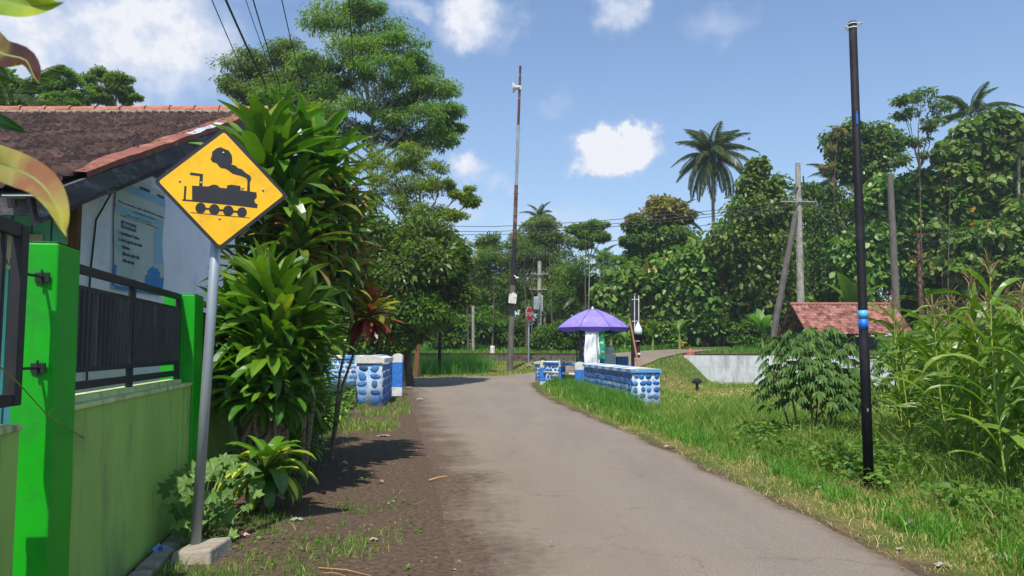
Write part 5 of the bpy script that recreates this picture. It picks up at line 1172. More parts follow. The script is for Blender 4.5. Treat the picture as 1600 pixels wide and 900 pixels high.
for i, (d, px, top, w_) in enumerate(bd):
    where = ['left of the tall mast', 'right behind the tall mast', 'between mast and stop sign', 'behind the transformer pole', 'behind the parasol top', 'right of the parasol', 'far left beside the junction tree', 'below the tan-topped tree', 'under the big coconut palm', 'right of the coconut palm', 'behind the concrete utility pole', 'above the tiled shelter', 'behind the grey wooden pole', 'behind the rusty pole', 'above the maize on the right', 'near the right edge', 'at the right edge'][i]
    backdrop(i, d, px, top, w_, ['broad_leaf_dark', 'feathery_leaf', 'dark_leaf'][i % 3], f'{["dark", "green", "deep green"][i % 3]} background tree {where}', per=190, L0=.38, wr=.42)
# tan flowering tree left of the palm
tree('leafy_tree', 'dark green tree with pale tan flower heads left of the coconut palm', 'tree', 60, 1035,
     [(1042, 318, 22, 12, 0, 1), (1030, 335, 28, 13, 0, 1), (1058, 338, 22, 12, 0, 1), (1000, 352, 18, 12, 0, 2), (992, 375, 16, 12, 0, 2), (1020, 372, 30, 16, 0, 2), (1055, 368, 28, 16, 0, 0), (1010, 400, 28, 16, 0, 0), (1045, 400, 34, 18, 0, 0), (1072, 385, 22, 16, 0, 0), (988, 345, 9, 8, 0, 1)],
     170, .42, .5, ['feathery_leaf', 'tan_leaf', 'dark_leaf'], 'bark', 50, GT, trunk_r=.16, cpb=8, cr=.34)
# big-leaved trees on the right
BLT = [
 (55, 1190, [(1186, 262, 12, 14, 0), (1176, 290, 20, 14, 0), (1205, 290, 22, 16, 0), (1165, 330, 34, 20, 0), (1212, 330, 34, 22, 0), (1150, 370, 34, 22, 0), (1195, 375, 40, 24, 0), (1165, 415, 40, 24, 0), (1215, 420, 34, 24, 0), (1190, 460, 40, 22, 0)], 'broad_leaf_dark', 'broad-leaved dark green tree left of the concrete utility pole', .31, .75),
 (57, 1100, [(1095, 400, 34, 18, 0), (1060, 425, 36, 20, 0), (1110, 435, 38, 22, 0), (1075, 465, 40, 22, 0), (1130, 475, 34, 20, 0), (1095, 500, 40, 18, 0)], 'broad_leaf', 'bright large-leaved tree below the coconut palm', .42, .8),
 (58, 1020, [(975, 430, 24, 14, 0), (1010, 445, 34, 18, 0), (960, 460, 26, 18, 0), (1000, 480, 36, 20, 0), (1035, 470, 26, 18, 0), (985, 510, 34, 16, 0), (1030, 510, 30, 16, 0)], 'broad_leaf', 'bright large-leaved tree behind the ladder-like black post', .40, .8),
 (59, 1270, [(1262, 300, 16, 10, 0), (1290, 305, 26, 12, 0), (1275, 335, 34, 16, 0), (1315, 330, 26, 14, 0), (1290, 370, 40, 20, 0), (1270, 410, 36, 20, 0), (1310, 420, 30, 20, 0), (1285, 450, 34, 18, 0)], 'hedge_leaf', 'yellow-green fine-leaved tree right of the concrete utility pole', .30, .4),
 (59, 1345, [(1318, 215, 22, 14, 0), (1350, 205, 26, 14, 0), (1385, 215, 22, 14, 0), (1330, 240, 30, 14, 0), (1372, 245, 28, 16, 0), (1310, 262, 16, 10, 0), (1350, 275, 30, 14, 0)], 'dark_leaf', 'dark glossy tree behind the top half of the black pole', .31, .75),
 (56, 1400, [(1395, 285, 34, 16, 0), (1435, 290, 30, 18, 0), (1372, 315, 26, 18, 0), (1415, 325, 38, 20, 0), (1455, 340, 26, 18, 0), (1370, 365, 30, 20, 0), (1415, 380, 36, 20, 0), (1370, 415, 32, 22, 0), (1420, 430, 34, 18, 0), (1320, 400, 24, 24, 0), (1325, 450, 26, 18, 0)], 'broad_leaf', 'bright large-leaved tree behind the grey wooden utility pole', .42, .82),
 (55, 1545, [(1560, 185, 24, 12, 0), (1530, 205, 32, 16, 0), (1580, 215, 28, 18, 0), (1500, 235, 28, 14, 0), (1545, 245, 36, 18, 0), (1595, 255, 30, 18, 0), (1490, 270, 30, 16, 0), (1530, 285, 36, 18, 0), (1580, 300, 36, 18, 0), (1500, 320, 36, 18, 0), (1470, 300, 22, 16, 0), (1550, 330, 36, 16, 0)], 'broad_leaf', 'tallest large-leaved tree at the upper right with a few orange leaves', .44, .82),
 (51, 1580, [(1600, 340, 30, 20, 0), (1570, 370, 34, 18, 0), (1520, 370, 30, 16, 0), (1590, 410, 34, 20, 0), (1540, 420, 34, 18, 0), (1500, 410, 26, 16, 0), (1620, 370, 30, 30, 0)], 'broad_leaf', 'lower large-leaved tree at the right edge above the maize', .42, .82),
 (54, 1470, [(1465, 365, 24, 14, 0), (1480, 400, 24, 14, 0), (1455, 415, 28, 18, 0), (1490, 440, 26, 14, 0)], 'broad_leaf', 'smaller large-leaved tree between the rusty pole and the right edge', .38, .82),
]
for i, (d, bp, bl, lf, lab, L0, wr) in enumerate(BLT):
    tree('broad_leaved_tree', lab, 'tree', d, bp, bl, 46 if L0 > .34 else 72, L0, wr, lf, 'bark_pale', 60+i, GT, trunk_r=.11, flat=.9, cpb=15, cr=.42, shape='oval', down=.55, tilt=.55, droop=.3)
tree('feathery_tree', 'thin young tree with sparse dark leaves against the sky upper right of the black pole', 'tree', 53, 1445,
     [(1405, 155, 20, 8, 0), (1440, 148, 22, 9, 0), (1465, 165, 18, 9, 0), (1420, 175, 24, 9, 0), (1455, 192, 20, 9, 0), (1435, 215, 22, 8, 0), (1410, 250, 12, 8, 0), (1452, 240, 14, 8, 0)],
     42, .32, .38, 'dark_leaf', 'bark', 80, GT, trunk_r=.07, flat=.5, cpb=8, cr=.34, branch_r=.035)
tree('feathery_tree', 'pale dry feathery treetop peeking out left of the black pole', 'tree', 58, 1310, [(1300, 235, 9, 7, 0), (1310, 205, 7, 8, 0), (1292, 262, 9, 6, 0)], 60, .25, .3, 'tan_leaf', 'bark', 81, GT, trunk_r=.09, cpb=7)
# low bright shrubs along the forest edge
sh_ = [(56, 1120, 500, 26, 'hedge_leaf'), (57, 1060, 515, 24, 'broad_leaf'), (55, 960, 520, 20, 'hedge_leaf'), (58, 760, 510, 26, 'hedge_leaf'), (59, 800, 520, 22, 'feathery_leaf_bright'), (58, 700, 515, 26, 'hedge_leaf'), (54, 1180, 515, 22, 'hedge_leaf'), (55, 1350, 480, 26, 'broad_leaf'), (56, 1470, 470, 30, 'broad_leaf_dark'), (55, 1530, 470, 30, 'broad_leaf'), (54, 1590, 460, 34, 'broad_leaf_dark'), (55, 1240, 480, 30, 'broad_leaf_dark'), (60, 1010, 535, 18, 'dark_leaf'), (59, 1145, 530, 20, 'dark_leaf')]
wh = ['below the concrete utility pole brace', 'right of the ladder-like post', 'just right of the parasol canopy', 'left of the tall mast at the forest foot', 'between mast and stop sign at the forest foot', 'behind the thin black street pole', 'above the left part of the white wall', 'behind the tiled shelter roof', 'right of the rusty pole foot', 'behind the maize tassels', 'at the right edge behind the maize', 'left of the tiled shelter', 'behind the maroon banner', 'above the orange marker']
for i, (d, px, py, w_, lf) in enumerate(sh_):
    tree('leafy_bush', f'leafy shrub {wh[i]}', 'bush', d, px, [(px-w_*.5, py, w_*.7, 16, 0), (px+w_*.5, py+4, w_*.7, 16, .5), (px, py-10, w_*.7, 14, 0), (px, py+16, w_, 12, 0)], 110, .34, .5, lf, 'bark', 130+i, 'shrubs at the forest edge', trunk_r=.05, cpb=8, cr=.42, twigs=False, shape='oval' if 'broad' in lf else 'diamond')
tree('clipped_bush', 'rounded dense bright green hedge bush between stop sign and parasol', 'bush', 53, 878,
     [(852, 522, 22, 9, 0), (878, 516, 24, 9, 0), (905, 520, 22, 9, 0), (860, 535, 26, 10, 0), (890, 534, 28, 10, 0), (840, 532, 10, 8, 0)], 330, .17, .55, 'hedge_leaf', 'bark', 90, None, trunk_r=.06, flat=.8, cpb=10, cr=.45)
# slender bare trunks in the middle forest
for k, (px, top, lean_) in enumerate([(795, 430, 4), (806, 440, -5), (818, 450, 5), (834, 440, -3), (858, 430, 5), (730, 450, 2), (772, 470, -3), (1100, 470, 2), (1136, 500, -5), (915, 400, 1), (1470, 380, 3), (1485, 330, -4), (1590, 330, 2), (1530, 400, -2), (1570, 400, 3)]):
    d = 57-(5 if px > 1200 else 0)-(k % 3)*.8; b = Vector((X(px+lean_, d), d, 0)); b.z = Hf(b.x, b.y)-.1; m = MB(); m.tube([b, b.lerp(P(px, top-50, d), .5)+Vector((.05*(-1)**k, 0, 0)), P(px, top-50, d)], [.075, .05, .012], 6, cap=False)
    o = m.build('slender_trunk', M['bark'], smooth=True); tag(o, 'slender bare pale tree trunk among the dark trees beyond the railway', 'tree trunk', 'slender bare trunks beyond the railway'); recenter(o)

# ------------------------------------------------------------------ palms
def frond_mesh(L_, seed, leaflen=.75, nl=34, droop=1.0):
    rng = np.random.RandomState(seed); m = MB(); pts = []
    for i in range(13):
        f = i/12; pts.append(Vector((L_*(f - .18*f**2.4*droop), 0, L_*(.28*f*(1-f)*1.2 - .42*droop*f**2.2))))
    m.tube(pts, [.04*(1-.85*i/12)+.004 for i in range(13)], 4, cap=False)
    V_ = np.array([v for v in m.v]); C = []; A = []; B = []; Ls = []
    for i in range(nl*2):
        f = .14+.86*(i//2)/nl; k = f*12; i0 = min(int(k), 11); p = pts[i0].lerp(pts[i0+1], k-i0); tg = (pts[i0+1]-pts[i0]).normalized()
        sd = 1 if i % 2 else -1; a = (tg*.55+Vector((0, sd*.85, -.35-.35*rng.rand()))).normalized(); C.append(p); A.append(a); B.append(tg.cross(a).cross(a).normalized()); Ls.append(leaflen*(sin(pi*min(1, f*.85+.14))**.6)*(.85+.3*rng.rand()))
    C, A, B, Ls = map(np.array, (C, A, B, Ls)); n = len(C); W = np.full(n, .10)
    Ls_ = Ls[:, None]; dn = np.array([0, 0, -1.0])
    v = np.stack([C, C+A*Ls_*.4+B*W[:, None]*.5, C+A*Ls_*.85+dn*Ls_*.35, C+A*Ls_*.4-B*W[:, None]*.5], 1).reshape(-1, 3)
    me = npmesh('_', np.concatenate([V_, v]), [np.concatenate([np.array([list(f) for f in m.f]), np.arange(n*4).reshape(n, 4)+len(V_)])], LM['palm_leaf']); me.name = 'frond'; return me
FR = [frond_mesh(4.3, s_, 1.0, 46, dr) for s_, dr in ((1, 1.0), (2, 1.35), (3, 1.6))]
def palm(px, py, d, sc, label, nf=24, seed=0, base_px=None, tr=.14):
    r = random.Random(seed); c = P(px, py, d); bx = X(base_px if base_px else px, d); b = Vector((bx, d, 0)); b.z = Hf(b.x, b.y)-.1
    t = thing('coconut_palm', label, 'palm tree', b, 0, 'coconut palms'); m = MB(); cr_ = c-b
    m.tube([Vector((0, 0, 0)), Vector((cr_.x*.2, 0, cr_.z*.3)), Vector((cr_.x*.55, 0, cr_.z*.65)), cr_], [tr*1.5, tr*1.1, tr, tr*.9], 8, cap=False); m.build('trunk', M['bark_pale'], t, smooth=True)
    m = MB()
    for k in range(9): a = k*.7; q = cr_+Vector((cos(a)*.28, sin(a)*.28, -.35-.1*(k % 2))); m.lathe(q, [(0, -.13), (.1, -.07), (.12, .03), (.06, .12), (0, .14)], 7)
    m.build('coconuts', M['stem_green'], t, smooth=True)
    for k in range(nf):
        f = k/nf; o = bpy.data.objects.new('frond', FR[0 if f < .3 else (1 if f < .7 else 2)]); COL.objects.link(o); o.parent = t; o.location = cr_+Vector((0, 0, .12-.25*f))
        el = radians(80-105*f+r.uniform(-7, 7)); az = k*2.399+r.uniform(-.2, .2); o.rotation_euler = (r.uniform(-.25, .25), -el, az); o.scale = (sc*r.uniform(.9, 1.1),)*3
palm(1113, 250, 75, 1.12, 'tall coconut palm standing out against the sky right of centre', 34, 1, 1118, .17)
palm(843, 345, 80, .62, 'small palm crown sticking up above the feathery trees right of the mast', 13, 2)
palm(940, 412, 78, .62, 'small distant palm in the gap right of the slim solitary tree', 12, 3)
palm(1518, 186, 58, .82, 'palm crown behind the tallest large-leaved tree at the upper right', 15, 4)
palm(1592, 232, 54, .62, 'palm crown half hidden at the upper right edge', 12, 5)
palm(1306, 285, 66, .75, 'palm crown mostly hidden behind the yellow-green tree left of the black pole', 12, 6)
palm(1060, 345, 72, .7, 'palm crown hidden behind the tan-flowered tree', 12, 7)
palm(18, 190, 26, .62, 'palm fronds showing above the house ridge at the left edge', 12, 8)
palm(905, 470, 62, .6, 'low young palm among the trunks behind the parasol', 12, 9)

# banana plants
def strap(m, base, az, el, L_, W_, droop, n=7, fold=.18, mi=0, tip=.0, roll=0.0, prof=None, wav=0.0):
    d = Vector((cos(az), sin(az), 0)); side = Vector((-sin(az), cos(az), 0)); p = Vector(base); e = el; vs = []
    for i in range(n+1):
        f = i/n; w_ = W_*(prof(f) if prof else (min(1, (f*3.2+.28))*(1-max(0, (f-.52)/.48)**2.6)))
        tg = d*cos(e)+Vector((0, 0, sin(e))); up = side.cross(tg)*-1
        if up.z < 0 and abs(e) < pi/2: up = -up
        s2 = (side*cos(roll*f)+up*sin(roll*f)); wz = wav*sin(f*14+az*5)*W_
        vs += [p + s2*w_*.5 + up*(w_*fold+wz), p, p - s2*w_*.5 + up*(w_*fold-wz)]
        p = p + tg*(L_/n); e -= droop/n*(.5+1.0*f)
    m.add(vs, [(i*3+a, i*3+a+1, (i+1)*3+a+1, (i+1)*3+a) for i in range(n) for a in (0, 1)], mi)
def banana(px, pbase, d, hgt, label, seed, n=7):
    r = random.Random(seed); b = Vector((X(px, d), d, 0)); b.z = Hf(b.x, b.y)
    t = thing('banana_plant', label, 'banana plant', b, 0, 'banana plants'); m = MB(); m.tube([(0, 0, -.1), (0, 0, hgt*.35), (0, 0, hgt*.5)], [.11, .09, .06], 8, cap=False); m.build('stem', M['stem_green'], t, smooth=True)
    m = MB()
    for k in range(n): strap(m, (0, 0, hgt*.45), k*2.4+r.random(), radians(r.uniform(55, 82)), hgt*.75, hgt*.22, r.uniform(.8, 1.9), 8, .12, prof=lambda f: .15 if f < .12 else min(1, (f-.05)*4)*(1-max(0, (f-.6)/.4)**2))
    o = m.build('leaves', LM['banana_leaf'], t)
banana(1020, 0, 52.5, 1.9, 'bright young banana plant right of the maroon banner', 1, 9); banana(976, 0, 52, 1.5, 'small banana plant left of the maroon banner', 2); banana(955, 0, 51, 2.3, 'banana plant with yellowish leaf under the parasol edge', 3, 6)
banana(1062, 0, 54, 2.2, 'dark banana plant in the shade above the side road', 4, 7); banana(1192, 0, 50, 2.6, 'banana plant left of the slanting brace pole', 5, 7); banana(1462, 0, 54, 4.2, 'large banana plant behind the maize tassels', 6, 7); banana(1335, 0, 52, 4.6, 'banana plant behind the tiled roof', 7, 6); banana(744, 0, 58, 2.2, 'small banana plant at the forest foot left of the mast', 8, 7)

# ------------------------------------------------------------------ dracaenas along the wall
def rosette_mesh(seed, n=38, L_=.62, W_=.11, old=False, up=1.0, name='rosette'):
    r = random.Random(seed); m = MB()
    for k in range(n):
        f = k/n; el = radians(84*up - 120*f**1.15 + r.uniform(-8, 8)); az = k*2.39996+r.uniform(-.2, .2)
        z = -.30*f; L2 = L_*(.62+.5*sin(pi*min(1, f*.75+.2)))*r.uniform(.85, 1.12)
        strap(m, (cos(az)*.02, sin(az)*.02, z+.05), az, el, L2, W_*r.uniform(.85, 1.15), r.uniform(.5, 1.25)+.3*f, 7, .16, roll=r.uniform(-.5, .5), wav=.05)
    o = m.build('_r', LM['dracaena_old_leaf'] if old else LM['dracaena_leaf']); me = o.data; bpy.data.objects.remove(o); me.name = name; return me
RM = [rosette_mesh(s_, 52, .62, .12) for s_ in (1, 2)] + [rosette_mesh(3, 42, .60, .10, True, .8), rosette_mesh(4, 46, .58, .105, True, .7), rosette_mesh(5, 34, .74, .125, False, 1.05)]
def dracaena(base_px, d, label, ros):
    b = Vector((X(base_px, d), d, 0)); t = thing('dracaena', label, 'shrub', b, 0, 'tall dracaena shrubs along the wall'); m = MB(); r = random.Random(int(base_px+d*10))
    for (px, py, dd, sc, vi) in ros:
        c = P(px, py, dd)-b; s0 = Vector((r.uniform(-.10, .10), r.uniform(-.10, .10), -.1)); e0 = c-Vector((0, 0, .3*sc))
        m.tube([s0, Vector((s0.x*1.5+c.x*.15, s0.y*1.5+c.y*.2, max(.1, e0.z)*.45)), Vector((c.x*.75, c.y*.75, e0.z*.8)), c-Vector((0, 0, .05))], [.042, .034, .026, .02], 6, cap=False)
        o = bpy.data.objects.new('leaf_rosette', RM[vi]); COL.objects.link(o); o.parent = t; o.location = c; o.rotation_euler = (r.uniform(-.25, .25), r.uniform(-.25, .25)+.12, r.uniform(0, 6.3)); o.scale = (sc, sc, sc)
    m.build('stems', M['stem_brown'], t, smooth=True)
dracaena(405, 8.5, 'lush bright green dracaena with drooping leaves nearest the sign pole', [(432, 478, 8.5, 1.15, 0), (395, 500, 8.7, 1.0, 1), (462, 505, 8.6, 1.0, 0), (425, 530, 8.3, 1.0, 1), (372, 540, 8.9, .9, 0), (400, 560, 8.4, .85, 1), (455, 560, 8.5, .85, 0), (350, 560, 9.2, .6, 1), (398, 600, 8.3, .85, 0), (440, 598, 8.4, .85, 1), (470, 610, 8.8, .7, 0), (362, 600, 8.8, .65, 0), (480, 545, 8.8, .8, 1), (415, 455, 8.9, .9, 4), (405, 575, 8.6, .7, 1), (450, 585, 8.8, .7, 0), (360, 490, 9.0, .75, 0), (385, 605, 8.9, .6, 1), (430, 625, 9.0, .6, 0)])
dracaena(436, 9.4, 'tallest dracaena with upright leaves rising above the yellow sign', [(412, 262, 9.3, 1.25, 4), (435, 240, 9.5, 1.1, 4), (448, 315, 9.4, 1.0, 0), (430, 350, 9.5, .95, 2), (470, 380, 9.3, 1.0, 3), (440, 400, 9.6, 1.0, 2), (405, 390, 9.7, .85, 2), (375, 420, 9.8, .75, 2), (398, 330, 9.8, .8, 2)])
dracaena(468, 10.0, 'dracaena with yellowish top leaves just right of the tallest one', [(488, 240, 10.0, 1.1, 4), (515, 258, 10.2, .95, 0), (500, 305, 9.9, 1.0, 3), (525, 330, 10.2, .95, 2), (490, 350, 10.0, 1.0, 3), (520, 385, 10.1, .95, 2), (495, 430, 9.9, .95, 3), (530, 440, 10.3, .9, 2)])
dracaena(492, 11.2, 'dracaena with brown-edged leaves at the right outer side of the row', [(540, 290, 11.0, .95, 3), (545, 350, 11.2, .95, 3), (548, 400, 11.2, .9, 2), (525, 450, 11.2, .8, 3), (512, 500, 11.0, .75, 2), (478, 545, 11.2, .8, 1), (485, 480, 11.0, .8, 3)])
dracaena(505, 12.8, 'shaded lower dracaena behind the lush nearest one', [(482, 575, 12.6, .75, 1), (500, 540, 12.8, .7, 0), (478, 615, 12.3, .7, 1), (495, 635, 13, .6, 3), (470, 655, 12.0, .55, 1)])
dracaena(480, 11.0, 'low dark dracaena shoots at the shaded foot of the row', [(470, 600, 10.8, .7, 1), (492, 640, 11, .65, 1), (455, 575, 11, .8, 0), (470, 655, 10.6, .5, 1), (440, 650, 9.6, .55, 0), (480, 690, 10.4, .5, 1), (455, 700, 9.8, .45, 0)])
# small striped dracaena
vm_ = MB(); vy = MB(); r = random.Random(6)
b = Vector((X(415, 7.75), 7.75, 0)); t = thing('striped_dracaena', 'small dracaena with yellow striped hanging leaves at the foot of the tall row', 'shrub', b)
c = P(417, 732, 7.75)-b
for k in range(44):
    f = k/44; az = k*2.4+.4; el = radians(74-100*f); L2 = .50*(.75+.4*sin(pi*f)); W2 = .11*r.uniform(.85, 1.15); dr = r.uniform(1.3, 2.4); ro = r.uniform(-.4, .4)
    bs = c+Vector((cos(az)*.015, sin(az)*.015, .05-.14*f)); strap(vm_, bs, az, el, L2, W2*(1.15 if f > .3 else .9), dr, 8, .14, roll=ro, prof=lambda f_: max(.02, min(1, f_*2.4+.18)*(1-max(0, (f_-.62)/.38)**2.6)))
    if f > .30 and r.random() < .85: strap(vy, bs+Vector((cos(az)*.012, sin(az)*.012, .008)), az, el, L2, W2*.62, dr, 8, .17, roll=ro, prof=lambda f_: (0.02 if f_ < .25 else min(1, (f_-.2)*4)*(1-max(0, (f_-.6)/.4)**2)))
lm('yellow_stripe', [(0, (.42, .52, .03)), (1, (.62, .66, .06))], trans=.3)
lf = vm_.build('leaf_rosette', LM['dracaena_leaf'], t); vy.build('yellow_stripes', LM['yellow_stripe'], lf)
m = MB(); m.tube([(0, 0, -.05), c*.5, c], [.03, .025, .02], 6); m.build('stem', M['stem_brown'], t)
# red cordyline
b = Vector((X(520, 11.4), 11.4, 0)); t = thing('red_cordyline', 'red and yellow leaved cordyline beside the left bridge wall', 'shrub', b); m = MB(); st_ = MB()
for (px, py, dd, sc, n_) in ((578, 482, 10.6, 1.35, 44), (562, 448, 11.0, .8, 14)):
    c = P(px, py, dd)-b; st_.tube([(0, 0, -.05), (c.x*.3, c.y*.3, c.z*.5), c], [.025, .02, .015], 6)
    for k in range(n_): f = k/n_; strap(m, c+Vector((0, 0, -.2*f)), k*2.4+1, radians(88-135*f+r.uniform(-9, 9)), .36*sc*r.uniform(.8, 1.1), .10*sc, r.uniform(.2, .9), 6, .2, roll=r.uniform(-.6, .6))
m.build('leaves', LM['red_leaf'], t); st_.build('stem', M['stem_brown'], t)

# lobed vine at the foot of the wall
def star_leaf(m, c, size, nv, az, mi=0):
    nv = Vector(nv).normalized(); a = nv.orthogonal().normalized(); b_ = nv.cross(a); pts = []
    for k in range(14):
        an = az+2*pi*k/14; rr_ = size*(1.0 if k % 2 == 0 else .62)*(1.15 if k == 0 else 1)*(0.55 if k in (6, 8) else 1)*(.25 if k == 7 else 1); pts.append(c+a*cos(an)*rr_+b_*sin(an)*rr_+nv*(-.12*rr_ if k % 2 == 0 else 0))
    m.add([c+nv*size*.05]+pts, [(0, i+1, (i+1) % 14+1) for i in range(14)], mi)
m = MB(); st_ = MB(); r = random.Random(21)
vb = Vector((X(285, 6.4), 6.45, 0)); t = thing('lobed_vine', 'low vine with lobed star-shaped leaves behind the sign base at the wall foot', 'plant', vb)
for k in range(85):
    u = r.random(); d = r.uniform(6.15, 7.3); top = .62*(1-.5*abs(u-.5)); w0 = wl(d, -.10).x; x = w0 + u*r.uniform(.1, 1)*.75; z = .06+top*r.random()**.8
    c = Vector((x, d, z))-vb; star_leaf(m, c, r.uniform(.055, .10), (r.uniform(-.1, .6), -.75+r.uniform(-.4, .4), .55+r.uniform(-.3, .4)), r.uniform(-2.2, -.9))
    if k % 2: st_.tube([Vector((x*.5+vb.x*.5, 6.7, .0))-vb, c], .004, 3, cap=False)
m.build('leaves', LM['vine_leaf'], t); st_.build('stems', M['stem_green'], t)
m = MB(); m.tube([P(-60, 520, 2.6), P(30, 600, 3.0), P(75, 650, 3.6), P(110, 672, 4.2), P(142, 690, 4.9)], .0035, 4); m.tube([P(75, 650, 3.6), P(82, 640, 3.6), P(88, 636, 3.62)], .002, 3); 
o = m.build('vine_tendril', M['stem_green']); tag(o, 'thin yellow-green tendril reaching across the green pillar and wall', 'tendril'); recenter(o)

# croton in the near left corner
def near_leaf(m, line, wid, y0, y1, mi, twist=0, n=22):
    pts = []
    for i in range(n+1):
        f = i/n*(len(line)-1); i0 = min(int(f), len(line)-2); t_ = f-i0
        p0 = line[max(i0-1, 0)]; p1 = line[i0]; p2 = line[i0+1]; p3 = line[min(i0+2, len(line)-1)]
        q = [.5*((2*p1[c])+(-p0[c]+p2[c])*t_+(2*p0[c]-5*p1[c]+4*p2[c]-p3[c])*t_**2+(-p0[c]+3*p1[c]-3*p2[c]+p3[c])*t_**3) for c in (0, 1)]
        pts.append(P(q[0], q[1], y0+(y1-y0)*i/n))
    vs = []
    for i, p in enumerate(pts):
        f = i/n; tg = (pts[min(i+1, n)]-pts[max(i-1, 0)]).normalized(); vd_ = (p-Vector((0, 0, CAMZ))).normalized(); sd = tg.cross(vd_).normalized()
        w_ = wid*(min(1, f*4+.3))*(1-max(0, (f-.5)/.5)**2.4); a = twist*f; s2 = sd*cos(a)+vd_*sin(a); nn = s2.cross(tg).normalized()
        for k in (-1, -.5, -.06, .06, .5, 1): vs.append(p+s2*w_*.5*k+nn*w_*.16*(abs(k)-.5)*(-1)+nn*.006*sin(f*9+k*2))
    m.add(vs, [(i*6+a, i*6+a+1, (i+1)*6+a+1, (i+1)*6+a) for i in range(n) for a in (0, 1, 3, 4)], mi)
    m.add(vs, [(i*6+2, i*6+3, (i+1)*6+3, (i+1)*6+2) for i in range(n)], 4)
def croton_mat(name, a, b_, c, sc=9):
    m, t, p, o = nodes_of(name); n = noise_n(t, sc, 4, rough=.6, stretch=(1, 1, .5)); n2 = noise_n(t, 60, 3)
    col = ramp(t, n.outputs['Fac'], [(.32, a), (.5, b_), (.66, c)]); t.links.new(col, p.inputs['Base Color']); p.inputs['Roughness'].default_value = .32
    tr = t.nodes.new('ShaderNodeBsdfTranslucent'); t.links.new(mixrgb(t, 1, col, (1.3, 1.2, .5), 'MULTIPLY'), tr.inputs[0]); ms = t.nodes.new('ShaderNodeMixShader'); ms.inputs[0].default_value = .3
    t.links.new(p.outputs[0], ms.inputs[1]); t.links.new(tr.outputs[0], ms.inputs[2]); t.links.new(ms.outputs[0], o.inputs[0]); bump(t, p, n2.outputs['Fac'], .15, .002); return m
CM = [croton_mat('croton_yellow', (.62, .52, .02), (.45, .48, .03), (.25, .38, .03)), croton_mat('croton_maroon', (.05, .018, .015), (.09, .03, .02), (.22, .18, .02)),
      croton_mat('croton_green', (.02, .09, .015), (.05, .16, .02), (.14, .26, .05)), croton_mat('croton_fading', (.42, .46, .05), (.38, .33, .07), (.28, .12, .05), 7), M['stem_green'], croton_mat('croton_edge', (.5, .1, .03), (.45, .2, .05), (.4, .3, .05))]
b = Vector((X(-190, 1.25), 1.25, 0)); t = thing('croton_bush', 'yellow and maroon croton leaves hanging into the top left corner close to the camera', 'shrub', b); mi = Matrix.Translation(-b)
st = MB(); sA = P(-150, 40, 1.22); st.tube([Vector((b.x, b.y, -.05)), Vector((b.x+.02, b.y, .8)), Vector((b.x, b.y+.02, 1.5)), sA, P(-140, -120, 1.2)], [.014, .012, .010, .008, .005], 7)
o = st.build('stem', M['stem_brown'], t, smooth=True); o.matrix_parent_inverse = mi
for (line, wid, y0, y1, mi_, tw) in (
    ([(-150, 30), (-90, 4), (-30, -6), (40, 8), (95, 3)], .050, 1.22, 1.12, 0, .35),
    ([(-150, 40), (-90, 30), (-40, 50), (0, 82), (40, 92), (62, 128)], .055, 1.22, 1.08, 1, .9),
    ([(-150, 60), (-90, 70), (-40, 85), (6, 92), (30, 98)], .045, 1.22, 1.16, 0, .2),
    ([(-150, 90), (-100, 90), (-50, 105), (-5, 115), (20, 125)], .034, 1.22, 1.14, 2, .2),
    ([(-150, 120), (-90, 150), (-40, 175), (0, 190), (43, 206)], .030, 1.22, 1.20, 2, .1),
    ([(-150, 200), (-80, 215), (-30, 245), (20, 262), (62, 285), (88, 320), (104, 366)], .052, 1.22, 1.0, 3, .35),
    ([(-150, 150), (-110, 200), (-70, 270), (-55, 340)], .05, 1.22, 1.1, 1, .4), ([(-150, 0), (-180, -60), (-230, -80)], .05, 1.22, 1.3, 0, .3), ([(-150, 60), (-200, 90), (-260, 160)], .05, 1.22, 1.35, 1, .3), ([(-150, -40), (-130, -140), (-90, -190)], .045, 1.22, 1.2, 0, .3)):
    m = MB(); near_leaf(m, line, wid, y0, y1, mi_, tw); o = m.build('leaf', CM, t, smooth=True); o.matrix_parent_inverse = mi
m = MB(); m.tube([P(-150, 200, 1.22), P(-150, 120, 1.22)], .004, 5)
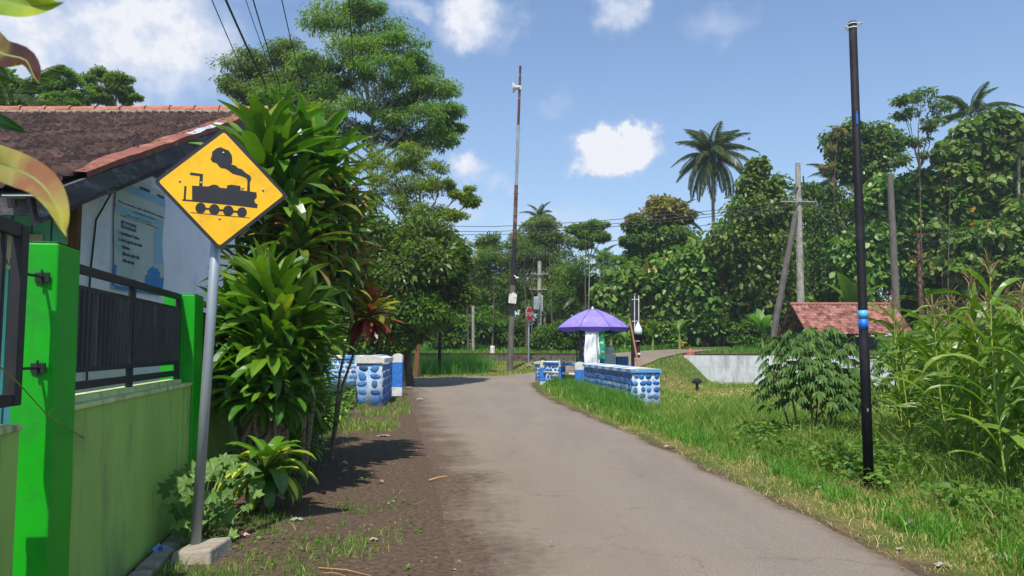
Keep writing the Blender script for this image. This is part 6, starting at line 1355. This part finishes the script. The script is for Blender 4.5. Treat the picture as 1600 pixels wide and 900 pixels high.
# ------------------------------------------------------------------ cassava
def cassava_leaf(m, c, az, size, r, st_):
    d = Vector((cos(az), sin(az), 0)); nrm_ = (d*.55+Vector((0, 0, .8))).normalized(); a = (d-nrm_*d.dot(nrm_)).normalized(); s_ = nrm_.cross(a)
    for k in range(7):
        an = (k-3)*.52; dr_ = (a*cos(an)+s_*sin(an)).normalized(); L2 = size*(1-.10*abs(k-3)); pw = size*.24; sd = nrm_.cross(dr_); tip = c+dr_*L2*.82+Vector((0, 0, -L2*.55)); md = c+dr_*L2*.5+Vector((0, 0, -L2*.15))
        m.add([c, md+sd*pw*.5, tip, md-sd*pw*.5], [(0, 1, 2, 3)] if False else [(0, 1, 2), (0, 2, 3)])
def cassava(px, d, label, stems, seed, sc=1.0):
    r = random.Random(seed); b = Vector((X(px, d), d, 0)); b.z = Hf(b.x, b.y); t = thing('cassava_plant', label, 'shrub', b, 0, 'cassava plants in the field'); m = MB(); st_ = MB()
    for (px0, tpx, tpy, dd, w_) in stems:
        c = P(tpx, tpy, d+dd)-b; s0 = Vector((X(px0, d)-b.x, dd*.6, -.05)); st_.tube([s0, s0.lerp(c, .5)+Vector((r.uniform(-.06, .06), 0, .03)), c], [.02, .016, .008], 6, cap=False)
        n_ = int(46*w_)
        for k in range(n_):
            f = k/n_; az = k*2.4; p = s0.lerp(c, 1-.42*f**1.1); ln = (.14+.36*f**.6)*w_**.3*r.uniform(.7, 1.15)*sc; q = p+Vector((cos(az)*ln, sin(az)*ln, .12*(1-f)-.10*f)); cassava_leaf(m, q, az, r.uniform(.15, .21)*sc, r, st_)
            if k % 3 == 0: st_.tube([p, q], .0035, 3, cap=False)
    m.build('foliage', LM['cassava_leaf'], t); st_.build('stems', M['stem_brown'], t, smooth=True)
cassava(1268, 13.2, 'dark green cassava shrub with drooping finger leaves left of the black pole', [(1250, 1225, 535, .1, 1.1), (1262, 1255, 522, -.3, 1.2), (1275, 1290, 520, .3, 1.2), (1290, 1318, 545, 0, 1.0), (1245, 1215, 580, .4, .8), (1280, 1270, 570, -.5, .9), (1284, 1330, 590, -.3, .8)], 3, 1.05)
cassava(1415, 14.5, 'cassava shrub partly hidden between the black pole and the maize', [(1405, 1395, 545, 0, 1.0), (1415, 1420, 525, .3, 1.0), (1430, 1450, 510, 0, 1.1), (1440, 1480, 515, .4, 1.1), (1445, 1465, 545, -.3, 1)], 4, 1.05)
cassava(1530, 16.0, 'cassava shrub farther right behind the maize', [(1515, 1505, 505, 0, 1.0), (1530, 1540, 500, .3, 1.0), (1550, 1575, 500, 0, 1.1), (1560, 1600, 505, 0, 1.1)], 5, 1.1)
cassava(1340, 15.5, 'small low cassava sprout between the bigger cassava and the black pole', [(1335, 1335, 600, 0, .6), (1345, 1320, 620, 0, .5)], 6, .9)

# ------------------------------------------------------------------ maize patch
def corn_meshes(seed):
    r = random.Random(seed); h = r.uniform(2.0, 2.3); m = MB(); st_ = MB(); ta = MB(); lx_ = r.uniform(-.08, .08)
    def sp(f): return Vector((lx_*f*f, .05*sin(f*3+seed), h*f))
    st_.tube([sp(f) for f in (-.03, .25, .5, .75, 1)], [.011, .010, .009, .007, .004], 6, cap=False)
    a0 = r.uniform(0, 6.28); nl = 15
    for k in range(nl):
        f = .10+.80*k/(nl-1); az = a0+(k % 2)*pi+r.uniform(-.5, .5); strap(m, sp(f), az, radians(r.uniform(50, 74)), r.uniform(.70, 1.05)*(.65+.45*sin(pi*f)), r.uniform(.055, .085), r.uniform(1.5, 2.9), 10, .22, roll=r.uniform(-1.2, 1.2), wav=.10, prof=lambda f_: min(1, f_*5+.35)*(1-max(0, (f_-.35)/.65)**1.5))
    for k in range(13):
        az = k*2.4; strap(ta, sp(.985)+Vector((0, 0, .012*k)), az, radians(r.uniform(35, 85)), r.uniform(.20, .34), .012, r.uniform(.3, 1.6), 5, .3)
    out = []
    for mm, mat_, nm in ((m, LM['corn_leaf'], 'leaves'), (st_, M['cornstem'], 'stalk'), (ta, LM['tassel'], 'tassel')):
        o = mm.build(nm, mat_); out.append(o.data); o.data.name = nm; bpy.data.objects.remove(o)
    return out
M['cornstem'] = pm('maize_stalk', hexc('aab04c'), hexc('94a044'), 8, .6, .2, stretch=(1, 1, .3), stain=hexc('b59a58'), stain_scale=4)
CMs = [corn_meshes(s_) for s_ in range(5)]
r = random.Random(77); spots = []
yy = 7.55
while yy < 15.5:
    x0 = yy*(.508+.045*max(0, 10.6-yy)); x = x0+r.uniform(0, .3)
    while x < yy*.72+.6: spots.append((x+r.uniform(-.1, .1), yy+r.uniform(-.15, .15))); x += .31+.03*(yy-7)
    yy += .45+.03*(yy-7)
for (x, y) in spots[:290]:
    v = r.randrange(5); near = y < 9.3
    front = sorted(spots, key=lambda q: q[1]+.5*q[0])[:3]
    lab = 'tall green maize plant with dry tassel in the patch right of the black pole'
    t = thing('maize_plant', lab, 'maize plant', (x, y, Hf(x, y)), r.uniform(0, 6.3), 'maize plants in the patch right of the black pole')
    s_ = r.uniform(.86, 1.06)*(1.0 if y > 9 else .97); t.scale = (s_, s_, s_*r.uniform(.92, 1.05)); t.rotation_euler = (r.uniform(-.07, .07), r.uniform(-.07, .07), t.rotation_euler.z)
    for me, nm in zip(CMs[v], ('leaves', 'stalk', 'tassel')): o = bpy.data.objects.new(nm, me); COL.objects.link(o); o.parent = t
print('maize', len(spots))

# ------------------------------------------------------------------ grass
def grass(name, label, n, box, mask, hf, wf, mat, seed, bend=.5, kind=None):
    rng = np.random.RandomState(seed); x = rng.uniform(box[0], box[1], n*3); y = rng.uniform(box[2], box[3], n*3)
    p = mask(x, y); k = rng.uniform(0, 1, len(x)) < p; x, y = x[k][:n], y[k][:n]; n = len(x)
    if n == 0: print('no grass', name); return
    z = H(x, y) - .01; h = hf(x, y)*rng.uniform(.5, 1.25, n); w_ = wf*rng.uniform(.7, 1.3, n); az = rng.uniform(0, 2*pi, n); a2 = rng.uniform(0, 2*pi, n); bd_ = bend*rng.uniform(.1, 1.2, n)*h
    s_ = np.stack([np.cos(az), np.sin(az), 0*az], 1)*w_[:, None]*.5; b_ = np.stack([np.cos(a2), np.sin(a2), 0*az], 1)*bd_[:, None]; B_ = np.stack([x, y, z], 1)
    up = lambda f: np.stack([0*h, 0*h, h*f], 1)
    v = np.stack([B_-s_, B_+s_, B_+s_*.8+b_*.35+up(.55), B_-s_*.8+b_*.35+up(.55), B_+b_+up(.55+.42*(1-bend*.4))], 1).reshape(-1, 3); i = np.arange(n)[:, None]*5
    o = npmesh(name, v, [i+[0, 1, 2, 3], i+[3, 2, 4]], mat); o['kind'] = 'stuff'; tag(o, label, 'grass'); return o
NZ = lambda x, y, s_, sd: fbm(x*s_, y*s_, sd)
def notcorn(x, y): return 1.0
grass('grass', 'short yellowing grass along the right edge of the road', 60000, (.9, 6.5, 3.2, 20), lambda x, y: ((x > xr(y)+.02) & (x < xr(y)+1.9))*np.clip(.03+1.7*ss(NZ(x, y, 2.6, 1), .42, .6)*ss(x-xr(y), -.1, .5), 0, 1)/(1+.10*(y-3)), lambda x, y: .04+.16*ss(x-xr(y), .2, 1.4)*(.2+1.3*NZ(x, y, 4, 5)**1.5), .006, LM['grass_dry'], 1, .9)
grass('grass', 'fresh green grass between the road verge and the maize', 70000, (2.0, 8.5, 3.2, 20), lambda x, y: ((x > xr(y)+.35))*np.clip(ss(NZ(x, y, 1.3, 2)+.25*ss(x-xr(y), .3, 1.5), .42, .66), 0, 1)/(1+.12*(y-3)), lambda x, y: (.07+.50*ss(x-xr(y), .5, 1.9)*(.15+1.3*NZ(x, y, 1.9, 6)**1.5))*(1-.8*np.exp(-(((x-4.0)/.55)**2+((y-8.5)/.7)**2))), .009, LM['grass_green'], 2, .7)
grass('grass', 'rough green and straw-coloured grass field in front of the white wall', 90000, (1.0, 24, 16, 44), lambda x, y: ((x > xr(y)+.3) & (S(x, y) < -.15) & (ramp_h(x, y)[0] > 2.15) & ~((x > 2.2) & (x < 4.2) & (y > 20.8) & (y < 28.2)))*(.25+.9*NZ(x, y, .6, 3)), lambda x, y: .06+.40*NZ(x, y, .9, 8)**1.6*(1-.8*np.exp(-(((x-8.6)/1.9)**2+((y-34.5)/4.5)**2))), .018, LM['grass_green'], 3, .6)
grass('grass', 'straw-coloured dry stalks mixed into the field in front of the white wall', 30000, (4.0, 22, 13, 43), lambda x, y: ((S(x, y) < -.15) & (ramp_h(x, y)[0] > 2.3))*(.15+1.3*ss(NZ(x, y, .5, 31), .45, .62) + 1.0*np.exp(-(((x-8.6)/1.9)**2+((y-34.5)/4.5)**2))), lambda x, y: .06+.12*NZ(x, y, .8, 8), .014, LM['grass_dry'], 4, .9)
grass('grass', 'flattened dead straw lying along the right verge', 17000, (.9, 8, 3.2, 18), lambda x, y: (x > xr(y)-.05)*ss(NZ(x, y, 1.7, 66), .42, .62)/(1+.08*(y-3)), lambda x, y: .10+0*x, .0055, LM['grass_dry'], 22, 1.9)
grass('grass', 'bright tall grass tufts standing out of the right verge', 24000, (2.4, 8, 4.5, 20), lambda x, y: ((x > xr(y)+.5))*ss(NZ(x, y, 2.9, 61), .52, .62), lambda x, y: (.14+.22*NZ(x, y, 2, 62))*(1-.8*np.exp(-(((x-4.0)/.55)**2+((y-8.5)/.7)**2))), .010, LM['grass_lush'], 21, .8)
grass('tall_grass', 'tall lush grass in front of the long right bridge wall', 17000, (.9, 3.4, 18, 33.5), lambda x, y: ((x > xr(y)+.35) & (x < 3.15-.0*(y)))*np.clip(ss(x-xr(y), .25, .9)*(.35+NZ(x, y, 1.2, 3)), 0, 1), lambda x, y: .16+.42*ss(x-xr(y), .5, 1.4)*(.35+NZ(x, y, 1.6, 12)), .014, LM['grass_lush'], 5, .55)
grass('grass', 'lush grass in the shade around the cassava stems', 16000, (3.6, 8.5, 10.5, 17), lambda x, y: np.clip(ss(x-xr(y), 1.3, 2.2)*(NZ(x, y, .9, 13)+.2), 0, 1), lambda x, y: .18+.32*NZ(x, y, .9, 14), .011, LM['grass_lush'], 6, .55)
grass('grass', 'sparse grass tufts on the bare soil left of the road', 14000, (-4.2, -.2, 3.5, 20), lambda x, y: ((x < xl(y)-.35) & (x > -1.66-.1925*y+.1))*np.clip(ss(NZ(x, y, 2.6, 21), .54, .64), 0, 1)*(1-.9*ss(y, 6.3, 7.2)*(1-ss(y, 14, 16))), lambda x, y: .05+.07*NZ(x, y, 2, 22), .0055, LM['grass_green'], 7, .8)
grass('grass', 'yellowish grass beside the left bridge walls', 14000, (-8, -2.4, 14.5, 34), lambda x, y: ((x < xl(y)-.05) & ~((x > -4.9) & (x < -3.55) & (y > 21.4) & (y < 26.8)))*np.clip(ss(NZ(x, y, 1.5, 23), .40, .62), 0, 1), lambda x, y: .08+.16*NZ(x, y, 2, 24)+.25*(x < -5), .013, LM['grass_green'], 8, .7)
grass('grass', 'mown yellowish grass strip beyond the junction', 26000, (-16, 3.4, 38.1, 48), lambda x, y: ((S(x, y) < -.1) & (ramp_h(x, y)[0] > 1.9) & (y > 38.45))*(.5+.6*NZ(x, y, .8, 25)), lambda x, y: .06+.12*NZ(x, y, .6, 26), .022, LM['grass_dry'], 9, .7)
grass('grass', 'greener grass mixed into the strip beyond the junction', 22000, (-16, 3.2, 38.3, 48), lambda x, y: ((S(x, y) < -.1) & (ramp_h(x, y)[0] > 2.1) & (y > 38.8))*(.3+.9*NZ(x, y, .8, 27)), lambda x, y: .08+.14*NZ(x, y, .6, 28), .022, LM['grass_green'], 10, .7)
grass('tall_grass', 'tall dense green grass clump beyond the junction around the thin black pole', 15000, (-12, -.6, 39.3, 45), lambda x, y: (S(x, y) < -.4)*(1-ss(x, -2.6, -.8))*(.5+.6*NZ(x, y, .8, 29)), lambda x, y: .55+.55*NZ(x, y, .5, 30)*(1-ss(x, -3.5, -1)*.4), .028, LM['grass_lush'], 11, .45)
grass('grass', 'bright green grass field beyond the rails', 70000, (-32, 30, 30, 82), lambda x, y: ((S(x, y) > 3.2) & (S(x, y) < 26) & (np.abs(x) < y*.72) & (ramp_h(x, y)[0] > 2.3)) * (1/(1+.03*S(x, y))), lambda x, y: .22+.30*NZ(x, y, .4, 32), .045, LM['grass_lush'], 12, .5)
# broad-leaved ground weeds
def weeds(name, label, n, box, mask, zf, L0, seed, mat='weed_leaf', wr=.62):
    rng = np.random.RandomState(seed); x = rng.uniform(box[0], box[1], n*4); y = rng.uniform(box[2], box[3], n*4); p = mask(x, y); k = rng.uniform(0, 1, len(x)) < p; x, y = x[k][:n], y[k][:n]; n = len(x)
    z = H(x, y)+zf(x, y)*rng.uniform(.15, 1, n); C = np.stack([x, y, z], 1); A = unit(rng.normal(0, 1, (n, 3))*np.array([1, 1, .25])); B = unit(np.cross(A, unit(np.array([0, 0, 1.0])+rng.normal(0, .4, (n, 3))))); Ls = L0*rng.uniform(.6, 1.3, n)
    v, f = leaf_arrays(C, A, B, Ls, Ls*wr, 'oval', .25); o = npmesh(name, v, [f], LM[mat]); o['kind'] = 'stuff'; tag(o, label, 'weeds')
weeds('ground_weeds', 'low broad-leaved weeds around the black pole and under the maize', 24000, (3.3, 9.5, 5.2, 14.5), lambda x, y: np.clip(ss(x-xr(y), .9, 1.6)*ss(NZ(x, y, 1.1, 41)+.15*ss(x-xr(y), 1.5, 3), .38, .55), 0, 1), lambda x, y: .12+.38*NZ(x, y, .9, 42), .085, 1)
weeds('ground_weeds', 'small bright weeds along the inner road verge', 9000, (2.6, 7, 4.0, 16), lambda x, y: np.clip(ss(x-xr(y), .5, 1.1)*ss(NZ(x, y, 1.9, 43), .48, .64), 0, 1), lambda x, y: .05+.10*NZ(x, y, 2, 44), .045, 2, 'grass_lush', .35)
weeds('ground_weeds', 'small green weeds on the bare soil left of the road', 2500, (-3.6, -.2, 4.6, 16), lambda x, y: ((x < xl(y)-.2) & (x > -1.66-.1925*y+.1))*ss(NZ(x, y, 1.6, 71), .58, .68), lambda x, y: .03+.05*NZ(x, y, 2, 72), .04, 31, 'grass_lush', .4)
weeds('ground_weeds', 'broad leaves filling the ditch between the left bridge walls', 3500, (-8.5, -4.4, 17, 29), lambda x, y: ((x < xl(y)-.4))*1.0, lambda x, y: .25+.5*NZ(x, y, .6, 45), .14, 3, 'vine_leaf')
weeds('ground_weeds', 'dark green plants at the shaded foot of the dracaenas', 2600, (-4.4, -2.2, 8.2, 19), lambda x, y: ((x < -1.35-.135*y) & (x > -1.6-.1925*y))*1.0, lambda x, y: .15+.45*NZ(x, y, .9, 46), .12, 4, 'dracaena_leaf', .3)
weeds('ground_weeds', 'small brown and green clumps scattered over the field before the white wall', 9000, (4.5, 20, 14, 40), lambda x, y: (S(x, y) < -.4)*ss(NZ(x, y, .9, 47), .55, .68), lambda x, y: .10+.14*NZ(x, y, .6, 48), .09, 5, 'grass_dry', .5)

# ------------------------------------------------------------------ litter, stones, twigs
grass('grass', 'low grass and weeds spilling over the soil edge by the sign base', 5000, (-3.2, -.6, 5.2, 8), lambda x, y: ((x > -1.66-.1925*y+.15) & (x < -.9))*ss(NZ(x, y, 3.1, 81), .45, .6)*(1-ss(x, -1.9, -1.0)), lambda x, y: .04+.07*NZ(x, y, 3, 82), .005, LM['grass_lush'], 41, .9)
def litter(px, py, s_, mat, label, name='paper_scrap', cat='litter', tall=.3, seed=0):
    d = CAMZ*F/(py-545); x = X(px, d); r = random.Random(int(px*7+py)+seed); z = Hf(x, d)+(.06 if xl(d) < x < xr(d) else .012); m = MB(); vs = []
    n_ = 5; 
    for j in range(n_):
        for i in range(n_): vs.append((x+(i/(n_-1)-.5)*s_*(1+.3*sin(j*1.7+px)), d+(j/(n_-1)-.5)*s_*.7*(1+.3*cos(i*1.3)), z+s_*tall*r.random()*(.4+.6*sin(pi*i/(n_-1)))))
    m.add(vs, [(j*n_+i, j*n_+i+1, (j+1)*n_+i+1, (j+1)*n_+i) for j in range(n_-1) for i in range(n_-1)])
    o = m.build(name, mat); sm_ = o.modifiers.new('solid', 'SOLIDIFY'); sm_.thickness = .002; tag(o, label, cat, 'scraps of litter by the road'); return recenter(o)
M['pink_paper'] = pm('pink_white_wrapper', hexc('e6c9c6'), hexc('cf5f68'), 30, .5, .1); M['blue_bag'] = pm('blue_plastic_wrap', hexc('2f6fc4'), hexc('9fc0e2'), 30, .35, .1); M['dirty_white'] = pm('dirty_white_plastic', hexc('a8a194'), hexc('857c6e'), 12, .6, .1)
litter(385, 832, .10, M['pink_paper'], 'pink and white wrapper on the soil right of the sign base'); litter(259, 860, .10, M['blue_bag'], 'crumpled blue plastic wrapper left of the concrete sign base', tall=1.0)
litter(598, 752, .07, M['dirty_white'], 'small white scrap on the dark soil at the tip of the dracaena shadow', tall=.7); litter(540, 725, .10, M['dirty_white'], 'crushed white cup lying in the shadow beside the dracaenas', tall=.9); litter(470, 808, .10, M['dirty_white'], 'long whitish wrapper below the striped dracaena'); litter(602, 680, .22, M['dirty_white'], 'flat white sheet scrap on the verge near the left bridge wall', tall=.12)
litter(658, 626, .22, M['dirty_white'], 'round whitish scrap on the asphalt right of the left bridge wall', tall=.2); litter(640, 607, .3, M['dirty_white'], 'farthest white scrap on the road near the junction', tall=.1); litter(588, 838, .07, M['dirty_white'], 'pale scrap on the bare soil nearest the camera', tall=.3)
litter(1045, 698, .16, M['dirty_white'], 'white plastic scrap on the right road edge', tall=.3); litter(1172, 716, .12, M['dirty_white'], 'white crumpled scrap in the green verge left of the cassava shadow', tall=.6); litter(1272, 760, .12, M['dirty_white'], 'pale scrap on the verge left of the black pole foot'); litter(1412, 818, .08, M['dirty_white'], 'upright pale scrap in the verge below the black pole', tall=1.0)
litter(1394, 852, .06, M['dirty_white'], 'pale scrap on the right road edge near the lower right'); litter(1458, 877, .09, M['dirty_white'], 'white scrap at the lower right road edge', tall=.3); litter(1560, 868, .15, M['dirty_white'], 'torn whitish plastic in the grass at the lower right corner', tall=.3); litter(862, 852, .03, M['dirty_white'], 'tiny white speck on the middle of the road', tall=.5)
litter(920, 633, .3, M['dirty_white'], 'pale lump at the right road edge before the bridge wall', tall=.5)
def stick(p0, p1, rad, label):
    a = [(CAMZ*F/(p[1]-545)) for p in (p0, p1)]; q = [Vector((X(p[0], d), d, Hf(X(p[0], d), d)+.012+(.045 if xl(d) < X(p[0], d) else 0))) for p, d in zip((p0, p1), a)]
    m = MB(); m.tube([q[0], q[0].lerp(q[1], .5)+Vector((.01, .012, .01)), q[1]], [rad, rad*.8, rad*.5], 5); o = m.build('twig', M['bamboo']); tag(o, label, 'twig', 'fallen twigs'); recenter(o)
stick((505, 880), (585, 892), .006, 'long thin twig on the soil at the bottom left'); stick((510, 888), (548, 893), .004, 'short twig just below the long one at the bottom left'); stick((672, 748), (700, 747), .012, 'pale stick lying on the left part of the road')
# loose stones and dry leaves: too many to count
rng = np.random.RandomState(3)
def scatter_bits(name, label, cat, n, box, mask, s0, s1, mats, seed, flat=.5, lift=.0):
    rng = np.random.RandomState(seed); x = rng.uniform(box[0], box[1], n*4); y = rng.uniform(box[2], box[3], n*4); k = rng.uniform(0, 1, len(x)) < mask(x, y); x, y = x[k][:n], y[k][:n]; n = len(x)
    on = (x > xl(y)) & (x < xr(y)); tt_ = (x-xl(y))/(xr(y)-xl(y)); z = H(x, y)+np.where(on, .012+.03*np.sin(pi*np.clip(tt_, 0, 1)), 0)+lift; s_ = rng.uniform(s0, s1, n)
    dirs = np.array([[1, 0, 0], [.3, .95, 0], [-.8, .6, 0], [-.8, -.6, 0], [.3, -.95, 0], [0, 0, 1]]); v = []
    J = rng.uniform(.7, 1.3, (n, 6, 1)); v = dirs[None]*J*s_[:, None, None]*np.array([1, 1, flat]); v += np.stack([x, y, z-.002], 1)[:, None]; i = np.arange(n)[:, None]*6
    f = np.concatenate([i+[a, (a+1) % 5, 5] for a in range(5)]); o = npmesh(name, v.reshape(-1, 3), [f], mats, smooth=False); o['kind'] = 'stuff'; tag(o, label, cat)
lm('pebble', [(0, hexc('4a3d33')), (.7, hexc('75675a')), (1, hexc('a59a8b'))], rough=.9, trans=0); lm('dry_leaf_bit', [(0, hexc('4f3b28')), (.6, hexc('7d6244')), (1, hexc('b09468'))], rough=.9, trans=0)
edge_ = lambda x, y: np.where(x < .5, 1-ss(np.abs(x-xl(y)+.9), .3, 2.2), 1-ss(np.abs(x-xr(y)), .05, .35))
scatter_bits('pebbles', 'small loose stones and clods on the soil and road edges', 'pebbles', 3000, (-4, 4, 3.2, 24), lambda x, y: edge_(x, y)*(x > -1.66-.1925*y)/(1+.15*(y-3)), .004, .018, LM['pebble'], 5)
scatter_bits('dry_leaf_bits', 'dry brown leaf bits and straw along the right road edge', 'leaf litter', 2600, (.5, 5, 3.2, 30), lambda x, y: (1-ss(np.abs(x-xr(y)-.12), .04, .45))/(1+.10*(y-3)), .004, .016, LM['dry_leaf_bit'], 6, .25)
scatter_bits('dry_leaf_bits', 'dry brown leaf bits on the soil around the sign base', 'leaf litter', 700, (-3.6, -.4, 4.5, 16), lambda x, y: (x > -1.66-.1925*y+.05)*ss(NZ(x, y, 1.4, 51), .45, .65)*(x < xl(y)+.1), .006, .020, LM['dry_leaf_bit'], 7, .25)
# tiny bird in the sky
b = P(1170, 218, 55); m = MB(); m.tube([b-Vector((.12, 0, 0)), b, b+Vector((.14, 0, .03))], [.01, .05, .012], 6); m.add([b, b+Vector((-.05, .1, .25)), b+Vector((.1, .05, .02)), b+Vector((.02, -.1, .22))], [(0, 1, 2), (0, 2, 3)])
o = m.build('bird', M['black_metal']); tag(o, 'tiny dark bird flying right of the coconut palm', 'bird'); recenter(o)
# slight lens softness for things right in front of the camera
cd.dof.use_dof = True; cd.dof.focus_distance = 12; cd.dof.aperture_fstop = 9

# ------------------------------------------------------------------ humid air: one even, thin volume round the whole scene
m, t, p, o = nodes_of('humid_air'); t.nodes.remove(p)
pv = t.nodes.new('ShaderNodeVolumePrincipled'); pv.inputs['Color'].default_value = (.80, .88, 1.0, 1); pv.inputs['Density'].default_value = .0006; pv.inputs['Anisotropy'].default_value = .2
t.links.new(pv.outputs[0], o.inputs['Volume'])
hb = MB(); hb.box((0, 420, 11.5), (1300, 1010, 29)); ho = hb.build('haze', m); ho['kind'] = 'stuff'; tag(ho, 'thin humid haze in the air over the whole place', 'haze')
